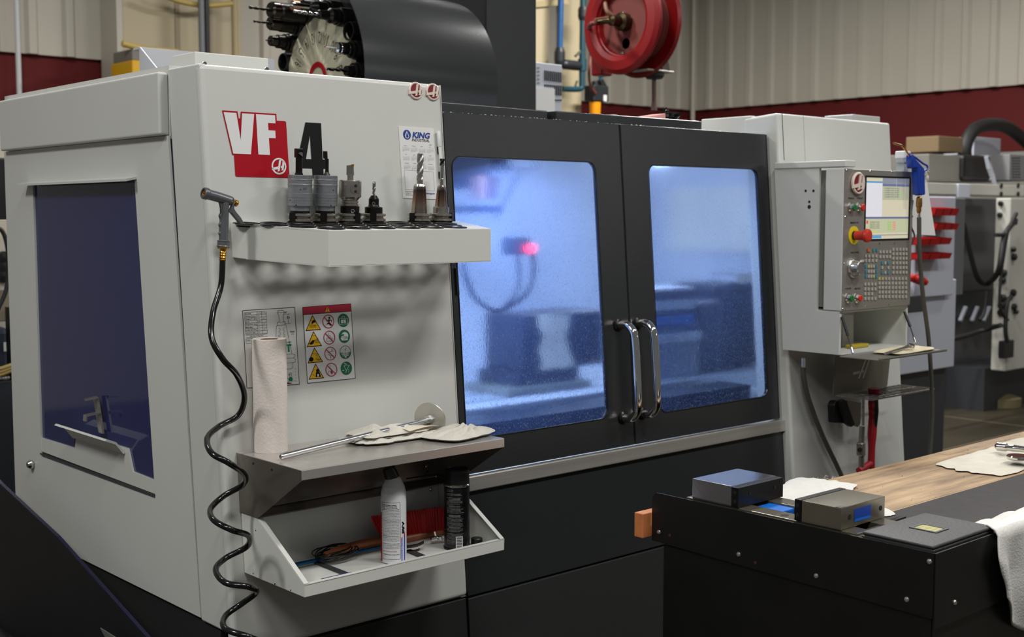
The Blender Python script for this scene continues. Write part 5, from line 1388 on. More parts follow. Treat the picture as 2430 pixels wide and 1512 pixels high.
# ================================================================ operator panel and its arm
XP0, XP1, YP_, ZP0, ZP1 = 3.502, 3.919, 2.30, 1.305, 1.766
def PX(px, py, off=0.0): return vy(px, py, YP_-off)
def PC(cx, cy, off=0.0):                        # position read on the enlarged panel, 3.78 to one
    return PX(1900+cx/3.78, 380+cy/3.78, off)
M_PSS = mat('pendant_brushed_steel', (150, 146, 138), 0.35, 0.45, 0.06, 120, 0.05, 6, stretch=(1, 1, 20))
pn = thing('control_pendant', 'operator control pendant with screen, red stop button and rows of keys', 'control panel', ((XP0+XP1)/2, YP_+0.04, ZP0))
obj('housing', MB().box((XP0, YP_+0.003, ZP0), (XP1, YP_+0.072, ZP1)), M_GREY, pn, bevel=0.003)
obj('face_plate', MB().box((XP0+0.002, YP_, ZP0+0.002), (XP1-0.002, YP_+0.003, ZP1-0.002)), M_PSS, pn, 'brushed steel face plate')
for cx, cy in ((418, 90), (626, 98), (824, 106), (1008, 115), (404, 508), (1000, 505), (392, 922), (988, 893), (378, 1332), (587, 1315), (785, 1295), (976, 1278), (705, 748), (838, 744)):
    obj('screw', MB().lathe([(0.0042, 0), (0.0038, 0.0015), (0.002, 0.0022)], PC(cx, cy), (0, -1, 0), 10), M_CHROME, pn)
# screen: recess frame, glass and picture
s0, s1 = PC(583, 150), PC(985, 712)
SX0, SX1, SZ1, SZ0 = PC(583, 400).x, PC(968, 400).x, PC(700, 158).z, PC(700, 706).z
fm = MB().ring_slab([(SX0-0.006, YP_-0.0008, SZ0-0.006), (SX1+0.008, YP_-0.0008, SZ0-0.006), (SX1+0.008, YP_-0.0008, SZ1+0.006), (SX0-0.006, YP_-0.0008, SZ1+0.006)],
                    [(SX0, YP_-0.0008, SZ0), (SX1, YP_-0.0008, SZ0), (SX1, YP_-0.0008, SZ1), (SX0, YP_-0.0008, SZ1)], (0, -0.001, 0))
scf = obj('screen_frame', fm, M_BLK, pn)
def scr(name, u0, v0, u1, v1, rgb, off=0.0, e=0.55):
    """rectangle of the lit picture, u to the right, v down, 0..1"""
    y = YP_-0.0004-off
    m_ = mat('screen_'+name, rgb, 0.35, emit=e)
    X_ = lambda u: SX0+(SX1-SX0)*u
    Z_ = lambda v: SZ1-(SZ1-SZ0)*v
    return obj(name, MB().add([(X_(u0), y, Z_(v1)), (X_(u1), y, Z_(v1)), (X_(u1), y, Z_(v0)), (X_(u0), y, Z_(v0))], [(0, 1, 2, 3)]), m_, scf)
scr('picture', 0, 0, 1, 1, (196, 190, 168))
scr('title_bar', 0, 0.06, 0.37, 0.085, (70, 140, 180), 0.0002)
scr('program_window', 0, 0.085, 0.37, 0.64, (206, 206, 214), 0.0002)
scr('top_bar', 0.37, 0.0, 1, 0.10, (128, 132, 146), 0.0002)
scr('header_bar', 0.37, 0.10, 1, 0.135, (96, 104, 142), 0.0003)
scr('tool_window', 0.37, 0.135, 1, 0.36, (170, 172, 150), 0.0002)
scr('middle_bar', 0, 0.64, 1, 0.67, (92, 100, 140), 0.0003)
scr('load_window', 0, 0.67, 1, 0.90, (178, 182, 152), 0.0002)
scr('bottom_bar', 0, 0.95, 0.37, 0.99, (70, 150, 210), 0.0003)
scr('bottom_line', 0, 0.935, 1, 0.945, (120, 116, 108), 0.0003)
for i in range(5):
    scr('green_bar', 0.50, 0.72+0.032*i, 0.60, 0.735+0.032*i, (140, 186, 92), 0.0004)
    scr('red_bar', 0.62, 0.72+0.032*i, 0.70, 0.735+0.032*i, (216, 130, 108), 0.0004)
scr('red_icon', 0.02, 0.70, 0.06, 0.75, (206, 60, 84), 0.0004); scr('green_dot', 0.77, 0.25, 0.81, 0.28, (96, 214, 84), 0.0004)
scr('yellow_bar', 0.12, 0.865, 0.26, 0.885, (190, 196, 90), 0.0004)
bt_ = MB()
SXY = lambda u, v: Vector((SX0+(SX1-SX0)*u, YP_-0.0010, SZ1-(SZ1-SZ0)*(-v)))
for i in range(4): text(bt_, 'SPINDLE LOAD', SXY, 0.10, -(0.735+0.032*i), 0.03, width=0.22)
for i in range(5): text(bt_, 'X 0.0000 TOOL OFFSET', SXY, 0.42, -(0.18+0.035*i), 0.03, width=0.34)
obj('screen_text', bt_, mat('screen_ink', (110, 112, 108), 0.5), scf, kind='stuff')
for u in (0.69, 0.9): scr('divider', u, 0.0, u+0.004, 0.36, (210, 208, 196), 0.0005)
# emblem
badge(pn, PC(508, 208, 0.002), (1, 0, 0), (0, 0, 1), (0, -1, 0), 0.036, label='ivory badge with red centre')
# round push buttons
def button(cx, cy, rgb, nm):
    p = PC(cx, cy)
    o = obj('push_button', MB().lathe([(0.0165, 0), (0.0165, 0.003), (0.0135, 0.006), (0.0125, 0.014), (0.0105, 0.014)], p, (0, -1, 0), 24), M_CHROME, pn, nm+' push button')
    obj('button_cap', MB().lathe([(0.0108, 0.008), (0.0108, 0.0165), (0.009, 0.018), (0, 0.018)], p, (0, -1, 0), 24), mat('button_'+nm, rgb, 0.4), o)
button(448, 424, (20, 110, 50), 'green'); button(524, 424, (206, 40, 30), 'red')
button(422, 1238, (20, 110, 50), 'green'); button(500, 1238, (206, 40, 30), 'red')
lb = MB(); XZ = lambda u, v: Vector((u, YP_-0.0004, v))
for cx, cy, s_ in ((425, 350, 'POWER ON'), (504, 350, 'POWER OFF'), (444, 570, 'EMERGENCY STOP'), (448, 838, 'HANDLE CONTROL'), (400, 1162, 'CYCLE START'), (484, 1162, 'FEED HOLD')):
    q = PC(cx, cy); text(lb, s_, XZ, q.x, q.z, 0.008, width=0.034 if len(s_) < 12 else 0.048, bold=0.02)
obj('lettering', lb, M_INK, pn)
# emergency stop
p = PC(475, 676)
es_ = obj('emergency_stop', MB().lathe([(0.030, 0), (0.030, 0.002)], p, (0, -1, 0), 32), mat('stop_yellow', (232, 206, 20), 0.4), pn, 'yellow ring with a red mushroom button')
obj('button_neck', MB().lathe([(0.015, 0.002), (0.015, 0.010)], p, (0, -1, 0), 24), M_BLK, es_)
obj('mushroom_head', MB().lathe([(0.0155, 0.010), (0.0155, 0.040), (0.021, 0.044), (0.0225, 0.050), (0.021, 0.056), (0.014, 0.059), (0, 0.060)], p, (0, -1, 0), 32), mat('stop_red', (196, 52, 36), 0.4), es_)
# jog wheel
p = PC(470, 965)
jw = obj('jog_wheel', MB().lathe([(0.034, 0), (0.034, 0.005), (0.031, 0.009), (0.026, 0.009), (0.024, 0.016), (0.022, 0.028), (0.020, 0.030), (0, 0.030)], p, (0, -1, 0), 40), mat('satin_wheel', (192, 192, 190), 0.25, 0.9), pn, 'silver jog wheel')
obj('crank_knob', MB().lathe([(0.006, 0.02), (0.006, 0.036), (0, 0.038)], p+Vector((0.012, 0, 0.020)), (0, -1, 0), 16), M_CHROME, jw)
# keys
M_KEY = mat('key_pale_grey', (178, 176, 168), 0.45); M_KT = mat('key_teal', (60, 140, 160), 0.45); M_KO = mat('key_orange', (196, 104, 60), 0.45); M_KY = mat('key_pale_yellow', (190, 188, 130), 0.45)
kproto = {}
def key(cx, cy, m_=M_KEY, w=0.0085):
    p = PC(cx, cy)
    k_ = (m_.name, w)
    if k_ not in kproto:
        mb = MB().box((p.x-w/2, YP_-0.0035, p.z-0.0048), (p.x+w/2, YP_-0.0002, p.z+0.0048))
        kproto[k_] = (obj('key', mb, m_, pn, own=True), p)
    else:
        o, p0 = kproto[k_]; c_ = o.copy(); COL.objects.link(c_); c_.parent = pn; c_.location = Vector(o.location)+(p-p0)
key(606, 809, M_KO, 0.017); key(650, 808, M_KT); key(680, 806, M_KT)
for y in (860, 900):
    for x in (579, 608, 641, 673): key(x, y)
for y in (952, 998, 1042):
    for i, x in enumerate((581, 605, 628, 651, 676)): key(x, y, M_KT if i in (0, 4) else (M_KY if (i == 1 and y < 980) or (i == 3 and y > 1020) else M_KEY))
for y in (1112, 1156, 1199, 1241):
    for x in (574, 604, 635, 665):
        if not (y == 1199 and x == 665): key(x, y)
for y in (822, 866):
    for x in (709, 738, 768, 797): key(x, y)
for j, y in enumerate((800, 840, 880, 922, 964, 1006)):
    for x in (826, 858, 888, 917, 944): key(x, y)
for j, y in enumerate((922, 964, 1007)):
    for i, x in enumerate((727, 754, 782)):
        if (i, j) != (1, 1): key(x, y, M_KT if (i != 1 and j != 1) else M_KEY)
for j, y in enumerate((1062, 1104, 1144, 1186, 1228)):
    for i, x in enumerate((702, 730, 759, 788, 820, 849, 880, 909, 940)): key(x, y-j*1, M_KY if (i < 2 and j == 0) else M_KEY)
# arm housing and storage box behind and below the pendant
YH = 2.309; XH = XP0+0.001
ah = thing('pendant_arm', 'light grey pendant arm cabinet with an open storage bay under the control pendant', 'cabinet', (XH+0.2, 2.42, 1.16))
yb_ = lambda z: 2.6+KF*(z-1.62)-RO*1.003-0.001
s = MB().slab([(XH, yb_(1.162), 1.162), (XH, YH, 1.162), (XH, YH, 1.300), (XH, 2.378, 1.300), (XH, 2.398, 1.305), (XH, 2.398, 1.770), (XH, yb_(1.77), 1.770)], (0.012, 0, 0))
obj('side_plate', s, M_GREY, ah)
obj('top_cap', MB().box((XH-0.004, 2.296, 1.771), (XH+0.055, yb_(1.79)-0.001, 1.793)), M_GREY, ah, bevel=0.003)
obj('arm_body', MB().box((XH+0.06, 2.378, 1.31), (XH+0.35, yb_(1.31)-0.001, 1.765)), M_GREY, ah)
obj('bay_top', MB().box((XH+0.002, YH, 1.2975), (XH+0.415, yb_(1.3)-0.01, 1.3035)), M_GREY, ah)
obj('bay_back', MB().box((XH+0.012, yb_(1.162)-0.012, 1.162), (XH+0.415, yb_(1.162)-0.004, 1.299)), M_GREY, ah)
obj('bay_floor', MB().box((XH+0.012, YH, 1.160), (XH+0.415, yb_(1.16)-0.004, 1.165)), M_GREY, ah)
obj('bay_side', MB().box((XH+0.408, YH, 1.162), (XH+0.416, yb_(1.16)-0.004, 1.300)), M_GREY, ah)
for px, py, r_ in ((1912, 453, 0.0045), (1930.5, 453, 0.0045), (1920.5, 479, 0.0045), (1920.5, 491, 0.0065)):
    p = vx(px, py, XH); obj('hole', MB().lathe([(r_, 0), (r_, 0.0006)], p, (-1, 0, 0), 14), M_HOLE, ah)
ph = MB().slab([vy(1999, 748, YH+0.10), vy(2025, 747, YH+0.10), vy(2025, 818, YH+0.10), vy(1999, 822, YH+0.10)], (0, 0.002, 0))
obj('instruction_sheet', ph, mat('grey_print_sheet', (168, 168, 166), 0.5), ah)
# folding tray door with its struts
zt_ = 1.158
flp = thing('drop_door', 'folded down grey tray door under the control pendant', 'door', (XH+0.2, 2.2, zt_-0.004))
fe = [hz(2007, 846, zt_).y]
FY = 2.165
obj('leaf', MB().box((XH+0.004, FY, zt_-0.004), (XH+0.43, YH-0.001, zt_)), M_PSS, flp, bevel=0.001)
obj('edge_fold', MB().box((XH+0.004, FY, zt_-0.004), (XH+0.43, FY+0.002, zt_+0.004)), M_PSS, flp)
st = MB()
for a_, b_, c_ in (((1998, 752), (2012, 797), (2024, 838)), ((2146, 740), (2160, 775), (2172, 812))):
    A_, B__, C__ = vy(*a_, YH-0.004), vy(*b_, YH-0.03), vy(*c_, YH-0.06)
    ob_ = obj('strut_cylinder', MB().tube([A_, B__], 0.0048, 12), M_BLK, flp)
    obj('strut_rod', MB().tube([B__, C__], 0.0022, 10), M_TOOLB, flp)
    obj('strut_end', MB().tube([C__+(B__-C__)*0.3, C__], 0.0045, 10), M_CHROME, flp)
q = vy(2115, 822, 2.22)
rag('cotton_rag', XH+0.275, 2.232, zt_+0.001, 0.28, 0.115, 3, 0.026, 21, 'yellowish white rag lying on the drop door', 4, mat('oily_rag_cloth', (212, 202, 170), 0.9, 0, 0.6, 200, 0.12, 20), layers=1)
a_, b_ = Vector((XH+0.10, 2.20, zt_+0.010)), Vector((XH+0.24, 2.19, zt_+0.026))
t = thing('ratchet_wrench', 'small chrome ratchet wrench lying on the drop door rag', 'wrench', a_)
obj('handle', MB().tube([a_, b_], [0.004, 0.005], 12), M_CHROME, t); obj('head', MB().lathe([(0.010, -0.006), (0.012, -0.004), (0.012, 0.004), (0.010, 0.006)], b_, (0, -0.3, 1), 20), M_CHROME, t)
q = Vector((XH+0.16, 2.36, 1.166))
o = obj('yellow_case', MB().box(q, q+Vector((0.10, 0.03, 0.012))), mat('dull_yellow', (170, 150, 40), 0.5), bevel=0.003); tag(o, 'dull yellow flat case inside the pendant storage bay', 'case')
# key cut steel plate with wire grid holder
t = thing('tool_hanger', 'grey steel plate with a slotted emblem and a wire shelf for hanging tools', 'tool holder', (3.68, 2.40, 1.03))
YQ = 2.43
Qp = lambda px, py, y=YQ: vy(px, py, y)
plp = [Qp(1984, 845), Qp(2113, 845), Qp(2106, 912), Qp(2100, 935), Qp(1977, 937)]
obj('plate', MB().slab(plp, (0, 0.002, 0)), mat('grey_plate_paint', (120, 116, 104), 0.4, 0.3), t)
hs = MB()
for P_ in ([(2052, 855), (2056, 855), (2040, 898), (2036, 898)], [(2061, 854), (2065, 854), (2050, 898), (2046, 898)], [(2024, 884), (2041, 880), (2040, 886), (2025, 890)], [(2047, 878), (2051, 879), (2049, 885), (2046, 884)]):
    hs.slab([Qp(a, b__, YQ-0.0008) for a, b__ in P_], (0, 0.0006, 0))
obj('emblem_slots', hs, mat('slot_light', (190, 192, 190), 0.5), t)
GZ = Qp(2000, 936).z
gr = MB()
gx0, gx1 = Qp(1984, 936).x, Qp(1984, 936).x+0.40
for i in range(13):
    x = gx0+(gx1-gx0)*i/12; gr.bar((x, YQ-0.14, GZ), (x, YQ+0.0, GZ), 0.004)
gr.bar((gx0, YQ-0.14, GZ), (gx1, YQ-0.14, GZ), 0.005); gr.bar((gx0, YQ-0.07, GZ), (gx1, YQ-0.07, GZ), 0.004); gr.bar((gx0, YQ-0.002, GZ), (gx1, YQ-0.002, GZ), 0.004)
obj('wire_shelf', gr, M_STEEL, t, kind='stuff')
# magnetic black holder
t = thing('magnet_hook', 'black curved plastic holder fixed under the wire shelf', 'holder', Qp(2010, 1010, 2.46))
mh = [(1982, 1004), (1980, 962), (1985, 952), (1996, 950), (2008, 966), (2016, 1006)]
obj('cup', MB().slab([Qp(a, b__, 2.44) for a, b__ in mh], (0, 0.03, 0)), M_BLK, t, bevel=0.004)
obj('arm', MB().slab([Qp(a, b__, 2.42) for a, b__ in [(1996, 952), (2004, 948), (2010, 952), (2030, 1008), (2022, 1014), (2014, 1008)]], (0, 0.02, 0)), M_RUB, t, bevel=0.003)
obj('plate', MB().slab([Qp(a, b__, 2.45) for a, b__ in [(2010, 950), (2044, 956), (2042, 1006), (2036, 1014), (2026, 1010)]], (0, 0.006, 0)), M_SHD, t)
# hanging rod with universal joint, red grips
t = thing('swivel_socket', 'grey socket extension with a universal joint hanging from the wire shelf', 'tool', Qp(2046, 1110, 2.36))
R_ = lambda px, py: vy(px, py, 2.36)
obj('shaft', MB().tube([R_(2049, 940), R_(2048, 1010)], 0.0045, 12), M_STEEL, t)
obj('sleeve', MB().tube([R_(2046, 1012), R_(2044, 1052)], 0.0095, 14), M_TOOL, t)
obj('joint', MB().bar(R_(2043, 1050), R_(2043, 1082), 0.026, 0.02), M_TOOL, t, bevel=0.004)
obj('joint_pin', MB().tube([vy(2040, 1068, 2.345), vy(2040, 1068, 2.375)], 0.008, 14), M_TOOLB, t)
obj('socket', MB().tube([R_(2044, 1080), R_(2044, 1108)], 0.010, 14), M_TOOL, t)
t = thing('red_handled_wrench', 'long red and black handled tool hanging through the wire shelf', 'tool', R_(2068, 1110))
M_RG = mat('red_rubber_grip', (140, 18, 26), 0.45)
obj('grip_cap', MB().tube([R_(2074, 922), R_(2074, 940)], [0.0205, 0.0175], 18), M_RG, t)
obj('grip', MB().tube(spline([R_(2073, 940), R_(2072, 965), R_(2071, 1000), R_(2070, 1020), R_(2069, 1045), R_(2068, 1080), R_(2067, 1112)], 3), [0.0155, 0.0165, 0.0175, 0.0165, 0.0155, 0.014, 0.0150, 0.015, 0.0155, 0.0155, 0.0155, 0.015, 0.014, 0.0125, 0.012, 0.012, 0.012, 0.013, 0.013], 18), M_RG, t)
obj('black_inlay', MB().tube([vy(2077, 945, 2.351), vy(2078, 975, 2.349), vy(2076, 1012, 2.351)], [0.010, 0.0105, 0.008], 12), M_BLK, t, 'black grip inlay')
obj('yoke', MB().tube(spline([R_(2066, 1100), R_(2050, 1110), R_(2038, 1118)], 3), 0.012, 12), M_RG, t)
# grey hose down the enclosure
hq = lambda px, py, o_=0.03: fr(px, py, RO+o_)
t = thing('grey_hose', 'grey flexible hose curving down the front of the right enclosure', 'hose', hq(1990, 1112))
obj('hose', MB().tube(spline([hq(1906, 862), hq(1908, 900), hq(1920, 950), hq(1950, 1030), hq(1988, 1110), hq(2000, 1140), hq(2010, 1190)], 6), 0.0085, 10), mat('olive_grey_hose', (74, 72, 64), 0.5), t)
obj('fitting', MB().tube([hq(1906, 850), hq(1906, 872)], 0.009, 12), M_CHROME, t)
# work lamp base / beacon on top of the pendant
q0, q1 = vy(2138, 402, 2.33), vy(2138, 356, 2.33)
t = thing('grey_beacon', 'small grey plastic beacon on top of the control pendant', 'beacon', q0)
obj('stem', MB().box((q0.x-0.014, 2.31, ZP1+0.0005), (q0.x+0.014, 2.34, q0.z+0.02)), mat('clear_grey', (150, 156, 160), 0.2), t)
obj('head', MB().box((q0.x-0.020, 2.305, q0.z+0.02), (q0.x+0.016, 2.34, q1.z-0.012)), mat('beacon_grey', (150, 156, 160), 0.35), t, bevel=0.006)
obj('lid', MB().box((q0.x-0.022, 2.303, q1.z-0.03), (q0.x+0.018, 2.342, q1.z-0.004)), mat('beacon_white', (206, 210, 212), 0.35), t, bevel=0.004)
# blue air gun hanging on the right side
YG = 2.27
g_ = lambda px, py: vy(px, py, YG)
t = thing('air_gun', 'blue plastic air blow gun hooked beside the control pendant', 'air gun', g_(2182, 512))
M_BG = mat('blue_gun_plastic', (20, 56, 150), 0.30)
gp = [(2157, 366), (2166, 378), (2186, 400), (2188, 462), (2186, 463), (2172, 463), (2169, 400), (2158, 400), (2156, 380)]
obj('body', MB().slab([g_(a, b__)+Vector((0, 0.012, 0)) for a, b__ in gp], (0, -0.026, 0)), M_BG, t, bevel=0.005, seg=3)
obj('grip', MB().tube([g_(2178, 400), g_(2180, 430), g_(2180, 464)], [0.012, 0.0125, 0.012], 16), M_BG, t)
obj('lever', MB().tube(spline([g_(2158, 366), g_(2172, 374), g_(2190, 388), g_(2200, 394), g_(2198, 404), g_(2188, 408)], 4), 0.0035, 10), M_BG, t)
obj('nozzle', MB().tube(spline([g_(2120, 339), g_(2132, 343), g_(2141, 346), g_(2150, 358), g_(2158, 372)], 4), 0.0035, 10), mat('copper_tube', (214, 160, 96), 0.25, 1), t, 'bent copper nozzle tube')
obj('coupling', MB().lathe([(0.006, 0.03), (0.0095, 0.024), (0.0105, 0.01), (0.0105, -0.004), (0.008, -0.008), (0.008, -0.02), (0.005, -0.028)], g_(2181, 487), (0, 0, 1), 16), mat('worn_brass', (150, 112, 62), 0.35, 0.9), t, 'worn brass coupling')
obj('swivel', MB().tube([g_(2181, 502), g_(2181, 520)], 0.005, 12), M_CHROME, t)
t = thing('air_hose', 'dark grey air hose dropping from the air gun to behind the workbench', 'hose', g_(2209, 1090))
obj('hose', MB().tube(spline([g_(2181, 516), g_(2182, 600), g_(2190, 700), g_(2203, 800), g_(2210, 900), g_(2212, 980), g_(2207, 1080), g_(2205, 1120)], 6), 0.0075, 10), mat('olive_grey_hose', (74, 72, 64), 0.5), t)
# hanging sheet
hs_ = [(2166, 463), (2172, 420), (2198, 420), (2220, 559), (2166, 556)]
t = thing('hanging_sheet', 'white paper sheets hanging on a ring beside the control pendant', 'paper', vy(2195, 559, 2.36))
obj('sheet', MB().slab([vy(a, b__, 2.36) for a, b__ in hs_], (0, 0.0015, 0)), M_WHITE, t)
obj('hook', MB().bar((XP1, 2.34, vy(2196, 418, 2.355).z), vy(2198, 418, 2.355), 0.004), M_CHROME, t)
obj('ring', MB().tube(spline([vy(2192, 412, 2.355), vy(2200, 408, 2.35), vy(2204, 416, 2.35), vy(2200, 424, 2.35), vy(2196, 426, 2.355)], 3), 0.0018, 8), M_CHROME, t)
cab = MB().tube(spline([vy(2166, 475, 2.35), vy(2161, 530, 2.35), vy(2170, 560, 2.34), vy(2160, 585, 2.34)], 5), 0.003, 8)
tag(obj('thin_cable', cab, M_RUB), 'thin dark cable along the right edge of the control pendant', 'cable')
# ================================================================ workbench in front
XB0, YB0, YB1, ZL, ZW = 2.080, 1.157, 1.845, 1.000, 0.930
bw = thing('workbench', 'black steel workbench with a worn wooden top and raised end panel', 'workbench', (3.0, 1.5, 0))
M_BB = mat('scuffed_black_enamel', (15, 14, 14), 0.38, 0, 0.15, 40, 0.4, 8)
# wood planks of the top
M_WOOD = bpy.data.materials.new('worn_maple_planks'); M_WOOD.use_nodes = True
nt = M_WOOD.node_tree; pb = nt.nodes['Principled BSDF']; pb.inputs['Roughness'].default_value = 0.6
tc = nt.nodes.new('ShaderNodeTexCoord'); mp = nt.nodes.new('ShaderNodeMapping'); mp.inputs['Scale'].default_value = (1.2, 9, 9)
n1 = nt.nodes.new('ShaderNodeTexNoise'); n1.inputs['Scale'].default_value = 4; n1.inputs['Detail'].default_value = 8
n2 = nt.nodes.new('ShaderNodeTexNoise'); n2.inputs['Scale'].default_value = 2.2; n2.inputs['Detail'].default_value = 6
cr = nt.nodes.new('ShaderNodeValToRGB'); cr.color_ramp.elements[0].color = (*lin((112, 88, 62)), 1); cr.color_ramp.elements[1].color = (*lin((200, 168, 128)), 1)
cr.color_ramp.elements[0].position = 0.35; cr.color_ramp.elements[1].position = 0.68
ad = nt.nodes.new('ShaderNodeMath'); ad.operation = 'MULTIPLY_ADD'; ad.inputs[1].default_value = 0.5
hf = nt.nodes.new('ShaderNodeMath'); hf.operation = 'MULTIPLY'; hf.inputs[1].default_value = 0.5
nt.links.new(tc.outputs['Object'], mp.inputs[0]); nt.links.new(mp.outputs[0], n1.inputs['Vector']); nt.links.new(tc.outputs['Object'], n2.inputs['Vector'])
nt.links.new(n2.outputs['Fac'], hf.inputs[0]); nt.links.new(n1.outputs['Fac'], ad.inputs[0]); nt.links.new(hf.outputs[0], ad.inputs[2]); nt.links.new(ad.outputs[0], cr.inputs[0]); nt.links.new(cr.outputs[0], pb.inputs['Base Color'])
bp = nt.nodes.new('ShaderNodeBump'); bp.inputs['Strength'].default_value = 0.25; bp.inputs['Distance'].default_value = 0.002; nt.links.new(n1.outputs['Fac'], bp.inputs['Height']); nt.links.new(bp.outputs[0], pb.inputs['Normal'])
rnd = random.Random(2)
y = YB0+0.003; k = 0
while y < YB1-0.01:
    w = min(0.043, YB1-y)
    x = XB0+0.004+ (0.0 if k % 2 else 0.0)
    cuts = [XB0+0.004]; xx = XB0+rnd.uniform(0.25, 0.8)
    while xx < 4.1: cuts.append(xx); xx += rnd.uniform(0.6, 1.2)
    cuts.append(4.2)
    for a, b_ in zip(cuts[:-1], cuts[1:]):
        dz = rnd.uniform(-0.0004, 0.0004)
        obj('plank', MB().box((a, y, ZW-0.044), (b_-0.0004, y+w-0.0004, ZW+dz)), M_WOOD, bw)
    y += w; k += 1
# end panel with a rounded far corner
zlow = vx(1549, 1282, XB0).z
zn = vx(2220, 1470, XB0).z
prof = [(YB0, ZL), (YB0, zn)] + [(YB1, zlow)] + [(YB1, ZL-0.03)] + [(YB1-0.018+0.018*math.cos(a), ZL-0.018+0.018*math.sin(a)) for a in [math.radians(q) for q in range(0, 91, 15)]]
obj('end_panel', MB().slab([(XB0-0.003, a, b_) for a, b_ in prof], (0.003, 0, 0)), M_BB, bw, 'black raised end panel')
obj('front_panel', MB().box((XB0-0.001, YB0-0.003, zn-0.02), (4.2, YB0, ZL)), M_BB, bw)
obj('cabinet_end', MB().box((XB0+0.004, YB0+0.006, 0.06), (XB0+0.01, YB1-0.03, ZW-0.046)), M_BB, bw)
obj('cabinet_front', MB().box((XB0+0.006, YB0+0.004, 0.06), (4.15, YB0+0.01, ZW-0.046)), M_BB, bw)
obj('cabinet_back', MB().box((XB0+0.02, YB1-0.05, 0.5), (4.15, YB1-0.04, ZW-0.046)), M_BB, bw)
for x in (XB0+0.04, 4.1):
    for y in (YB0+0.04, YB1-0.08):
        obj('leg', MB().box((x-0.03, y-0.03, 0), (x+0.03, y+0.03, 0.3)), M_BB, bw)
for px, py in ((1564, 1263), (1753, 1316), (1937, 1367), (2152, 1423), (2206, 1333)):
    p = vx(px, py, XB0-0.003); obj('bolt', MB().lathe([(0.0052, 0), (0.0052, 0.001), (0.004, 0.003), (0.0015, 0.004)], p, (-1, 0, 0), 12), M_STEEL, bw)
p = vy(2265, 1430, YB0-0.003); obj('bolt', MB().lathe([(0.0052, 0), (0.0052, 0.001), (0.004, 0.003)], p, (0, -1, 0), 12), M_STEEL, bw)
for px, py in ((1589, 1271), (1792, 1336)):
    p = vx(px, py, XB0-0.003); obj('small_screw', MB().lathe([(0.0035, 0), (0.0030, 0.001)], p, (-1, 0, 0), 10), mat('rusty_screw', (92, 56, 44), 0.5, 0.6), bw)
a = vy(1524, 1220, YB1+0.006); b_ = vy(1549, 1280, YB1+0.006)
o = obj('timber_block', MB().box((a.x, YB1+0.004, b_.z+0.008), (a.x+0.30, YB1+0.030, a.z)), mat('orange_timber', (196, 120, 70), 0.5, 0, 0.2, 60, 0.25, 20), bevel=0.002)
tag(o, 'orange brown timber block sticking out past the far corner of the workbench', 'block')
# ---------------------------------------------------------------- machine vise
ZJ, ZBD = 1.045, 1.000
vz = thing('machine_vise', 'steel machine vise with two wide jaws and blue painted recesses on the workbench', 'vise', (2.17, 1.55, ZW))
M_VS = mat('oiled_vise_steel', (128, 122, 108), 0.24, 0.7, 0.06, 80, 0.10, 12)
M_VD = mat('sheen_tinted_steel', (170, 168, 176), 0.14, 0.9, 0.06, 80, 0.15, 10)  # pale lavender base puts the window's reflection into the far jaw's colour
M_VB = mat('blue_vise_enamel', (12, 106, 206), 0.35)
M_JP = mat('black_jaw_plate', (22, 22, 24), 0.3, 0.4)
A_ = hz(1640, 1137, ZJ); Bq = hz(1742, 1111, ZJ); Cq = hz(1853, 1135, ZJ); Dq = hz(1740, 1155, ZJ)
vx0, vx1 = XB0+0.012, XB0+0.012+0.158
fy0, fy1 = 1.635, 1.742
ny0, ny1 = hz(1980, 1211, ZJ).y, hz(1892, 1190, ZJ).y
obj('bed', MB().box((vx0+0.004, 1.33, ZW+0.001), (vx0+0.050, 1.762, ZBD)).box((vx1-0.050, 1.33, ZW+0.001), (vx1-0.004, 1.762, ZBD)).box((vx0+0.05, 1.33, ZW+0.001), (vx1-0.05, 1.762, ZW+0.022)), M_VS, vz, bevel=0.0015)
obj('bed_groove', MB().box((vx0+0.001, 1.345, ZBD-0.014), (vx0+0.006, 1.760, ZBD-0.010)), M_VD, vz)
obj('fixed_jaw', MB().box((vx0, fy0, ZBD+0.0005), (vx1, fy1, ZJ)), M_VD, vz, 'far jaw with its bluish reflection put into the colour', bevel=0.0012)
obj('jaw_plate', MB().box((vx0-0.0005, fy0-0.018, ZBD+0.001), (vx1+0.0005, fy0-0.0004, ZJ-0.001)), M_JP, vz, bevel=0.001)
obj('moving_jaw', MB().box((vx0, ny0, ZBD+0.0005), (vx1, ny1-0.001, ZJ)), M_VS, vz, bevel=0.0012)
obj('jaw_plate', MB().box((vx0-0.0005, ny1-0.0006, ZBD+0.001), (vx1+0.0005, ny1+0.016, ZJ+0.0005)), M_JP, vz, bevel=0.001)
def vhole(p, ax, r, name='hole'): obj(name, MB().lathe([(r, 0), (r, 0.0006)], p, ax, 16), M_HOLE, vz)
for z in (ZJ-0.012, ZJ-0.031):
    vhole(Vector((vx0-0.0006, fy0-0.010, z)), (-1, 0, 0), 0.0042); vhole(Vector((vx0-0.0006, ny1+0.008, z)), (-1, 0, 0), 0.0042)
for x in (vx0+0.040, vx1-0.030): vhole(Vector((x, fy0-0.0184, ZJ-0.018)), (0, -1, 0), 0.0045)
for x in (vx0+0.030, vx1-0.016): vhole(Vector((x, ny0-0.0001, ZJ-0.022)), (0, -1, 0), 0.0052)
bx0, bx1 = vx0+0.046, vx1-0.052
obj('blue_recess', MB().box((bx0, ny0-0.0006, ZJ-0.035), (bx1, ny0-0.0001, ZJ-0.009)), mat('shaded_blue_enamel', (10, 62, 160), 0.35), vz, 'flat recess with its shade put into deep blue')  # recess is flat: inner shade painted in deeper blue, lit floor in brighter
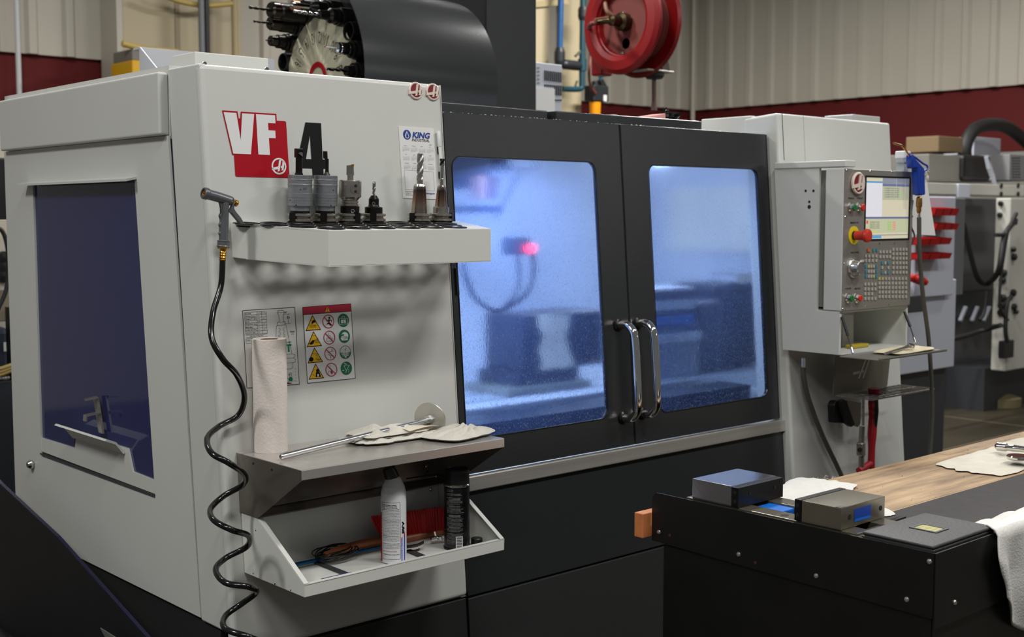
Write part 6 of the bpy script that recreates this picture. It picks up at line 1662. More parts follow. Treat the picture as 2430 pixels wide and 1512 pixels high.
obj('recess_lit_strip', MB().add([(bx0, ny0-0.0009, ZJ-0.035), (bx1, ny0-0.0009, ZJ-0.035), (bx1-0.003, ny0-0.0009, ZJ-0.030), (bx0+0.004, ny0-0.0009, ZJ-0.029)], [(0, 1, 2, 3)]), M_VB, vz, 'bright blue strip painted as the lit recess floor')
obj('corner_notch', MB().box((vx0+0.001, ny0+0.001, ZJ-0.0005), (vx0+0.018, ny0+0.014, ZJ+0.0006)), M_JP, vz)
obj('blue_nut', MB().box((vx0+0.050, fy0-0.085, ZBD-0.035), (vx1-0.050, fy0-0.019, ZBD-0.004)), M_VB, vz, 'bright blue screw block', bevel=0.003)
obj('nut_bore', MB().lathe([(0.013, 0), (0.013, 0.001), (0.010, 0.001)], Vector(((vx0+vx1)/2, fy0-0.0852, ZBD-0.020)), (0, -1, 0), 20), M_BLK, vz)
obj('screw', MB().tube([((vx0+vx1)/2, fy0-0.08, ZBD-0.022), ((vx0+vx1)/2, 1.30, ZBD-0.022)], 0.010, 16), M_VD, vz)
obj('bed_hole', MB().lathe([(0.008, 0), (0.008, 0.0006)], Vector((vx0+0.024, 1.515, ZBD)), (0, 0, 1), 18), M_HOLE, vz)
obj('nose_block', MB().box((vx0+0.002, 1.325, ZW+0.001), (vx1+0.004, 1.3295+0.02, ZBD-0.004)), M_VS, vz, bevel=0.001)
p = hz(2032, 1262, 0.965)
pz = Vector(((vx0+vx1)/2+0.02, 1.3245, 0.968))
obj('screw_collar', MB().lathe([(0.019, 0), (0.021, 0.003), (0.021, 0.010), (0.014, 0.012), (0.011, 0.012), (0.011, 0.022), (0.009, 0.024)], pz, (0, -1, 0), 28), M_BLKG, vz)
obj('screw_hex', MB().lathe([(0.009, 0.02), (0.009, 0.040), (0.007, 0.042), (0, 0.042)], pz, (0, -1, 0), 6, smooth=False), M_CHROME, vz)
# ---------------------------------------------------------------- things lying on the bench
M_RG2 = mat('bright_white_rag', (212, 210, 205), 0.9, 0, 0.6, 240, 0.05, 14)
rgc = hz(1918, 1166, ZW)
rag('cotton_rag', rgc.x, rgc.y-0.02, ZW+0.001, 0.26, 0.17, 20, 0.022, 31, 'bright white frayed rag between the two vise jaws', 4, M_RG2, layers=1, sq=12, fray=0.12)
fg_ = MB(); rnd = random.Random(8)
e0 = hz(1893, 1153, ZW+0.006)
for i in range(40):
    p = e0+Vector((rnd.uniform(0.0, 0.16), rnd.uniform(-0.01, 0.02), 0.0)); q = p+Vector((rnd.uniform(-.01, .012), rnd.uniform(-.002, .010), rnd.uniform(0, 0.003)))
    fg_.bar(p, q, 0.0006)
tag(obj('loose_threads', fg_, M_RG2, kind='stuff'), 'loose threads at the far edge of the bright rag', 'threads')
q = hz(2092, 1218, ZW)
rag('cotton_rag', q.x, q.y+0.01, ZW+0.001, 0.11, 0.05, 60, 0.020, 33, 'small white rag end peeking out right of the vise', 3, M_RG2, layers=1)
q = hz(2345, 1095, ZW)
rag('cotton_rag', 3.42, 1.67, ZW+0.001, 0.62, 0.20, 4, 0.014, 35, 'off white rag under the chrome ratchet near the far edge of the bench', 3, mat('off_white_rag', (206, 200, 186), 0.9, 0, 0.7, 200, 0.12, 14), layers=1, sq=10, fray=0.08)
# grey mat
mt_ = [hz(2090, 1226, ZW+0.002), hz(2135, 1216, ZW+0.002), hz(2425, 1138, ZW+0.002), hz(2700, 1080, ZW+0.002), hz(2900, 1300, ZW+0.002), hz(2400, 1500, ZW+0.002)]
xm0 = hz(2110, 1222, ZW+0.002).x; ym1 = hz(2110, 1222, ZW+0.002).y
o = obj('bench_mat', MB().box((xm0-0.18, YB0+0.03, ZW+0.0008), (4.1, ym1+0.01, ZW+0.003)), mat('charcoal_felt', (60, 57, 56), 0.85, 0, 0.5, 60, 0.12, 30)); tag(o, 'charcoal felt mat covering the near half of the bench top', 'mat')
# black leather strip beside the vise
o = obj('leather_strip', MB().slab([hz(2088, 1243, ZW+0.02), hz(2140, 1228, ZW+0.012), hz(2150, 1230, ZW+0.01), hz(2120, 1240, ZW+0.012), hz(2092, 1252, ZW+0.018)], (0, 0, 0.004)), M_RUB); tag(o, 'thin black leather strip beside the vise base', 'strip')
# black case with a yellow label window
cse = thing('tool_case', 'flat black padded case with a small yellow label window on the bench corner', 'case', (2.20, 1.21, 0.945))
ZC = 1.010
cA, cB, cC, cD = hz(2040, 1262, ZC), hz(2178, 1212, ZC), hz(2397, 1255, ZC), hz(2232, 1302, ZC)
cx0, cx1, cy0, cy1 = XB0+0.006, cC.x+0.0, YB0+0.006, cA.y
bod = MB().box((cx0, cy0, 0.946), (cx1, cy1, ZC-0.006))
obj('body', bod, M_BLK, cse, bevel=0.006, seg=3)
obj('lid', MB().box((cx0+0.001, cy0+0.001, ZC-0.007), (cx1-0.001, cy1-0.001, ZC)), mat('black_leatherette', (38, 37, 38), 0.55, 0, 0.4, 140), cse, bevel=0.005, seg=3)
w0, w1, w2, w3 = hz(2173, 1253, ZC), hz(2225, 1241, ZC), hz(2268, 1250, ZC), hz(2215, 1264, ZC)
wr = [Vector((w0.x, w0.y, ZC+0.0003)), Vector((w1.x, w0.y, ZC+0.0003)), Vector((w1.x, w2.y, ZC+0.0003)), Vector((w0.x, w2.y, ZC+0.0003))]
cxm, cym = (cx0+cx1)/2, (cy0+cy1)/2
def rc(hx, hy, z): return [Vector((cxm-hx, cym-hy, z)), Vector((cxm+hx, cym-hy, z)), Vector((cxm+hx, cym+hy, z)), Vector((cxm-hx, cym+hy, z))]
obj('label_frame', MB().ring_slab(rc(0.024, 0.029, ZC), rc(0.018, 0.023, ZC), (0, 0, 0.0015)), M_BLK, cse)
lbm = obj('label', MB().slab(rc(0.018, 0.023, ZC), (0, 0, 0.0006)), mat('dull_yellow_label', (160, 154, 100), 0.5), cse, 'dull yellow label')
ll = MB(); LF = lambda u, v: Vector((cxm+u, cym+v, ZC+0.0009))
flat(ll, circ(0.003, 0.003, 0.008, 16, 0.006), LF); linef(ll, (-0.014, -0.012), (0.014, -0.012), 0.003, LF); linef(ll, (-0.014, 0.016), (0.008, 0.016), 0.003, LF)
obj('label_print', ll, mat('olive_print', (150, 150, 40), 0.5), cse)
# draped rag over the near right corner
dr_ = MB(); sd = Vector((4, 2, 9))
DX, DY = hz(2420, 1240, ZL+0.012).x+0.03, YB0
def drape(u, v):
    x = 2.30+0.36*u+0.02*math.sin(7*v)
    L_ = 0.27*v
    if L_ < 0.14: y = YB0+0.13-L_; z = 0.965+0.045*min(1, v*2.4)+0.010*noise.noise(Vector((u*7, v*6, 0))+sd)
    else:
        y = YB0-0.012-0.012*math.sin(u*16+1)*min(1, (L_-0.14)*18)-0.004; z = ZL+0.004-(L_-0.14)*(1.0+0.8*math.sin(PI*min(1, u*1.3)))+0.006*noise.noise(Vector((u*9, v*4, 5))+sd)
    return Vector((x+0.012*noise.noise(Vector((u*5, v*5, 8))), y, z))
dr_.grid(drape, 60, 44)
o = obj('cotton_rag', dr_, M_RG2); md = o.modifiers.new('s', 'SOLIDIFY'); md.thickness = 0.003; md.offset = 1
tag(o, 'white rag draped over the front edge of the bench at the right', 'rag')
# ratchet and round mirror on the far rag
a, b_ = hz(2362, 1059, ZW+0.03), hz(2440, 1068, ZW+0.03)
t = thing('ratchet', 'chrome ratchet handle lying on the far rag', 'ratchet', (a.x, a.y, ZW+0.015))
d = (b_-a)
obj('handle', MB().lathe([(0.007, 0), (0.012, 0.006), (0.012, 0.03), (0.009, 0.036), (0.010, 0.05), (0.008, 0.10), (0.011, 0.14), (0.011, 0.20), (0.008, 0.21), (0.009, 0.33)], a, d, 18), M_CHROME, t)
q = hz(2418, 1085, ZW+0.028)
t = thing('inspection_mirror', 'round chrome disc lying at the right frame edge on the far rag', 'disc', (q.x, q.y, ZW+0.014))
obj('disc', MB().lathe([(0.030, 0), (0.033, 0.003), (0.033, 0.008), (0.030, 0.011), (0, 0.011)], q-Vector((0, 0, 0.006)), (0, 0, 1), 32), M_CHROME, t)
rnd = random.Random(4); cp_ = MB()
for i in range(60):
    x, y = rnd.uniform(2.5, 3.8), rnd.uniform(1.55, 1.83); r_ = rnd.uniform(0.0008, 0.002)
    cp_.box((x, y, ZW+0.0005), (x+r_*2, y+r_, ZW+0.0005+r_))
tag(obj('metal_chips', cp_, M_CHROME, kind='stuff'), 'tiny metal chips scattered on the wooden bench top', 'chips')
# ================================================================ inside the machine
def I(px, py, y): return vy(px, py, y)
M_CI = mat('machine_casting_grey', (96, 104, 124), 0.4)
M_CD = mat('machine_casting_dark', (24, 27, 36), 0.4)
sh_ = obj('spindle_head', MB().box((I(1060, 400, 3.3).x, 3.3, I(1100, 448, 3.3).z), (I(1168, 400, 3.3).x, 3.7, 1.92)), M_CD, ms, 'dark spindle head', bevel=0.01)
obj('spindle_nose', MB().tube([I(1150, 420, 3.25), I(1148, 472, 3.25)], [0.055, 0.045], 20), mat('copper_glint_nose', (176, 128, 104), 0.3, 0.7), sh_)  # orange glint on the nose put into its coppery colour
obj('coolant_ring', MB().box((I(1075, 495, 3.2).x, 3.1, I(1075, 505, 3.2).z), (I(1146, 495, 3.2).x, 3.3, I(1075, 488, 3.2).z)), M_CD, sh_)
obj('head_cover', MB().box((I(1205, 400, 3.4).x, 3.4, I(1205, 402, 3.4).z), (I(1273, 400, 3.4).x, 3.6, 1.93)), M_CD, ms, bevel=0.006)
cb_ = MB().tube(spline([I(1230, 415, 3.35), I(1215, 440, 3.35), I(1195, 480, 3.35), I(1172, 520, 3.35)], 5), 0.006, 8)
obj('coolant_line', cb_, M_CD, ms)
cmh = obj('sensor_head', MB().box(I(1211, 606, 3.0), I(1262, 562, 3.0)+Vector((0, 0.05, 0))), M_CD, ms, 'dark sensor head with a red lamp', bevel=0.012)
obj('red_lamp', MB().ball(I(1259, 590, 2.985), 0.014, 12), mat('red_lamp_glow', (255, 30, 40), 0.4, emit=14), cmh, 'glowing red lamp')
obj('sensor_cable', MB().tube(spline([I(1262, 600, 3.0), I(1266, 640, 3.0), I(1250, 695, 3.0), I(1185, 737, 3.0), I(1130, 710, 3.0), I(1103, 650, 3.0), I(1098, 600, 3.02), I(1100, 540, 3.05)], 6), 0.008, 8), M_CD, cmh)
obj('sensor_cable', MB().tube(spline([I(1228, 604, 3.0), I(1232, 660, 3.0), I(1222, 700, 3.0), I(1190, 736, 3.0)], 6), 0.006, 8), M_CD, cmh)
ZTB = 1.035
tb = thing('machine_table', 'pale machine table with tee slots seen through the wet door windows', 'table', (2.9, 3.1, 0.90))
obj('top', MB().box((1.9, 2.86, ZTB-0.06), (3.9, 3.35, ZTB)), mat('pale_table_steel', (196, 204, 214), 0.4, 0.2), tb, bevel=0.004)
for k in range(3): obj('tee_slot', MB().box((1.9, 2.95+0.13*k, ZTB-0.001), (3.9, 2.968+0.13*k, ZTB+0.0006)), M_CD, tb)
obj('saddle', MB().box((2.2, 2.95, 0.902), (3.4, 3.3, ZTB-0.061)), M_CD, tb)
obj('front_trough', MB().box((XM+0.02, 2.66, 0.90), (3.50, 2.80, 1.028)), mat('dark_teal_trough', (18, 30, 44), 0.35), ms)
fx = thing('work_fixture', 'grey fixture block with a pale stained face standing on the machine table', 'fixture', I(1300, 935, 3.0))
YF_ = 2.98
obj('base', MB().box((I(1196, 930, YF_).x, YF_-0.02, ZTB+0.0005), (I(1392, 930, YF_).x, YF_+0.22, ZTB+0.025)), mat('fixture_base', (120, 122, 112), 0.5), fx, bevel=0.003)
obj('foot', MB().box((I(1228, 900, YF_).x, YF_, ZTB+0.025), (I(1374, 900, YF_).x, YF_+0.2, ZTB+0.07)), M_CD, fx, bevel=0.003)
obj('dark_block', MB().box((I(1246, 800, YF_).x, YF_+0.01, ZTB+0.07), (I(1440, 800, YF_).x, YF_+0.2, I(1300, 746, YF_).z)), M_CD, fx, bevel=0.006)
fpts = [(1278, 748), (1352, 748), (1350, 775), (1342, 800), (1350, 830), (1362, 862), (1356, 880), (1345, 900), (1280, 902), (1288, 860), (1280, 830), (1290, 800), (1278, 775)]
obj('pale_face', MB().slab([I(a, b_, YF_+0.008) for a, b_ in fpts], (0, 0.01, 0)), mat('stained_pale_face', (250, 244, 226), 0.6, 0, 0, 1, 0.30, 8), fx, 'pale stained face')
# right side fixture and vises
f2 = thing('dark_rotary_unit', 'dark rotary unit at the right end of the machine table', 'fixture', I(1750, 880, 2.95))
Y2 = 2.95
obj('body', MB().box((I(1690, 800, Y2).x, Y2, ZTB+0.0005), (I(1850, 800, Y2).x, Y2+0.2, I(1740, 672, Y2).z)), M_CD, f2, bevel=0.02)
obj('housing', MB().box((I(1640, 800, Y2).x, Y2-0.03, ZTB+0.0005), (I(1700, 800, Y2).x, Y2+0.15, I(1640, 715, Y2).z)), mat('slate_casting', (50, 58, 74), 0.4), f2, bevel=0.02)
obj('bright_cap', MB().box((I(1738, 660, Y2).x, Y2-0.02, I(1738, 674, Y2).z), (I(1812, 660, Y2).x, Y2+0.1, I(1738, 650, Y2).z)), M_CHROME, f2, bevel=0.004)
f3 = thing('stacked_vise', 'bright and blue layered vise standing left of the rotary unit inside the machine', 'vise', I(1600, 830, 2.9))
Y3 = 2.9
zz = [ZTB+0.0005] + [I(1600, q, Y3).z for q in (812, 790, 770, 748, 735, 712, 690, 682)]
cols_ = [(150, 160, 180), (210, 220, 235), (60, 90, 140), (40, 110, 210), (40, 60, 90), (205, 216, 235), (60, 66, 84), (200, 206, 220)]
for i, c_ in enumerate(cols_):
    if zz[i+1] > zz[i]+0.001:
        obj('layer', MB().box((I(1545, 760, Y3).x, Y3-0.01*(i % 2), zz[i]), (I(1650+ (10 if i < 3 else -10*(i % 2)), 760, Y3).x, Y3+0.12, zz[i+1]-0.001)), mat('vise_layer_%d' % i, c_, 0.35, 0.2), f3, bevel=0.003)

# ---------------------------------------------------------------- odds and ends on the roof strip
def roofz(x): return h2.z+(h3.z-h2.z)*(x-h2.x)/(h3.x-h2.x)
q = vy(1548, 274, 2.86); zr_ = roofz(q.x)+0.0006
sp_ = MB(); sd = Vector((3, 1, 7))
sp_.hexa([(q.x-0.035, 2.84, zr_), (q.x+0.035, 2.83, zr_), (q.x+0.04, 2.90, zr_), (q.x-0.03, 2.91, zr_), (q.x-0.030, 2.845, zr_+0.014), (q.x+0.040, 2.835, zr_+0.026), (q.x+0.042, 2.90, zr_+0.026), (q.x-0.024, 2.905, zr_+0.016)])
tag(obj('pink_sponge', sp_, mat('pink_sponge_foam', (214, 150, 146), 0.8, 0, 0.5, 150), bevel=0.003), 'pink sponge block lying on the dark machine roof strip', 'sponge')
q = vy(1588, 278, 2.86); zr_ = roofz(q.x)+0.0006
cl = MB()
def crum(u, v):
    a, b_ = 2*PI*u, PI*v; r = 0.034*(1+0.9*noise.noise(Vector((math.cos(a)*2.2, math.sin(a)*2.2, v*5))+sd))
    return Vector((q.x+math.cos(a)*math.sin(b_)*r*1.3, 2.87+math.sin(a)*math.sin(b_)*r, max(zr_, zr_+0.010+math.cos(b_)*r*0.75)))
cl.grid(crum, 26, 14, smooth=False)
tag(obj('crumpled_wrap', cl, mat('glossy_black_film', (20, 18, 18), 0.15)), 'crumpled glossy black wrapping beside the pink sponge on the roof strip', 'wrap')
q = vy(1446, 262, 2.95); zr_ = roofz(q.x)+0.0006
tag(obj('grey_cloth_lump', MB().ball(Vector((q.x, 2.93, zr_+0.010)), 0.022, 12, (1.2, 1, 0.45)), mat('grey_cloth', (150, 146, 138), 0.9)), 'small grey cloth lump on the roof strip below the air filter', 'cloth')
cp_ = MB(); rnd = random.Random(14)
for i in range(150):
    x = rnd.uniform(XM+0.01, 3.50); p = FP(x, 1.8915, -0.002-0.010*rnd.random()); s_ = rnd.uniform(0.0005, 0.0016)
    cp_.box((p.x, p.y, p.z), (p.x+s_*2, p.y+s_, p.z+s_))
tag(obj('metal_chips', cp_, M_WHITE, kind='stuff'), 'tiny pale chips lying along the top edges of the charcoal doors', 'chips')
# ================================================================ things in the hall on the right
M_LG = mat('shop_light_grey', (186, 184, 176), 0.45)
M_MG = mat('shop_mid_grey', (96, 98, 102), 0.45)
M_DG = mat('shop_dark_grey', (52, 54, 58), 0.5)
M_WG = mat('shop_cool_white', (190, 194, 206), 0.45)
def BX(px0, py0, px1, py1, y, d, name, m, parent, label=None, bev=0.006):
    a = vy(px0, py0, y); b_ = vy(px1, py1, y)
    return obj(name, MB().box((a.x, y, min(a.z, b_.z)), (b_.x, y+d, max(a.z, b_.z))), m, parent, label, bevel=bev)
YR = 4.9
t = thing('second_machine', 'grey machining centre standing behind the pendant at the right', 'machine', vy(2330, 930, YR+0.4)-Vector((0, 0, 0)))
t.location.z = 0
BX(2238, 470, 2372, 720, YR+0.5, 0.5, 'window_panel', M_MG, t)
BX(2232, 740, 2375, 920, YR+0.45, 0.7, 'lower_body', M_MG, t)
BX(2240, 700, 2372, 742, YR+0.40, 0.6, 'vent_shelf', M_DG, t)
for px in (2278, 2306, 2334):
    a, b_ = vy(px, 762, YR+0.38), vy(px+14, 728, YR+0.38)
    obj('vent_rib', MB().bar(a, b_, 0.03, 0.02), M_WG, t)
BX(2170, 432, 2432, 466, YR+0.1, 0.25, 'cross_beam', M_LG, t, 'light grey cross beam')
BX(2275, 436, 2302, 470, YR+0.08, 0.02, 'beam_bracket', M_WG, t)
BX(2205, 365, 2290, 434, YR+0.4, 0.5, 'roof_box', mat('roof_box_grey', (120, 118, 112), 0.5), t)
BX(2238, 926, 2430, 950, YR+0.6, 0.5, 'black_base', M_BLK, t)  # black box along the foot of the second machine
BX(2178, 690, 2240, 880, YR+0.5, 0.5, 'pale_side', M_WG, t)
obj('base', MB().box((vy(2178, 900, YR+0.7).x, YR+0.7, 0), (vy(2330, 900, YR+0.7).x, YR+1.4, 0.25)), M_BLK, t)
# cabinet with sockets
c0_ = vy(2395, 600, YR-0.1)
t = thing('socket_cabinet', 'tall light grey control cabinet with black sockets and looping cables', 'cabinet', (c0_.x+0.2, YR, 0))
zt2, zb2 = vy(2395, 470, YR-0.1).z, vy(2395, 880, YR-0.1).z
yl = vx(2356, 700, c0_.x).y
obj('body', MB().box((c0_.x, YR-0.1, zb2), (c0_.x+0.9, yl, zt2)), M_LG, t, bevel=0.008)
obj('joint', MB().box((c0_.x-0.003, YR-0.1, vy(2395, 777, YR-0.1).z), (c0_.x, yl, vy(2395, 770, YR-0.1).z)), M_MG, t)
FX = lambda px, py: vx(px, py, c0_.x-0.002)
def sock(px, py, r): obj('socket', MB().lathe([(r, 0), (r, 0.02), (r*0.6, 0.03), (0, 0.03)], FX(px, py), (-1, 0, 0), 14), M_BLK, t)
for px, py, r in ((2376, 483, 0.02), (2374, 510, 0.02), (2382, 592, 0.02), (2379, 605, 0.02), (2382, 648, 0.03), (2380, 665, 0.028), (2381, 707, 0.03), (2378, 725, 0.03), (2377, 742, 0.03)): sock(px, py, r)
FY_ = lambda px, py: vy(px, py, YR-0.105)
for px, py, r in ((2402, 592, 0.022), (2404, 610, 0.028), (2408, 740, 0.02), (2402, 695, 0.03), (2404, 728, 0.026)):
    obj('socket', MB().lathe([(r, 0), (r, 0.02), (r*0.6, 0.03), (0, 0.03)], FY_(px, py), (0, -1, 0), 14), M_BLK, t)
obj('rubber_plug', MB().box(FX(2387, 846)-Vector((0.03, 0, 0)), FX(2368+6, 812)+Vector((0.0, 0, 0))), M_BLK, t)
BX(2384, 810, 2406, 848, YR-0.16, 0.05, 'rubber_plug', M_BLK, t)
for px, py in ((2376, 441), (2376, 461), (2416, 440), (2416, 461)):
    obj('beam_hole', MB().lathe([(0.022, 0), (0.022, 0.004)], vy(px, py, YR+0.095), (0, -1, 0), 14), M_BLK, t)
t = thing('cabinet_stand', 'dark feet and pallet under the socket cabinet', 'stand', (c0_.x+0.3, YR+0.1, 0))
obj('feet', MB().box((c0_.x+0.05, YR+0.1, 0.0), (c0_.x+0.8, YR+0.9, zb2-0.002)), M_DG, t)
q = vy(2365, 925, YR+0.2)
obj('leveling_pad', MB().lathe([(0.20, -0.02), (0.20, 0.05), (0.08, 0.09)], (q.x, q.y, 0.021), (0, 0, 1), 20), mat('dull_yellow_pad', (120, 110, 80), 0.6), t)
for pts_, r, lab in (([(2270, 522), (2285, 530), (2302, 600), (2320, 660), (2345, 672), (2370, 640), (2384, 560), (2410, 522)], 0.022, 'thick dark cable looping between the second machine and the socket cabinet'),
                    ([(2412, 506), (2400, 530), (2386, 555), (2362, 558)], 0.016, 'dark cable curving across the top of the socket cabinet'),
                    ([(2412, 530), (2395, 540), (2380, 620), (2372, 700), (2376, 740), (2392, 760)], 0.012, 'thin dark cable running down the socket cabinet'),
                    ([(2400, 704), (2390, 720), (2386, 780), (2390, 812)], 0.018, 'black lead running down to the rubber plug'),
                    ([(2342, 690), (2336, 740), (2325, 760)], 0.014, 'short dark cable hanging at the vents of the second machine'),
                    ([(2180, 810), (2260, 805), (2330, 785), (2375, 772)], 0.02, 'ribbed dark cable crossing the lower body of the second machine')):
    o = obj('cable', MB().tube(spline([vy(a, b_, YR-0.16 if a > 2350 else YR+0.05) for a, b_ in pts_], 5), r, 8), M_RUB); tag(o, lab, 'cable')
# big black duct and clutter on the beam
o = obj('black_duct', MB().tube(spline([vy(2293, 400, YR+0.6), vy(2290, 350, YR+0.6), vy(2310, 310, YR+0.6), vy(2350, 296, YR+0.6), vy(2395, 305, YR+0.6), vy(2450, 350, YR+0.6)], 8), 0.058, 14), M_RUB); tag(o, 'large black corrugated duct arching above the second machine', 'duct')
t = thing('cardboard_box', 'brown cardboard box behind the grey roof box', 'box', vy(2250, 365, YR+0.95)); BX(2228, 322, 2285, 363.5, YR+0.5, 0.3, 'carton', mat('cardboard', (118, 98, 70), 0.8), t)
t = thing('white_box', 'tall pale grey box under the black duct', 'box', vy(2345, 430, YR+0.75)); BX(2312, 324, 2372, 434, YR+0.85, 0.3, 'carton', M_WG, t)
t = thing('black_bundle', 'black wrapped bundle with crumpled film on the cross beam', 'bundle', vy(2330, 430, YR+0.3))
BX(2288, 366, 2352, 431, YR+0.36, 0.3, 'bundle', M_BLK, t, bev=0.03)
fl = MB(); rnd = random.Random(6)
for i in range(6):
    a = vy(2340+3*i, 372+8*i, YR+0.28); fl.bar(a, a+Vector((0.05, 0.0, -0.10)), 0.03, 0.01)
obj('film', fl, M_WG, t)
t = thing('vented_box', 'grey vented electronics box at the right frame edge', 'box', vy(2420, 430, YR+0.4))
BX(2397, 366, 2450, 430, YR+0.4, 0.4, 'case', mat('vented_grey', (132, 132, 134), 0.5), t)
for j in range(8):
    for i in range(3):
        BX(2402+7*i, 374+6.5*j, 2407+7*i, 376.5+6.5*j, YR+0.397, 0.002, 'vent_slot', M_BLK, t, bev=0)
t = thing('yellow_crate', 'dull yellow crate between the pale box and the vented box', 'crate', vy(2387, 420, YR+0.9)); BX(2376, 385, 2400, 425, YR+0.9, 0.3, 'crate', mat('ochre', (150, 118, 60), 0.6), t)
# red bins on a white cabinet
YBN = 3.75
t = thing('white_cabinet', 'white cabinet behind the air hose carrying the red bins', 'cabinet', vy(2215, 900, YBN+0.1)); t.location.z = 0
BX(2176, 466, 2262, 700, YBN+0.06, 0.03, 'bin_panel', M_WG, t)
BX(2268, 470, 2285, 700, YBN+0.12, 0.05, 'side_channel', M_MG, t)
BX(2128, 672, 2264, 870, YBN+0.10, 0.5, 'cupboard', M_WG, t)
BX(2128, 705, 2192, 740, YBN-0.1, 0.2, 'dark_shelf', M_DG, t)
a = vy(2140, 860, YBN+0.15); obj('plinth', MB().box((a.x, a.y, 0), (a.x+0.5, a.y+0.5, vy(2140, 869, YBN+0.1).z-0.001)), M_DG, t)
M_RB = mat('red_bin_plastic', (186, 12, 18), 0.4)
names = ['topmost', 'second', 'third', 'lowest']
bin0 = None
for r, (y0, y1, xa, xb) in enumerate(((492, 512, 2213, 2268), (528, 546, 2217, 2268), (562, 582, 2174, 2251), (598, 617, 2174, 2251))):
    a = vy(xa, y1, YBN-0.02); b_ = vy(xb, y0, YBN-0.02); nb_ = 3; w = (b_.x-a.x)/nb_
    for i in range(nb_):
        x0 = a.x+w*i+0.002; x1 = a.x+w*(i+1)-0.002; h = b_.z-a.z
        root = thing('red_bin', 'red plastic parts bin, %s of three in the %s row on the white panel' % (('left', 'middle', 'right')[i], names[r]), 'bin', ((x0+x1)/2, YBN, a.z), 'red parts bins')
        side = [(YBN-0.03, a.z), (YBN-0.045, a.z+h*0.85), (YBN+0.055, a.z+h), (YBN+0.055, a.z)]
        for x in (x0, x1-0.003): obj('side_wall', MB().slab([(x, p, q) for p, q in side], (0.003, 0, 0)), M_RB, root)
        obj('front_wall', MB().slab([(x0, YBN-0.03, a.z), (x1, YBN-0.03, a.z), (x1, YBN-0.045, a.z+h*0.85), (x0, YBN-0.045, a.z+h*0.85)], (0, 0.003, 0)), M_RB, root)
        obj('floor', MB().box((x0, YBN-0.03, a.z), (x1, YBN+0.055, a.z+0.003)), M_RB, root)
        obj('back_wall', MB().box((x0, YBN+0.052, a.z), (x1, YBN+0.055, a.z+h)), M_RB, root)
rd = MB(); rnd = random.Random(2)
t = thing('red_rags', 'heap of red shop rags on the dark shelf', 'rags', vy(2170, 672, YBN-0.02))
for i in range(7):
    q = vy(2160+rnd.uniform(0, 32), 664+rnd.uniform(-6, 6), YBN-0.02); rd.ball(q, 0.03, 8, (1.2, 1, 0.8))
obj('heap', rd, M_RB, t, kind='stuff')
# white strip of sealing on the floor
a = hz(2135, 935, 0.0); b_ = hz(2290, 935, 0)
o = obj('floor_cloth', MB().slab([hz(2130, 918, 0.004), hz(2130, 935, 0.004), hz(2290, 940, 0.004), hz(2292, 928, 0.004)], (0, 0, 0.006)), mat('pale_floor_strip', (120, 118, 124), 0.6)); tag(o, 'pale strip of sheeting lying on the floor in front of the second machine', 'sheet')

# ================================================================ things at the far left
YL_ = 5.6
L_ = lambda px, py, y=YL_: vy(px, py, y)
t = thing('left_cabinet_unit', 'black and cream equipment cabinet at the far left edge of the picture', 'cabinet', L_(0, 900)); t.location.z = 0
XA = L_(-60, 500).x
def LB(px1, py0, py1, name, m, d=0.4, y=YL_, px0=-90):
    a = vy(px0, py0, y); b_ = vy(px1, py1, y)
    # heights are read at the visible right edge
    return obj(name, MB().box((a.x, y, vy(px1, py1, y).z), (b_.x, y+d, vy(px1, py0, y).z)), m, t, bevel=0.004)
LB(60, 290, 378, 'cream_top', mat('cream_enamel', (196, 188, 170), 0.4))
LB(60, 378, 521, 'black_screen', M_BLK, 0.38)
LB(60, 521, 688, 'cream_panel', mat('cream_enamel', (196, 188, 170), 0.4), 0.45)
LB(60, 688, 760, 'tan_panel', mat('tan_enamel', (128, 118, 100), 0.5), 0.4)
LB(60, 900, 1260, 'dark_cupboard', mat('dark_blue_black', (24, 27, 34), 0.5), 0.5, YL_-0.1)
obj('plinth', MB().box((XA, YL_, 0), (L_(60, 900).x, YL_+0.4, L_(60, 1258, YL_-0.1).z)), M_BLK, t)
obj('back_board', MB().box((XA, YL_+0.30, L_(60, 900).z), (L_(60, 900).x, YL_+0.4, L_(60, 760).z)), M_DG, t)
for px, py, r in ((6, 612, 0.03), (8, 634, 0.035), (4, 655, 0.03)): obj('knob', MB().lathe([(r, 0), (r, 0.03), (0, 0.035)], L_(px, py)-Vector((0, 0.002, 0)), (0, -1, 0), 14), M_BLK, t)
o = obj('loop_cable', MB().tube(spline([L_(-20, 540, 5.5), L_(5, 548, 5.5), L_(18, 590, 5.5), L_(20, 640, 5.5), L_(14, 690, 5.5), L_(-5, 735, 5.5)], 6), 0.010, 8), M_RUB); tag(o, 'black cable looping in front of the cream panel at the far left', 'cable')
t = thing('blue_black_bag', 'dark bag with a white tag on the far left cupboard', 'bag', L_(10, 890, 5.52))
ZLc = L_(60, 900, YL_-0.1).z
obj('bag', MB().box((L_(-40, 800, 5.6).x, 5.58, ZLc+0.001), (L_(22, 800, 5.6).x, 5.85, L_(22, 775, 5.6).z)), mat('navy_cloth', (36, 42, 58), 0.8), t, bevel=0.03)
obj('tag', MB().box(L_(9, 834, 5.578), L_(18, 812, 5.578)+Vector((0, -0.003, 0))), M_WHITE, t)
o = obj('black_stand', MB().box((L_(26, 800, 5.5).x, 5.50, ZLc+0.001), (L_(40, 800, 5.5).x, 5.56, L_(36, 730, 5.5).z)), M_BLK); tag(o, 'narrow black upright on the far left cupboard', 'stand')
hs2 = MB()
for i in range(3):
    hs2.tube(spline([L_(-30, 893-7*i, 5.5), L_(0, 890-7*i, 5.49), L_(25, 880-6*i, 5.49), L_(45, 872-5*i, 5.5)], 4), 0.010, 8)
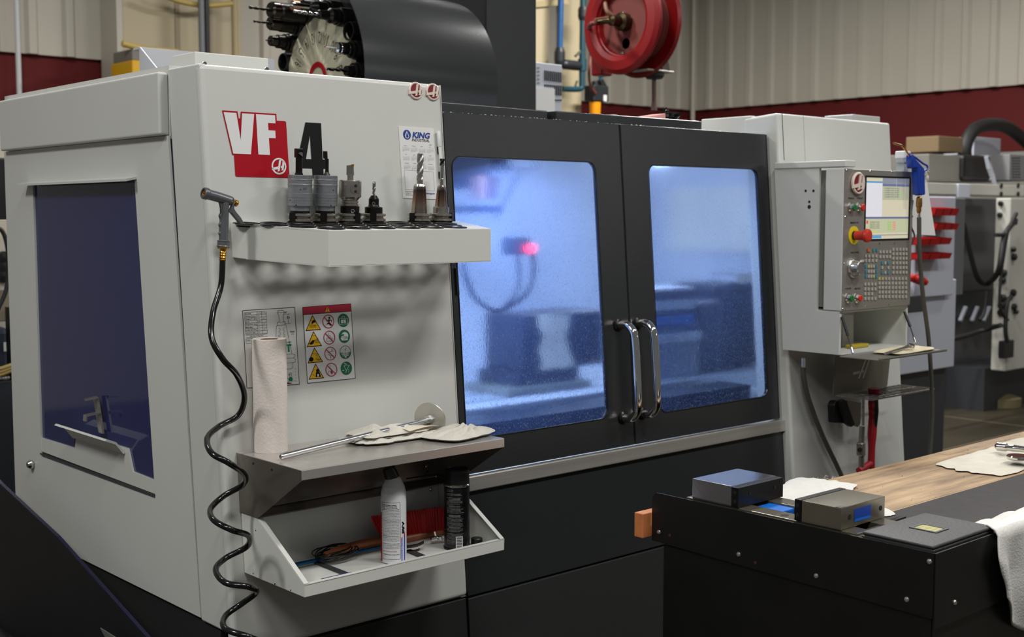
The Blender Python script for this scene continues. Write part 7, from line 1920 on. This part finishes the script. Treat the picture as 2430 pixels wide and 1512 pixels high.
o = obj('yellow_hoses', hs2, mat('dull_yellow_hose', (150, 128, 70), 0.6), kind=None); tag(o, 'coil of dull yellow hose on the far left cupboard', 'hose')
sc_ = MB(); rnd = random.Random(9)
for i in range(14):
    q = L_(rnd.uniform(-5, 40), 905, 5.49); sc_.ball(Vector((q.x, 5.52, ZLc+0.012)), rnd.uniform(0.008, 0.02), 8)
o = obj('metal_offcuts', sc_, M_CHROME, kind='stuff'); tag(o, 'pile of shiny metal offcuts on the far left cupboard', 'offcuts')

# ================================================================ black chip chute at the lower left
ch = thing('chip_chute', 'black sheet metal chip chute sloping down beside the side window', 'chute', (1.2, 2.9, 0))
M_CH = mat('worn_black_sheet', (15, 15, 18), 0.5, 0.0, 0.1, 30, 0.3, 6)
XCh = 1.285
e = [vx(p[0], p[1], XCh) for p in ((-40, 1108), (0, 1150), (135, 1276), (345, 1512), (420, 1600))]
low = [Vector((XCh, e[-1].y, 0.05)), Vector((XCh, e[0].y, 0.05))]
obj('side_sheet', MB().slab([e[0], e[1], e[2], e[3], e[4]]+low, (0.004, 0, 0)), M_CH, ch, bevel=0.001)
rim = MB()
for a, b_ in zip(e[:-1], e[1:]): rim.slab([a, b_, b_+Vector((0.010, 0, 0)), a+Vector((0.010, 0, 0))], (0, 0, 0.003))
obj('rolled_rim', rim, mat('blue_highlight_rim', (22, 24, 60), 0.25, 0.4), ch)  # bluish highlight along the edge put into the rim's colour
yA_, yB_ = 2.35, 3.9
obj('tray', MB().box((XCh-0.40, yA_, 0.40), (XCh-0.001, yB_, 0.405)), M_CH, ch)
obj('outer_sheet', MB().box((XCh-0.404, yA_, 0.05), (XCh-0.40, yB_, 0.46)), M_CH, ch)
obj('end_sheet', MB().box((XCh-0.40, yA_, 0.05), (XCh, yA_+0.004, 0.41)), M_CH, ch)
pc_ = MB(); rnd = random.Random(12)
for i in range(420):
    p = Vector((XCh-0.38*rnd.random(), yA_+1.5*rnd.random(), 0.4062))
    d = Vector((rnd.uniform(-1, 1), rnd.uniform(-1, 1), rnd.uniform(0, 0.5))).normalized()*rnd.uniform(0.002, 0.006)
    pc_.bar(p, p+d, 0.0008)
tag(obj('metal_chips', pc_, M_CHROME, kind='stuff'), 'fine bright metal chips scattered on the black chute tray', 'chips')
p = vx(255, 1500, XCh-0.05)
obj('bracket', MB().slab([vx(240, 1490, XCh-0.03), vx(275, 1512, XCh-0.03), vx(300, 1540, XCh-0.03), vx(262, 1530, XCh-0.03)], (-0.003, 0, 0)), M_STEEL, ch)
